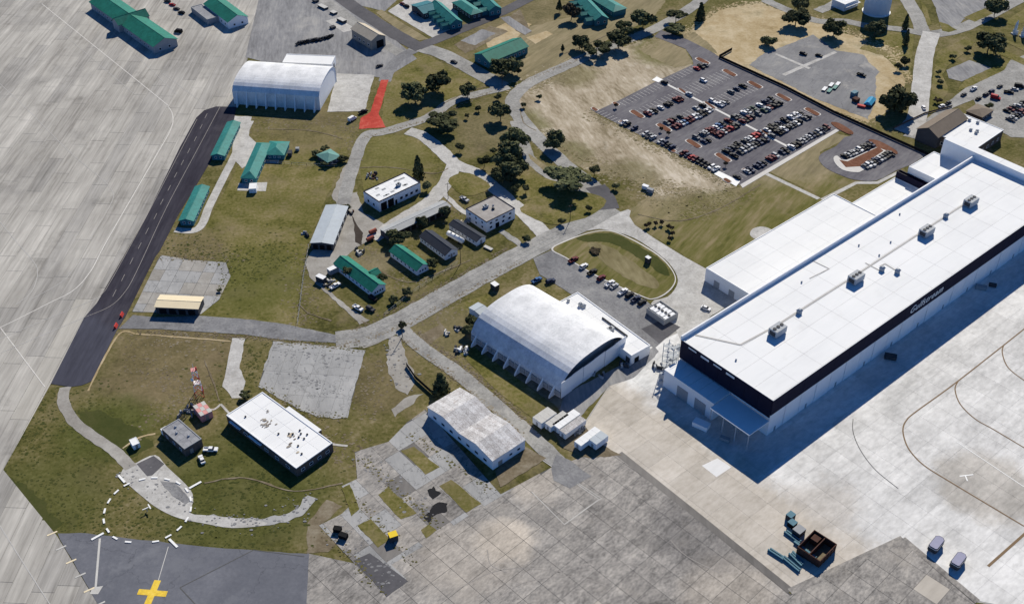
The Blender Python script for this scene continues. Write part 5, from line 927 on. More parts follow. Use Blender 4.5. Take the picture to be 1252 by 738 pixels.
# ------------------------------------------------------------ vehicles
PAINT = {}
for nm, c in (('white',(.72,.72,.72)),('silver',(.42,.43,.45)),('grey',(.16,.165,.175)),('black',(.012,.012,.014)),('dark blue',(.018,.03,.075)),('blue',(.04,.12,.28)),('maroon',(.11,.012,.020)),('red',(.36,.025,.03)),('dark grey',(.05,.052,.058)),('tan',(.35,.30,.22)),('green',(.03,.07,.05)),('yellow',(.70,.50,.03))):
    PAINT[nm] = plain('paint_'+nm.replace(' ','_'), c, .3, .05, spec=.6)
def wheels(m, xs, y, r=.33, w_=.22, mi=1):
    for x in xs:
        for s_ in (-1,1): m.tube((x,s_*y-s_*w_,r),(x,s_*y,r),r,n=10,m=mi)
CAR = {}
def carmesh(kind):
    if kind in CAR: return CAR[kind]
    m = MB(); g = MB()
    if kind == 'sedan':
        m.taper((-2.3,2.3,-.88,.88),(-2.35,2.35,-.92,.92),.28,.55); m.taper((-2.35,2.35,-.92,.92),(-2.2,2.25,-.86,.86),.55,.92)
        g.taper((-1.75,1.15,-.83,.83),(-1.15,.35,-.66,.66),.92,1.42); m.taper((-1.2,.42,-.68,.68),(-1.1,.3,-.6,.6),1.42,1.48); wheels(m,(-1.4,1.4),.92)
    elif kind == 'suv':
        m.taper((-2.3,2.35,-.92,.92),(-2.35,2.4,-.97,.97),.32,.65); m.taper((-2.35,2.4,-.97,.97),(-2.3,2.25,-.92,.92),.65,1.08)
        g.taper((-2.2,1.05,-.88,.88),(-1.9,.45,-.72,.72),1.08,1.66); m.taper((-1.95,.5,-.74,.74),(-1.85,.4,-.66,.66),1.66,1.74); wheels(m,(-1.45,1.45),.97,.37)
    elif kind == 'pickup':
        m.taper((-2.75,2.75,-.95,.95),(-2.8,2.8,-1.0,1.0),.38,.7); m.taper((.3,2.8,-1.0,1.0),(.4,2.65,-.95,.95),.7,1.12)
        m.box(-2.8,.3,-1.0,-.88,.7,1.15); m.box(-2.8,.3,.88,1.0,.7,1.15); m.box(-2.8,-2.68,-.88,.88,.7,1.15); m.taper((-.9,1.45,-.96,.96),(-.9,1.45,-.94,.94),.7,1.13)
        g.taper((-.85,1.4,-.9,.9),(-.6,.75,-.74,.74),1.13,1.68); m.taper((-.65,.8,-.76,.76),(-.6,.7,-.68,.68),1.68,1.76); wheels(m,(-1.75,1.75),1.0,.4)
    else:
        m.taper((-2.9,2.7,-.98,.98),(-2.95,2.75,-1.02,1.02),.35,.8); m.taper((-2.95,2.75,-1.02,1.02),(-2.9,1.75,-.95,.95),.8,1.3); m.taper((-2.9,1.2,-.95,.95),(-2.85,.9,-.9,.9),1.3,2.35)
        g.taper((1.22,1.74,-.93,.93),(.95,1.1,-.86,.86),1.3,2.2); wheels(m,(-1.8,1.8),1.02,.38)
    CAR[kind] = (m.mesh('car_body', [None, M_rubber] and [M_white, M_rubber]), g.mesh('windows', M_glass)); return CAR[kind]
CATN = {'sedan':'car','suv':'car','pickup':'pickup','van':'van'}; NAMEN = {'sedan':'parked_car','suv':'parked_suv','pickup':'parked_pickup','van':'parked_van'}
def car(xy, ang, colr, kind, label, group=None):
    bm_, gm_ = carmesh(kind)
    o = link(NAMEN[kind], bm_, None, (xy[0],xy[1],.15), ang); o.material_slots[0].link = 'OBJECT'; o.material_slots[0].material = PAINT[colr]
    o.scale = (.94,.92,.95); link('windows', gm_, o); tag(o, label, CATN[kind], group); return o
ORD = ['first','second','third','fourth','fifth','sixth','seventh','eighth','ninth','tenth','eleventh','twelfth','thirteenth','fourteenth','fifteenth','sixteenth','seventeenth','eighteenth','nineteenth','twentieth','twenty-first','twenty-second','twenty-third','twenty-fourth','twenty-fifth','twenty-sixth','twenty-seventh','twenty-eighth','twenty-ninth','thirtieth']
KW = {'sedan':'sedan','suv':'SUV','pickup':'pickup','van':'van'}
rc = random.Random(11)
def rowcars(a, b, q, cells, where, ang, group, side=None):
    # cells: list of (fraction along a-b, colour letter)
    a = Vector(a[:2]); b = Vector(b[:2]); side = side or RN_
    CL = {'w':'white','s':'silver','g':'grey','k':'black','b':'dark blue','B':'blue','m':'maroon','r':'red','d':'dark grey','t':'tan','n':'green'}
    for i, (u, cl) in enumerate(sorted(cells)):
        p = a+(b-a)*u+side*(q+rc.uniform(-.25,.25)); kind = rc.choice(['sedan','sedan','suv','suv','pickup'])
        car(tuple(p), ang+rc.choice([0,math.pi])+rc.uniform(-.04,.04), CL[cl], kind, '%s %s, %s from left, %s' % (CL[cl], KW[kind], ORD[i], where), group)
def ev(u0, u1, s):                              # evenly spaced cells from a string, '.' = empty bay
    n = len(s); return [(u0+(u1-u0)*(i+.5)/n, ch) for i, ch in enumerate(s) if ch != '.']
ACR = ROWANG+math.pi/2; GP = 'cars in the big car park'
D1 = ((69.0,537.4),(120.2,582.0)); D2 = ((81.8,523.6),(131.6,567.5)); D3 = ((95.2,508.7),(144.6,552.7)); D4 = ((108.3,495.1),(157.0,537.4))
rowcars(*D1, -2.7, ev(0,1,'msk.w.kk.mm..s...............'[:27]), 'lower line of uppermost double row of big car park', ACR, GP)
rowcars(*D1, 2.7, ev(0,1,'....................w......'), 'upper line of uppermost double row of big car park', ACR, GP)
rowcars(*D2, 2.7, ev(0,1,'gmk.d....s.k..w.....g.b.k.'), 'upper line of second double row of big car park', ACR, GP)
rowcars(*D2, -2.7, ev(0,1,'mmsBmmwskkws..wsd.........'), 'lower line of second double row of big car park', ACR, GP)
rowcars(*D3, 2.7, ev(0,1,'g.gsmmwBk.m.dg.wsdn.w.bbk.'), 'upper line of third double row of big car park', ACR, GP)
rowcars(*D3, -2.7, ev(0,1,'bk..mmsmrkd.mkmd.g.nsmkkk.'), 'lower line of third double row of big car park', ACR, GP)
rowcars(*D4, 2.7, ev(0,1,'kbdkk.dswrrb.wkkdb.k.wswk.'), 'upper line of fourth double row of big car park', ACR, GP)
rowcars(*D4, -2.7, ev(0,1,'k.dsgsgkbkb.g.kdwkgdwk.gd.'), 'lower line of fourth double row of big car park', ACR, GP)
rowcars((57.7,549.9),(102.1,592.0), -2.9, ev(0,1,'..............k...........'), 'top row of big car park', ACR, GP)
rowcars((102.5,587.0),(109.7,593.0), -.5, [(.2,'r'),(.6,'k'),(.95,'g')], 'group at entrance of big car park', ACR, GP)
rowcars((110.6,470.8),(166.4,520.7), 2.9, ev(0,1,'k..sb.bbk.mms.bk.wkkgsgsbksbkm'), 'row along white footway of big car park', ACR, GP)
rowcars((45.1,537.4),(100.8,476.7), 2.6, ev(0,1,'......wk.b..sgs.sbkb..mbrmkkkww.'), 'dry field edge row of big car park', ROWANG, GP, RA_)
rowcars((165.6,492.7),(183.0,505.4), 0, ev(0,1,'ksgsgwkdkb'), 'upper line of the small paved car park', ACR, 'cars in the small car park')
rowcars((173.4,482.7),(190.7,496.7), 0, ev(0,1,'gwskbsgkkd'), 'lower line of the small paved car park', ACR, 'cars in the small car park')
rowcars((261.9,538.3),(276.5,549.0), 0, ev(0,1,'kmdsgk'), "upper rank of cars at the right edge", ACR, 'cars at the right edge'); rowcars((260.7,529.6),(273.4,540.1), 0, ev(0,1,'gskbmm'), "lower rank of cars at the right edge", ACR, 'cars at the right edge')
# cars placed one by one
HA = HANG
for xy, an, cl, kd, lb in (
    ((-111.1,285.8), LANE+.55, 'white', 'sedan', 'white car on the lawn, nearer one beside the grey roofed building'), ((-108.9,290.7), LANE-1.55, 'white', 'pickup', 'white pickup on the lawn, farther one beside the grey roofed building'),
    ((-64.2,372.2), HA-1.4, 'white', 'pickup', 'white pickup on the gravel drive by the junction'), ((-59.0,371.7), HA-1.4, 'dark grey', 'suv', 'dark grey SUV on the gravel drive by the junction'),
    ((-75.6,387.3), HA+.1, 'white', 'pickup', 'white pickup beside the T-shaped green roofed house'), ((-58.7,378.8), HA-1.5, 'black', 'suv', 'black SUV in the shadow before the T-shaped house'),
    ((-22.5,454.3), HA-1.5, 'silver', 'pickup', 'silver pickup beside the two storey office block'), ((80.9,372.2), HA-1.3, 'white', 'sedan', 'white car parked by the roof edge of the huge hangar'),
    ((88.1,391.9), HA-1.5, 'white', 'pickup', 'white pickup in the shade of the hangar wing'), ((10.6,391.3), HA, 'blue', 'pickup', 'blue pickup behind the arched hangar'), ((16.5,390.7), HA-.2, 'dark blue', 'suv', 'dark blue SUV behind the annex of the arched hangar'),
    ((168.1,606.3), HA-1.4, 'black', 'suv', 'black SUV on the old car park, left of the two at the top'), ((176.7,604.2), HA-1.4, 'black', 'sedan', 'black sedan on the old car park, right of the two at the top'), ((195.4,580.1), HA-1.4, 'black', 'pickup', 'black pickup at the right end of the old car park'),
    ((219.7,542.7), HA+.8, 'white', 'sedan', 'white car alone on the wide pale road'), ((229.8,544.5), HA, 'white', 'sedan', 'white car at the roadside beside the green verge'), ((234.4,548.1), HA, 'black', 'sedan', 'black car at the roadside beside the green verge'),
    ((245.6,557.3), HA, 'dark grey', 'sedan', 'dark grey car by the roadside bend, top right'), ((253.0,563.8), HA, 'white', 'pickup', 'white pickup by the roadside bend, top right'), ((252.1,552.7), HA, 'black', 'sedan', 'black car nearest the small kiosk'),
    ((257.6,557.3), HA, 'dark grey', 'suv', 'dark grey SUV above the red car, top right'), ((261.9,561.0), HA, 'dark blue', 'suv', 'dark blue SUV in the line above the red car'), ((268.3,566.6), HA, 'dark grey', 'sedan', 'dark grey sedan at the head of the line above the red car'),
    ((261.7,553.6), HA-1.3, 'red', 'van', 'red van among the cars at the top right'), ((271.0,560.0), HA-1.0, 'black', 'pickup', 'black pickup right of the red van'), ((279.1,566.6), HA-1.0, 'black', 'van', 'black van at the right edge of the picture'),
    ((275.2,563.3), HA-1.0, 'silver', 'sedan', 'silver sedan between the black pickup and the black van'),
    ((-199.3,635.4), LANE+1.3, 'black', 'van', 'black van beside the end of the long green building'), ((-215.9,678.6), LANE+1.2, 'dark grey', 'suv', 'dark grey SUV at the top edge between the green buildings'), ((-211.7,673.7), LANE+1.2, 'red', 'sedan', 'red car between the green roofed buildings'),
    ((-207.7,667.7), LANE+1.2, 'dark grey', 'sedan', 'dark grey car next below the red car'), ((-203.3,661.8), LANE+1.2, 'black', 'suv', 'black SUV at the lower end of the short line of cars'),
    ((-68.4,674.9), ACR, 'maroon', 'sedan', 'maroon car at the back of the pale car park'), ((-65.6,671.3), ACR, 'black', 'suv', 'black SUV next to the maroon car, pale car park'), ((-58.8,660.6), ACR, 'grey', 'suv', 'grey SUV by the dark canopies, pale car park'), ((-56.2,658.2), ACR, 'black', 'sedan', 'black sedan by the dark canopies, pale car park'),
    ((-79.0,538.3), HA, 'black', 'pickup', 'black pickup at the edge of the red surface'), ((-83.8,530.5), HA+.2, 'white', 'van', 'white van below the red surface'), ((-75.1,591.0), HA, 'dark grey', 'sedan', 'dark grey car on the hardstand right of the barn'),
    ((-33.1,596.0), HA-1.4, 'dark grey', 'sedan', 'dark grey car driving on the concrete road below the junction')):
    car(xy, an, cl, kd, lb)
for i, (p, cl, kd) in enumerate(zip([(27.0,406.1),(31.3,401.3),(34.8,397.1),(38.5,393.0),(41.9,389.0),(43.7,387.3),(47.1,383.3),(49.7,381.0),(52.2,378.3),(54.6,376.0)], ['maroon','white','black','maroon','white','silver','white','black','dark blue','black'], ['pickup','suv','pickup','suv','pickup','sedan','pickup','suv','pickup','suv'])):
    car(p, HA+.05, cl, kd, '%s %s, %s from left in the row below the grass island' % (cl, KW[kd], ORD[i]), 'cars below the grass island')
for i, p in enumerate([(-124.8,620.0),(-122.6,621.1),(-120.3,622.2),(-118.3,623.3),(-116.2,624.0),(-113.9,624.4),(-111.6,625.9),(-109.4,627.4),(-107.6,628.7)]):
    car(p, HA+.35, 'black' if i%3 else 'dark grey', 'suv' if i%2 else 'pickup', '%s %s, %s from left in the line on the hardstand' % ('black' if i%3 else 'dark grey', 'SUV' if i%2 else 'pickup', ORD[i]), 'line of dark vehicles on the hardstand')
# ---- trailers and portable units
def portable(p, L, W, Hh, ang, label, roof=None, wall=None, name='portable_cabin', cat='cabin'):
    t = thing(name, label, cat, (*p,0), ang); wall = wall or M_wwall; roof = roof or M_faded
    MB().box(-L/2, L/2, -W/2, W/2, .55, Hh).build('body', wall, t)
    n = max(2, int(L/2.2))
    for i in range(n): MB().box(-L/2+L*i/n+.03, -L/2+L*(i+1)/n-.03, -W/2-.08, W/2+.08, Hh+.01, Hh+.12).build('roof_panel', roof, t)
    for i in range(2):
        for s_ in (-1,1): MB().tube((-L*.22+.9*i,s_*W*.5-.12*s_-.1,.38),(-L*.22+.9*i,s_*W*.5-.12*s_+.1,.38),.38,n=10).build('wheel', M_rubber, t)
    for u in (-.3,.15): link('window', wmesh(1.1,.9,'win')[0], t, (u*L, -W/2, 1.5), 0)
    MB().box(-L/2-.05, -L/2-.0, -.5, .5, .6, 2.4).build('door', M_gwall, t); return t
for p, L, W, lb, rf in (((12.1,305.7), 8, 4.6, 'white portable cabin, leftmost of the four by the arched hangar', M_faded), ((16.6,304.0), 9.5, 3.0, 'half shaded white portable cabin, second of the four by the arched hangar', M_faded), ((20.1,304.0), 11.5, 3.4, 'white portable cabin with panelled roof, third of the four by the arched hangar', M_wroof), ((22.4,300.8), 11, 3.0, 'grey white portable cabin, rightmost of the four by the arched hangar', M_weath),
    ((27.6,295.1), 11, 3.2, 'long white trailer on the dirt below the four portable cabins', M_wroof), ((31.4,294.1), 6.5, 3.6, 'short pale trailer beside the long white trailer', M_silver)):
    portable(p, L, W, 3.0 if W < 3.5 else 3.3, HANG+.06, lb, rf)
# tank trailer
t = thing('tank_trailer', 'white cylindrical tank trailer between the two charcoal roofed huts', 'trailer', (*(-25.5,421.6),0), HANG-1.45)
m = MB(); m.tube((-4.6,0,2.0),(4.6,0,2.0),1.25,n=18); m.build('tank', M_white, t, True); m = MB(); m.tube((4.6,0,2.0),(5.0,0,2.0),1.25,.7,18); m.build('tank_end', M_white, t); m = MB(); m.tube((-4.6,0,2.0),(-5.0,0,2.0),1.25,.7,18); m.build('tank_end', M_white, t)
for x in (-2.5,0,2.5): MB().tube((x,0,3.2),(x,0,3.5),.4,n=10).build('hatch', M_steel, t)
MB().box(-4.6,4.6,-.5,.5,.5,.8).build('chassis', M_dsteel, t)
for x in (-3.4,-2.3,3.0):
    for s_ in (-1,1): MB().tube((x,s_*.7,.5),(x,s_*1.1,.5),.5,n=10).build('wheel', M_rubber, t)
# boxes, containers
def box_thing(name, label, cat, p, L, W, Hh, ang, mt, lid=None, z=.1):
    t = thing(name, label, cat, (*p, z), ang); MB().box(-L/2,L/2,-W/2,W/2,.15,Hh).build('body', mt, t); MB().box(-L/2-.05,L/2+.05,-W/2-.05,W/2+.05,Hh+.01,Hh+.12).build('lid', lid or mt, t)
    n = max(2, int(L/.7))
    for i in range(n): MB().box(-L/2+L*(i+.5)/n-.05,-L/2+L*(i+.5)/n+.05,-W/2-.07,-W/2-.01,.2,Hh-.05).build('rib', mt, t)
    for sx in (-1,1):
        for sy in (-1,1): MB().box(sx*L/2*.9-.1,sx*L/2*.9+.1,sy*W/2*.85-.1,sy*W/2*.85+.1,0,.15).build('foot', M_dsteel, t)
    return t
box_thing('site_container', 'bright yellow topped container on the old concrete strips', 'container', (-39.6,249.9), 2.8, 2.4, 2.6, HANG-.3, M_dsteel, PAINT['yellow'])
box_thing('equipment_crate', 'black crate, upper of the two on the lower left concrete strip', 'crate', (-58.6,253.4), 2.6, 1.8, 1.6, HANG-.9, M_black); box_thing('equipment_crate', 'black crate, lower of the two on the lower left concrete strip', 'crate', (-56.3,250.6), 2.8, 1.8, 1.6, HANG-1.1, M_black)
box_thing('site_container', 'dark container with white lid beside the main road', 'container', (-7.3,386.1), 2.4, 3.2, 2.6, HANG, M_dsteel, M_wroof)
box_thing('site_container', 'dark kiosk with white lid on the grass island', 'container', (59.7,404.9), 1.8, 2.2, 2.8, HANG, M_dsteel, M_wroof)
box_thing('box_trailer', 'white topped box trailer at the fence corner by the T-shaped house', 'trailer', (-82.0,391.3), 4.2, 2.3, 2.6, HANG-1.3, M_dsteel, M_wroof); box_thing('box_trailer', 'white box trailer against the end of the T-shaped green roofed house', 'trailer', (-77.5,397.7), 5.0, 2.4, 2.6, HANG, M_gwall, M_wroof)
box_thing('box_trailer', 'small white box trailer on the slab below the L-shaped building', 'trailer', (-123.9,462.8), 3.4, 5.0, 2.5, 0.1, M_wwall, M_wroof)
box_thing('utility_box', 'dark box on the lawn between the L-shaped building and the pavilion', 'box', (-111.2,495.1), 2.0, 3.4, 2.0, LANE-1.5, M_dsteel); box_thing('utility_box', 'small grey box on the lawn nearest the pavilion', 'box', (-108.2,499.8), 1.8, 1.8, 1.4, 0, M_gwall)
box_thing('utility_box', 'pale picnic platform on the grass below the two storey block', 'platform', (-10.6,415.3), 4.4, 1.6, .5, HANG-1.4, M_faded)
for i, (p, L) in enumerate(zip([(-123.1,679.2),(-117.3,670.1),(-109.7,661.8),(-103.3,650.1),(-107.7,641.0)], (3,7,4,6,2.5))): box_thing('flatbed_pallet', ['dark pallet stack at the top of the roadside line','long pale pallet stack second in the roadside line','pale pallet stack third in the roadside line','grey container on the low slab above the barn','small dark box left of the barn'][i], 'pallet', p, L, 3.0, 1.2+.5*(i==3), HANG-1.5, M_dsteel, M_faded if i in (1,2,3) else M_dsteel)
MB_ = sheet('old_slab', [(-113.4,651.2),(-107.0,655.9),(-93.3,639.8),(-100.6,635.4)], .13, M_path)
for i, (p, mt, lb) in enumerate((((64.0,464.3), M_wwall, 'pale utility cabinet left of the pair on the dry grass'), ((66.1,461.4), M_gwall, 'grey utility cabinet right of the pair on the dry grass'))): box_thing('utility_cabinet', lb, 'cabinet', p, 3.0, 1.8, 1.8, HANG-1.3, mt)
box_thing('white_bin', 'white box in the shade below the canopy of the huge hangar', 'box', (69.9,302.8), 6.0, 3.2, 2.2, HANG-1.3, M_wwall)
box_thing('ground_cart', 'dark cart on the shaded apron beside the hangar doors', 'cart', (149.8,341.2), 4.6, 2.4, 1.6, HANG-1.0, M_dsteel); box_thing('ground_cart', 'grey cart on the shaded apron below the sign lettering', 'cart', (200.1,386.1), 4.4, 2.0, 1.4, HANG-1.0, M_gwall); box_thing('ground_cart', 'small dark cart rightmost on the shaded apron', 'cart', (205.6,387.8), 3.0, 1.6, 1.2, HANG-1.0, M_dsteel)
box_thing('ground_cart', 'grey tow cart beneath the canopy corner', 'cart', (77.7,296.0), 3.6, 1.6, 1.2, HANG-1.2, M_gwall)
# covered carts, bottom right
for p, lb in (((140.3,246.5), 'dark covered trailer with grey violet top, left of the pair on the pale apron'), ((145.5,239.7), 'dark covered trailer with grey violet top, right of the pair on the pale apron')):
    t = thing('covered_trailer', lb, 'trailer', (*p,.1), HANG+.12); L, W = 6.6, 3.2
    pts = [(-L/2,-W/2+.5),(-L/2+.5,-W/2),(L/2-.9,-W/2),(L/2,-W/2+.9),(L/2,W/2-.9),(L/2-.9,W/2),(-L/2+.5,W/2),(-L/2,W/2-.5)]
    MB().prism(pts, .6, 2.5).build('body', M_dsteel, t); MB().prism([(x*.9,y*.88) for x,y in pts], 2.51, 2.7).build('top_cover', plain('violet_grey', (.30,.30,.40), .6), t)
    MB().prism([(x*1.02,y*1.03) for x,y in pts], 2.3, 2.45).build('rim', M_wwall, t)
    for x in (-2,2):
        for s_ in (-1,1): MB().tube((x,s_*1.0,.45),(x,s_*1.4,.45),.45,n=10).build('wheel', M_rubber, t)
# rusty steel pen and scrap
c, a, Lx, Ly = rect([(99.9,238.1),(107.2,245.5),(100.5,251.1),(93.7,244.2)]); t = thing('steel_skip', 'large open dark rusty steel skip on the beige apron', 'skip', (c.x,c.y,.1), a)
for bx in ((-Lx/2,Lx/2,-Ly/2,-Ly/2+.25),(-Lx/2,Lx/2,Ly/2-.25,Ly/2),(-Lx/2,-Lx/2+.25,-Ly/2+.26,Ly/2-.26),(Lx/2-.25,Lx/2,-Ly/2+.26,Ly/2-.26)): MB().box(*bx,0,3.2).build('side_wall', M_rust, t)
MB().box(-Lx/2+.3,Lx/2-.3,-.2,.1,0,3.0).build('partition', M_rust, t); MB().box(-Lx/2+.3,Lx/2-.3,-Ly/2+.3,Ly/2-.3,.02,.2).build('floor', M_dirt, t); MB().box(Lx*.15,Lx*.42,Ly*.1,Ly*.4,.2,2.6).build('inner_bin', M_rust, t)
for i in range(5):
    MB().box(-Lx/2+Lx*(i+.5)/5-.12,-Lx/2+Lx*(i+.5)/5+.12,-Ly/2-.18,-Ly/2-.01,.1,3.3).build('rib', M_rust, t); MB().box(-Lx/2-.18,-Lx/2-.01,-Ly/2+Ly*(i+.5)/5-.12,-Ly/2+Ly*(i+.5)/5+.12,.1,3.3).build('rib', M_rust, t)
def beams(p, L, n, ang, label, mt, W=.5, sp=.9):
    t = thing('steel_beams', label, 'beams', (*p,.1), ang)
    for i in range(n):
        y = (i-(n-1)/2)*sp; m = MB(); m.box(-L/2+.3*(i%2),L/2-.2*(i%3),y-W/2,y+W/2,.0,.12); m.box(-L/2+.3*(i%2),L/2-.2*(i%3),y-.08,y+.08,.12,.75); m.box(-L/2+.3*(i%2),L/2-.2*(i%3),y-W/2,y+W/2,.75,.9); m.build('beam', mt, t)
    return t
RA2 = HANG-math.pi/2
beams((87.0,243.4), 6.0, 2, RA2+.1, 'blue grey steel beams, leftmost bundle left of the rusty skip', M_bluegr); beams((91.1,239.4), 7.5, 2, RA2-.05, 'blue grey steel beams, lowest bundle left of the rusty skip', M_bluegr); beams((93.4,241.4), 6.0, 3, RA2-.15, 'stacked blue grey steel beams, nearest the rusty skip', M_bluegr, .5, .8)
beams((93.8,250.6), 6.5, 2, RA2, 'blue grey steel beams above the rusty skip', M_bluegr); beams((96.8,245.1), 9.0, 1, RA2, 'single long steel beam along the side of the rusty skip', M_bluegr, .8)
box_thing('scrap_bin', 'dark scrap bin at the top of the scrap pile', 'bin', (94.5,258.8), 2.2, 2.6, 2.2, RA2, M_dsteel, M_bluegr); box_thing('scrap_bin', 'dark scrap bin second from the top of the scrap pile', 'bin', (94.5,255.6), 2.4, 2.4, 2.0, RA2, M_black, M_bluegr); box_thing('scrap_bin', 'violet grey scrap bin touching the rusty skip', 'bin', (96.1,252.4), 3.0, 3.4, 2.2, RA2, M_dsteel, M_gwall)
# open enclosure with white units
c, a, Lx, Ly = rect([(62.4,361.5),(68.4,366.8),(62.1,374.9),(55.8,369.5)]); t = thing('equipment_enclosure', 'blue grey walled open enclosure beside the car row', 'enclosure', (c.x,c.y,.12), a)
for bx in ((-Lx/2,Lx/2,-Ly/2,-Ly/2+.2),(-Lx/2,Lx/2,Ly/2-.2,Ly/2),(-Lx/2,-Lx/2+.2,-Ly/2+.21,Ly/2-.21),(Lx/2-.2,Lx/2,-Ly/2+.21,Ly/2-.21)): MB().box(*bx,0,2.6).build('screen_panel', M_gwall, t)
for i in range(5):
    q = Vector((0, Ly*(-.38+.19*i))); x = c.x+math.cos(a)*q.x-math.sin(a)*q.y; y = c.y+math.sin(a)*q.x+math.cos(a)*q.y
    u = thing('cooling_unit', 'white cooling unit, %s from the lower end inside the walled enclosure' % ORD[i], 'unit', (x,y,.12), a, 'cooling units in the enclosure'); MB().box(-Lx*.36,Lx*.36,-Ly*.075,Ly*.075,.2,2.3+.2*(i%2)).build('housing', M_wwall, u); MB().tube((0,0,2.31+.2*(i%2)),(0,0,2.6+.2*(i%2)),Ly*.06,n=12).build('fan', M_dsteel, u)
    for sx in (-1,1): MB().box(sx*Lx*.3-.1,sx*Lx*.3+.1,-Ly*.05,Ly*.05,0,.2).build('foot', M_dsteel, u)
# stair tower and pipework at the hangar corner
t = thing('stair_tower', 'grey steel stair tower at the west corner of the huge hangar', 'stairs', (*(61.5,334.4),.1), HANG)
for k in range(5):
    z = 2.6*k
    for s1 in (-1,1):
        for s2 in (-1,1): MB().box(s1*1.6-.1,s1*1.6+.1,s2*2.6-.1,s2*2.6+.1,z,z+2.58).build('post', M_steel, t)
    MB().box(-1.6,1.6,-2.6,-1.4,z+2.5,z+2.6).build('landing', M_steel, t); MB().box(-1.6,1.6,1.4,2.6,z+1.2,z+1.3).build('landing', M_steel, t)
    m = MB()
    for i in range(7): m.box(-1.5,-.1,-1.4+.4*i,-1.05+.4*i,z+2.4-.17*i,z+2.45-.17*i)
    m.build('stair_flight', M_steel, t); MB().box(-1.65,1.65,-2.65,-2.6,z+3.4,z+3.5).build('handrail', M_steel, t)
for p, lb in (((63.4,340.2), 'tall grey plant cabinet against the black cladding corner'), ((59.1,329.7), 'grey plant cabinet at the foot of the stair tower'), ((46.9,339.8), 'dark plant cabinet by the door of the arched hangar'), ((50.3,341.7), 'grey plant cabinet at the end of the annex')): box_thing('plant_cabinet', lb, 'cabinet', p, 3.6, 2.2, 2.8, HANG, M_steel if 'grey' in lb else M_dsteel)
heap_clutter = (((65.6,348.2),'tangle of grey ducts at the top of the stair tower',5,1.8), ((57.9,336.4),'grey pipes and racks beside the stair tower',9,2.2), ((44.8,337.3),'dark clutter along the shaded door of the arched hangar',9,2.0), ((34.0,329.7),'long low racks in the shade of the arched hangar',7,2.4), ((52.8,344.2),'row of bins at the corner of the annex',6,1.6))
# blue tarpaulin heap and stacks on the old car park
t = thing('tarpaulin_stack', 'stack under a bright blue tarpaulin on the old car park', 'stack', (*(192.2,548.1),.1), HANG+.3); MB().box(-4.2,4.2,-1.9,1.9,0,1.4).build('load', M_dsteel, t); m = MB(); m.taper((-4.4,4.4,-2.1,2.1),(-3.8,3.8,-.5,.5),1.41,2.6); m.build('tarpaulin', M_tarp, t)
box_thing('storage_box', 'teal storage box left of the blue tarpaulin', 'box', (186.0,557.3), 3.6, 2.6, 2.2, HANG, M_bluegr); box_thing('storage_box', 'dark storage box touching the blue tarpaulin', 'box', (185.4,550.8), 3.0, 3.0, 1.8, HANG, M_rust); box_thing('storage_box', 'red storage box below the blue tarpaulin', 'box', (186.9,544.5), 4.2, 1.6, 1.0, HANG-1.2, M_red)
for i, p in enumerate([(171.3,563.8),(173.6,561.9),(176.0,568.5),(177.6,565.7),(179.8,569.4)]): box_thing('panel_stack', 'pale stack of panels, %s from left on the old car park' % ORD[i], 'stack', p, 4.6, 1.8, .7, HANG+.3, M_dsteel, M_wroof if i%2 == 0 else M_tealp)
# monuments top right
for p, lb in (((299.2,633.1), 'white pointed upright monument, left of the pair at the right edge'), ((302.9,629.8), 'pale blue pointed upright monument, right of the pair at the right edge')):
    t = thing('monument', lb, 'monument', (*p,.1), .3); MB().box(-1.5,1.5,-1.5,1.5,0,.6).build('plinth', M_kerb, t); MB().tube((0,0,.6),(0,0,6.5),1.0,.8,10).build('shaft', M_white, t); MB().tube((0,0,6.5),(.3,0,9.0),.8,.05,10).build('tip', M_white, t)
    for k in range(3): an = k*2.09; MB().box(-.06,.06,.8,1.9,.6,2.4).build('fin', M_white, t).rotation_euler = (0,0,an)
# scrap heap near the arched hangar, rubble, red fuel tanks
def heap(p, lb, mts, n, r, seed):
    t = thing('scrap_heap', lb, 'heap', (*p,.05), 0); q = random.Random(seed)
    for i in range(n):
        L, W, H_ = q.uniform(.8,2.4), q.uniform(.5,1.2), q.uniform(.4,1.5); o = MB().taper((-L/2,L/2,-W/2,W/2),(-L/2*.8,L/2*.8,-W/2*.7,W/2*.7),0,H_).build('piece', q.choice(mts), t); o.location = (q.uniform(-r,r),q.uniform(-r,r),0); o.rotation_euler = (0,0,q.uniform(0,3))
for hp, hlb, hn, hr in heap_clutter: heap(hp, hlb, [M_steel,M_gwall,M_dsteel], hn, hr, hn*3)
heap((-75.4,442.6), 'clutter on the gravel drive above the silver warehouse', [M_dsteel,M_rust,M_gwall], 8, 1.8, 21); heap((-67.7,412.8), 'loose crates at the lower edge of the gravel yard', [M_faded,M_dsteel], 8, 2.2, 22); heap((-21.9,435.9), 'small pile of building waste left of the two storey block', [M_tanroof,M_red,M_gwall], 8, 1.6, 23); heap((-94.0,426.1), 'grey container heap against the left side of the silver warehouse', [M_gwall,M_dsteel], 6, 1.6, 24)
heap((-20.6,346.2), 'heap of white and dark machine parts beside the arched hangar', [M_white,M_dsteel,M_gwall], 16, 2.6, 1); heap((-22.1,359.4), 'small heap of pale scrap above the machine parts', [M_faded,M_dsteel], 7, 1.5, 2); heap((-26.9,356.3), 'few scraps lying on the bare grass by the side road', [M_dsteel,M_faded], 5, 1.4, 3)
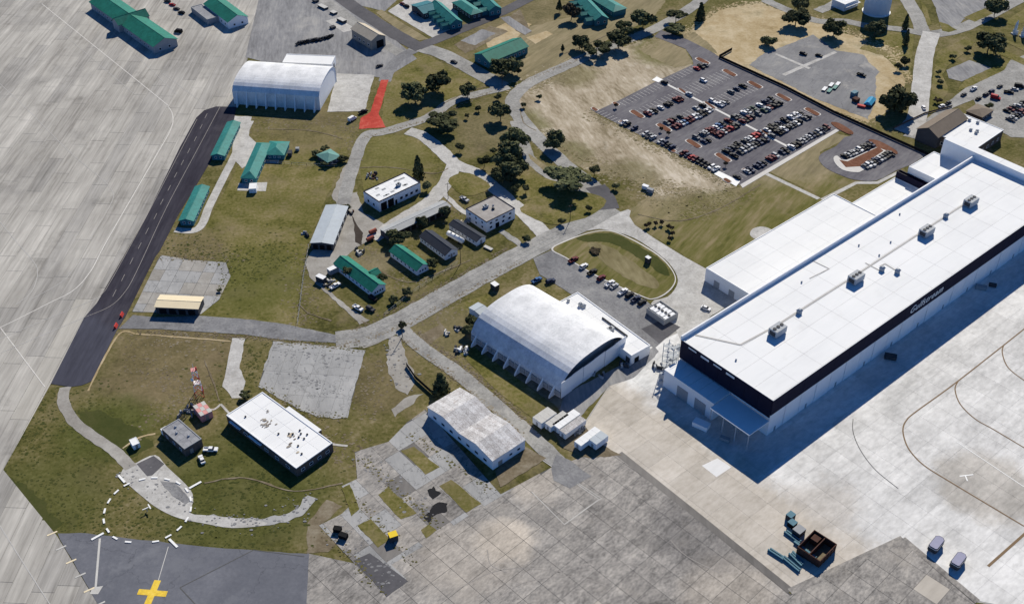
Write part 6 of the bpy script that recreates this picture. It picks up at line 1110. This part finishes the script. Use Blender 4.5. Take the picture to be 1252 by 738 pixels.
heap((24.7,300.6), 'rubble and red crates between the cabins and the trailers', [M_gwall,M_red,M_faded], 9, 2.0, 4); heap((-68.2,475.2), 'pile of dark debris behind the white workshop', [M_dsteel,M_gwall,M_rust], 12, 2.8, 5); heap((-78.0,390.1), 'clutter of pale crates along the drive of the T-shaped house', [M_faded,M_dsteel,M_wwall], 10, 2.6, 6); heap((-121.7,311.0), 'grey rubble ring beside the equipment shelter', [M_gwall,M_gravel], 14, 3.2, 7)
for i, p in enumerate([(-63.3,427.4),(-63.9,421.6)]):
    t = thing('fuel_tank', 'rust red drum tank, %s of the pair at the end of the long shed' % ('upper','lower')[i], 'tank', (*p,.1), HANG); MB().tube((-1.8,0,1.1),(1.8,0,1.1),.9,n=14).build('drum', plain('rust_red', (.30,.09,.06), .7), t)
    for x in (-1,1): MB().box(x-.15,x+.15,-.7,.7,0,.5).build('saddle', M_dsteel, t)
for i, p in enumerate([(-161.7,367.9),(-162.2,360.7)]):
    t = thing('barrier_block', 'red barrier block at the taxiway edge, %s one' % ('upper','lower')[i], 'barrier', (*p,.12), LANE); MB().taper((-1.3,1.3,-.6,.6),(-1.2,1.2,-.25,.25),0,1.1).build('body', M_red, t); MB().box(-1.3,1.3,-.26,.26,1.11,1.25).build('top_cap', M_red, t)
# ---- segmented circle and wind tee
sc_ = Vector((181,625)); cc = Vector((-125.3,263.9)); t = thing('segmented_circle', 'ring of white ground panels on the grass around the wind tee', 'airfield marker', (cc.x,cc.y,0), 0)
ring = [(-135.0,274.2),(-137.7,270.8),(-139.1,266.7),(-139.4,262.2),(-138.4,257.7),(-135.9,253.6),(-132.6,250.4),(-127.8,248.7),(-118.7,248.9),(-115.0,251.1),(-112.1,254.5),(-110.4,258.4),(-110.1,263.0),(-111.2,267.6),(-113.4,271.7),(-117.1,275.0),(-121.4,276.7),(-126.1,277.5),(-130.2,276.7)]
def panel(p, d, L, W):
    o = MB().box(-L/2,L/2,-W/2,W/2,0,.16).build('panel', M_white, t); o.location = (p.x-cc.x, p.y-cc.y, .17); o.rotation_euler = (0,0,math.atan2(d.y,d.x))
for i, p in enumerate(ring):
    p = Vector(p); a_ = Vector(ring[i-1]); b_ = Vector(ring[(i+1)%len(ring)]); panel(p, b_-a_, 2.2, .65)
for a_, b_ in (((-139.1,278.7),(-135.9,275.2)), ((-140.3,249.6),(-137.0,252.5)), ((-114.4,249.9),(-110.9,246.5)), ((-112.7,272.5),(-109.2,275.6))):
    a_ = Vector(a_); b_ = Vector(b_); panel((a_+b_)/2, b_-a_, (b_-a_).length, .8)
t = thing('wind_tee', 'small white wind tee on a post inside the ring of panels', 'wind tee', (*(-124.8,262.1),0), .6); MB().tube((0,0,0),(0,0,1.6),.12).build('post', M_steel, t); MB().box(-1.4,1.4,-.15,.15,1.6,1.8).build('tail', M_white, t); MB().box(.9,1.3,-1.2,1.2,1.81,1.95).build('crossbar', M_white, t)
# ---- fences
def fence(label, pts, hgt, pan, mt, step=3.0, name='fence', solid=True):
    t = thing(name, label, 'fence', (*pts[0],0), 0); o0 = Vector(pts[0]); pm = {}
    for a_, b_ in zip(pts[:-1], pts[1:]):
        a_ = Vector(a_); b_ = Vector(b_); d = b_-a_; n = max(1, round(d.length/step)); L = d.length/n; an = math.atan2(d.y, d.x)
        k = round(L,1)
        if k not in pm:
            mp = MB(); mp.box(.06,L-.06,-.04,.04,.12,hgt-.1) if solid else (mp.tube((0,0,hgt-.15),(L,0,hgt-.15),.05,n=5), mp.tube((0,0,.4),(L,0,.4),.04,n=5))
            pp = MB(); pp.tube((0,0,0),(0,0,hgt),.07 if solid else .09,n=6); pm[k] = (mp.mesh('fence_panel', mt), pp.mesh('fence_post', M_dsteel))
        for i in range(n):
            p = a_+d*(i/n)-o0; link('fence_panel', pm[k][0], t, (p.x,p.y,.1), an); link('fence_post', pm[k][1], t, (p.x,p.y,.1), an)
    return t
fence('long black screened fence along the far edge of the big car park', [(118.9,602.1),(150.2,565.7),(170.9,537.4),(191.1,514.4),(209.6,493.5)], 1.7, 3, M_black, 4.0); fence('short black fence enclosing the sandy ground at the entrance', [(118.9,602.1),(127.8,611.5)], 2.0, 3, M_black, 3.0)
fence('thin wire fence down the lawn beside the silver warehouse', [(-90.8,416.6),(-90.2,396.5),(-87.9,361.5)], 1.9, 3, M_steel, 4.0, 'wire_fence', False); fence('thin wire fence along the lawn below the pavilion', [(-124.3,488.1),(-101.5,485.0),(-86.5,484.3)], 1.6, 3, M_steel, 4.0, 'wire_fence', False); fence('black fence around the small bed beside the lone conifer', [(-41.5,336.8),(-37.5,329.2),(-30.0,320.0)], 1.8, 3, M_black, 3.0); fence('dark retaining fence along the road below the roundabout verge', [(197.9,521.1),(218.4,536.6),(235.5,544.5)], 1.2, 3, M_brick, 3.0); fence('wire fence along the backs of the green roofed huts', [(-52.9,367.9),(-42.1,383.3),(-23.7,404.3)], 1.5, 3, M_steel, 4.0, 'wire_fence', False)
# ---- utility poles
for p, lb in (((-5.4,567.5), 'wooden utility pole at the fork of the pale roads'), ((-30.3,455.7), 'wooden utility pole at the end of the long shed'), ((-22.6,404.3), 'wooden utility pole beside the main road'), ((-44.4,354.3), 'wooden utility pole at the junction with the side road'), ((26.8,437.2), 'wooden utility pole below the large spreading tree')):
    t = thing('utility_pole', lb, 'pole', (*p,0), .4); MB().tube((0,0,0),(0,0,9),.16,.11,8).build('post', M_bark, t); MB().box(-1.1,1.1,-.07,.07,8.2,8.35).build('crossarm', M_bark, t); MB().tube((.7,0,8.36),(.7,0,8.6),.08,n=6).build('insulator', M_gwall, t); MB().tube((-.7,0,8.36),(-.7,0,8.6),.08,n=6).build('insulator', M_gwall, t)

# ------------------------------------------------------------ trees and shrubs
M_leaf = mat_noise('foliage', [(.034,.041,.020),(.066,.075,.036),(.105,.112,.056),(.16,.16,.085)], big=.12, med=.5, fine=2.0, lo=.36, hi=.66, rough=.85, objr=.38)
M_leafb = mat_noise('brown_foliage', [(.035,.027,.018),(.065,.052,.034),(.10,.082,.055)], big=.15, med=.5, fine=2.0, rough=.85, objr=.2)
def crown_mesh(seed, kind, n=1500):
    r = random.Random(seed); m = MB()
    lobes = []
    if kind == 'round':
        for i in range(15):
            a = r.uniform(0,6.28); q = math.sqrt(r.random())*.72; lobes.append((q*math.cos(a), q*math.sin(a), r.uniform(-.25,.42)*(1-q*.4), r.uniform(.26,.46)))
    elif kind == 'flat':
        for i in range(17):
            a = r.uniform(0,6.28); q = math.sqrt(r.random())*.8; lobes.append((q*math.cos(a), q*math.sin(a), r.uniform(-.12,.22), r.uniform(.2,.36)))
    else:
        for i in range(16):
            z = -.8+1.7*i/15; w_ = .52*(1-(z+.8)/1.8)+.05; a = i*2.4; lobes.append((w_*.5*math.cos(a), w_*.5*math.sin(a), z, w_*.75+.06))
    for i in range(n):
        L = lobes[r.randrange(len(lobes))]
        d = Vector((r.gauss(0,1),r.gauss(0,1),r.gauss(0,1)+.15)).normalized(); rad = L[3]*(r.random()**.35)*r.uniform(.9,1.1)
        p = Vector(L[:3])+d*rad
        nn = (d+Vector((r.uniform(-.9,.9),r.uniform(-.9,.9),r.uniform(-.5,.9)))).normalized(); u = nn.orthogonal().normalized(); v = nn.cross(u); an = r.uniform(0,6.28)
        u, v = u*math.cos(an)+v*math.sin(an), v*math.cos(an)-u*math.sin(an); s_ = r.uniform(.075,.135)
        m.face([p-u*s_-v*s_*.5, p+u*s_*.2-v*s_*.8, p+u*s_+v*s_*.4, p-u*s_*.3+v*s_*.8])
    # dense dark core so that gaps stay few
    return m.mesh('crown', M_leaf)
CROWN = {k: [crown_mesh(20+i*7+len(k), k, 2600 if k != 'cone' else 1500) for i in range(4)] for k in ('round','flat','cone')}
def trunk_mesh(seed, hgt=1.0):
    r = random.Random(seed); m = MB(); m.tube((0,0,0),(.02,.01,.45),.050,.036,8); m.tube((.02,.01,.45),(.0,.03,.85),.036,.012,7)
    for i in range(6):
        a = i*1.05+r.uniform(-.3,.3); z = .34+.07*i; m.tube((.015,.01,z),(.22*math.cos(a),.22*math.sin(a),z+.22),.020,.006,5)
    return m.mesh('trunk', M_bark)
TRUNK = [trunk_mesh(i) for i in range(3)]
rt = random.Random(5)
def tree(u, label, rx, rz, hc, kind='round', name='tree', leaf=None, cat='tree', group=None):
    # u = base position, rx = crown radius, rz = crown half height, hc = height of the crown centre
    t = thing(name, label, cat, (u[0],u[1],0), rt.uniform(0,6.28), group)
    H_ = hc+rz*.5; tr = link('trunk', rt.choice(TRUNK), t); tr.scale = (max(rx,2.0)*.9, max(rx,2.0)*.9, H_)
    c = link('crown', rt.choice(CROWN[kind]), t, (0,0,hc)); kk = 1.2 if rx > 3.8 else .92; c.scale = (rx*kk, rx*kk, rz*kk)
    if leaf: 
        c.material_slots[0].link = 'OBJECT'; c.material_slots[0].material = leaf
    return t
T = 'tree'
for p, rx, rz, hc, kind, lb in (
 ((-52.0,548.8), 6.6, 5.0, 7, 'round', 'dark round tree, left of the pair on the triangular lawn'), ((-40.4,560.8), 6.8, 5.5, 7, 'round', 'dark round tree, right of the pair on the triangular lawn'), ((-24.3,555.3), 4.4, 3.4, 5, 'round', 'small round tree at the corner of the triangular lawn'),
 ((-35.1,521.6), 8.6, 3.6, 5, 'flat', 'wide flat topped tree overhanging the pale road fork'), ((-6.0,530.1), 5.2, 4.2, 6, 'round', 'round tree just left of the road bend'), ((-26.3,498.8), 2.6, 2.2, 3, 'round', 'small bush like tree beside the lower pale road'),
 ((0.8,500.8), 6.4, 5.0, 7, 'round', 'uppermost tree of the dense clump beside the bend'), ((-2.0,485.1), 6.8, 5.5, 7, 'round', 'middle tree of the dense clump beside the bend'), ((0.8,473.8), 6.2, 4.6, 6, 'round', 'right lower tree of the dense clump beside the bend'), ((-4.7,468.8), 4.8, 4.0, 5, 'round', 'left lower tree of the dense clump beside the bend'),
 ((-13.7,483.9), 3.6, 3.0, 4, 'round', 'small tree left of the dense clump by the road'), ((-9.4,494.8), 2.2, 2.0, 3, 'round', 'tiny round tree between the small tree and the dense clump'), ((21.4,501.8), 5.0, 4.4, 5, 'round', 'tree on the dry field side of the curving road'), ((25.0,464.3), 9.6, 3.6, 6, 'flat', 'large spreading tree in the grass triangle by the dark road'),
 ((40.2,476.3), 3.2, 2.6, 4, 'round', 'small tree beside the road on the edge of the dry field'), ((49.8,464.0), 2.2, 1.8, 2, 'round', 'low bush at the top of the dark road bend'), ((1.6,461.0), 3.0, 2.6, 3, 'round', 'small dark tree beyond the two storey office block'), ((6.6,461.0), 2.2, 2.0, 3, 'round', 'bush right of the small dark tree by the office block'),
 ((-5.5,579.1), 6.0, 4.4, 6, 'round', 'dark tree, left of the pair before the broad green roofed building'), ((0.0,583.1), 5.4, 4.4, 6, 'round', 'dark tree, right of the pair before the broad green roofed building'), ((3.2,581.1), 2.4, 2.0, 3, 'round', 'small tree at the roadside right of the dark pair'),
 ((36.2,653.2), 4.6, 4.2, 6, 'round', 'brown leafless looking tree before the gabled clinic'), ((29.1,663.7), 3.6, 3.4, 5, 'cone', 'dark tree at the left end of the gabled clinic'),
 ((39.4,614.0), 5.0, 4.0, 5, 'round', 'tree at the lower end of the roadside line beside the dry field'), ((48.9,606.5), 7.0, 3.2, 5, 'flat', 'wide low tree second in the roadside line beside the dry field'), ((62.2,615.1), 6.2, 4.0, 6, 'round', 'round tree third in the roadside line beside the dry field'), ((65.9,632.5), 5.0, 3.2, 5, 'flat', 'tree above the third one of the roadside line'), ((78.7,641.7), 6.6, 4.8, 7, 'round', 'tall tree fourth in the roadside line beside the dry field'), ((99.4,649.6), 5.8, 2.8, 5, 'flat', 'flat tree at the upper end of the roadside line'), ((114.6,653.1), 4.4, 5.0, 5, 'cone', 'dark conical tree on the sandy ground edge'), ((96.5,635.7), 5.6, 2.4, 3, 'flat', 'dark low crown added in place of a shadow above the car park entrance'),  # last entry: low tree added to stand in for a ground shadow
 ((150.0,618.1), 4.2, 3.0, 3, 'round', 'dark compact tree at the edge of the sandy ground'), ((170.8,643.9), 7.4, 4.4, 6, 'round', 'big round tree above the old car park'), ((178.0,667.3), 5.0, 4.0, 5, 'round', 'dark tree behind the big round one at the top edge'), ((190.8,630.4), 6.2, 4.6, 6, 'round', 'round tree at the top corner of the old car park'), ((214.7,629.3), 5.6, 4.0, 6, 'round', 'round tree in front of the big tank'),
 ((235.5,639.2), 3.6, 5.2, 5, 'cone', 'upper dark conifer right of the big tank'), ((230.6,619.3), 3.4, 5.0, 5, 'cone', 'lower dark conifer right of the big tank'), ((223.0,593.1), 3.4, 3.0, 3, 'round', 'dark shrub tree beside the wide pale road'), ((217.2,587.0), 2.6, 2.2, 3, 'round', 'smaller shrub left of the dark shrub tree'), ((203.9,540.6), 8.4, 7.6, 8, 'round', 'very large dark tree by the fence and the wide road'), ((275.6,609.8), 8.4, 5.6, 7, 'round', 'very large dark tree before the monuments'), ((295.8,659.2), 6.6, 5.0, 7, 'round', 'dark tree at the top edge of the upper right road'),
 ((236.2,569.5), 2.4, 1.8, 2, 'round', 'lowest bush on the green verge, right of the wide road'), ((238.7,581.1), 1.8, 1.6, 2, 'round', 'second bush up on the green verge, right of the wide road'), ((252.3,600.2), 2.4, 1.8, 2, 'round', 'bush on the green verge below the very large tree'), ((264.4,610.6), 2.4, 1.8, 2, 'round', 'topmost bush on the green verge beside the very large tree'), ((228.9,549.0), 3.0, 1.8, 2, 'flat', 'brown bush at the tip of the green verge'), ((254.5,542.7), 2.6, 1.6, 2, 'round', 'bush beside the small kiosk, top right'),
 ((-45.6,475.4), 4.2, 5.6, 5, 'cone', 'tall dark tree behind the white workshop'), ((-40.7,463.2), 3.0, 2.6, 3, 'round', 'dark bush at the right end of the white workshop'), ((-30.9,439.4), 3.6, 3.2, 4, 'round', 'dark tree overhanging the right end of the long shed'), ((-41.4,431.4), 3.6, 3.4, 4, 'round', 'round tree before the middle of the long shed'), ((-50.9,419.8), 4.6, 3.2, 4, 'flat', 'dark spreading tree at the left end of the long shed'), ((-34.5,400.8), 3.2, 2.6, 3, 'round', 'bush at the near end of the charcoal roofed hut'),
 ((-71.1,394.2), 2.6, 2.0, 4, 'round', 'small tree brushing the roof of the T-shaped house'), ((-49.7,376.3), 2.4, 2.0, 2, 'round', 'round dark bush beside the main road, left one'), ((-44.3,381.9), 2.6, 2.2, 2, 'round', 'round dark bush beside the main road, right one'), ((-55.4,390.8), 2.4, 2.0, 3, 'round', 'bush against the rear wing of the T-shaped house'),
 ((-27.1,321.6), 5.2, 4.6, 4, 'cone', 'lone dark conifer at the corner of the weathered shed'), ((-16.0,361.0), 3.6, 2.8, 3, 'round', 'dark bush at the back corner of the arched hangar'), ((-17.2,355.8), 3.4, 2.4, 3, 'round', 'low dark bush between the arched hangar and the scrap heaps'), ((-44.7,359.6), 2.0, 1.8, 2, 'round', 'small bush at the junction of main and side roads'),
 ((-97.7,494.1), 2.8, 2.0, 2, 'round', 'shrub on the left of the pale green pavilion'), ((-84.1,489.5), 3.2, 2.2, 2, 'round', 'dark shrub on the right of the pale green pavilion'), ((-92.1,485.6), 3.4, 1.6, 2, 'flat', 'low hedge in front of the pale green pavilion'), ((-94.2,498.9), 3.0, 1.6, 2, 'flat', 'low shrub behind the pale green pavilion'),
 ((6.3,420.7), 2.4, 2.0, 2, 'round', 'small dark tree at the corner lawn of the junction'), ((22.9,434.3), 2.2, 1.8, 2, 'round', 'bush on the kerb below the large spreading tree'), ((35.8,445.1), 1.8, 1.6, 2, 'round', 'bush on the lawn near the dark road bend'), ((37.0,412.6), 3.4, 1.0, .8, 'flat', 'tangled low bush at the top of the grass island'), ((-76.7,445.8), 2.2, 1.8, 2, 'round', 'dark bush at the top corner of the silver warehouse'), ((6.1,543.6), 2.0, 1.6, 2, 'round', 'small dark bush inside the road bend on the dry field'), ((14.6,552.6), 1.8, 1.4, 2, 'round', 'single dark bush out on the dry field'), ((29.3,609.6), 2.2, 2.0, 3, 'cone', 'small tree on the lawn left of the roadside line'), ((-124.3,384.1), 1.2, .9, 1, 'round', 'tiny bush beside the concrete yard of the cream garage'), ((-7.5,552.6), 2.4, 2.0, 2, 'round', 'bush under the fork of the pale roads'), ((-17.8,540.0), 2.2, 1.8, 2, 'round', 'faint bush on the lawn between the pale roads'), ((-23.6,532.1), 1.6, 1.4, 2, 'round', 'tiny bush right of the wide flat topped tree'), ((-101.2,318.3), 3.0, 1.8, 2, 'flat', 'dark shrub behind the corner of the white flat building')):
    tree(p, lb, rx, rz, hc, kind, 'bush' if ('bush' in lb or 'shrub' in lb or 'hedge' in lb) and 'like' not in lb else 'tree', M_leafb if 'brown' in lb or 'tangled' in lb else None, 'bush' if ('bush' in lb or 'shrub' in lb or 'hedge' in lb) and 'like' not in lb else 'tree')
for i, p in enumerate([(61.4,431.3),(63.0,432.6),(65.9,433.3),(68.8,433.9),(71.5,431.0),(72.8,429.7),(72.8,425.5),(70.9,421.6)]):
    tree(p, 'sapling in the curved group on the mown field, %s from its upper left end' % ORD[i], 1.3, 1.3, 1.7, 'round', 'sapling', M_leafb, 'tree', 'saplings on the mown field')
for p, lb in (((55.5,543.6), 'sapling on the mulched island at the top left of the big car park'), ((77.0,518.6), 'sapling beside the second mulched island, left side of the big car park'), ((80.4,514.4), 'sapling at the lower tip of the second mulched island, big car park'), ((105.5,484.3), 'sapling on the fourth mulched island, left side of the big car park')): tree(p, lb, 1.3, 1.4, 2.0, 'round', 'sapling', M_leafb)
bad = [k for k, v in LABELS.items() if v > 1]
print('dup labels', bad[:10], len(bad)); print('slabs', nA, nR, nO, 'objects', len(bpy.data.objects))
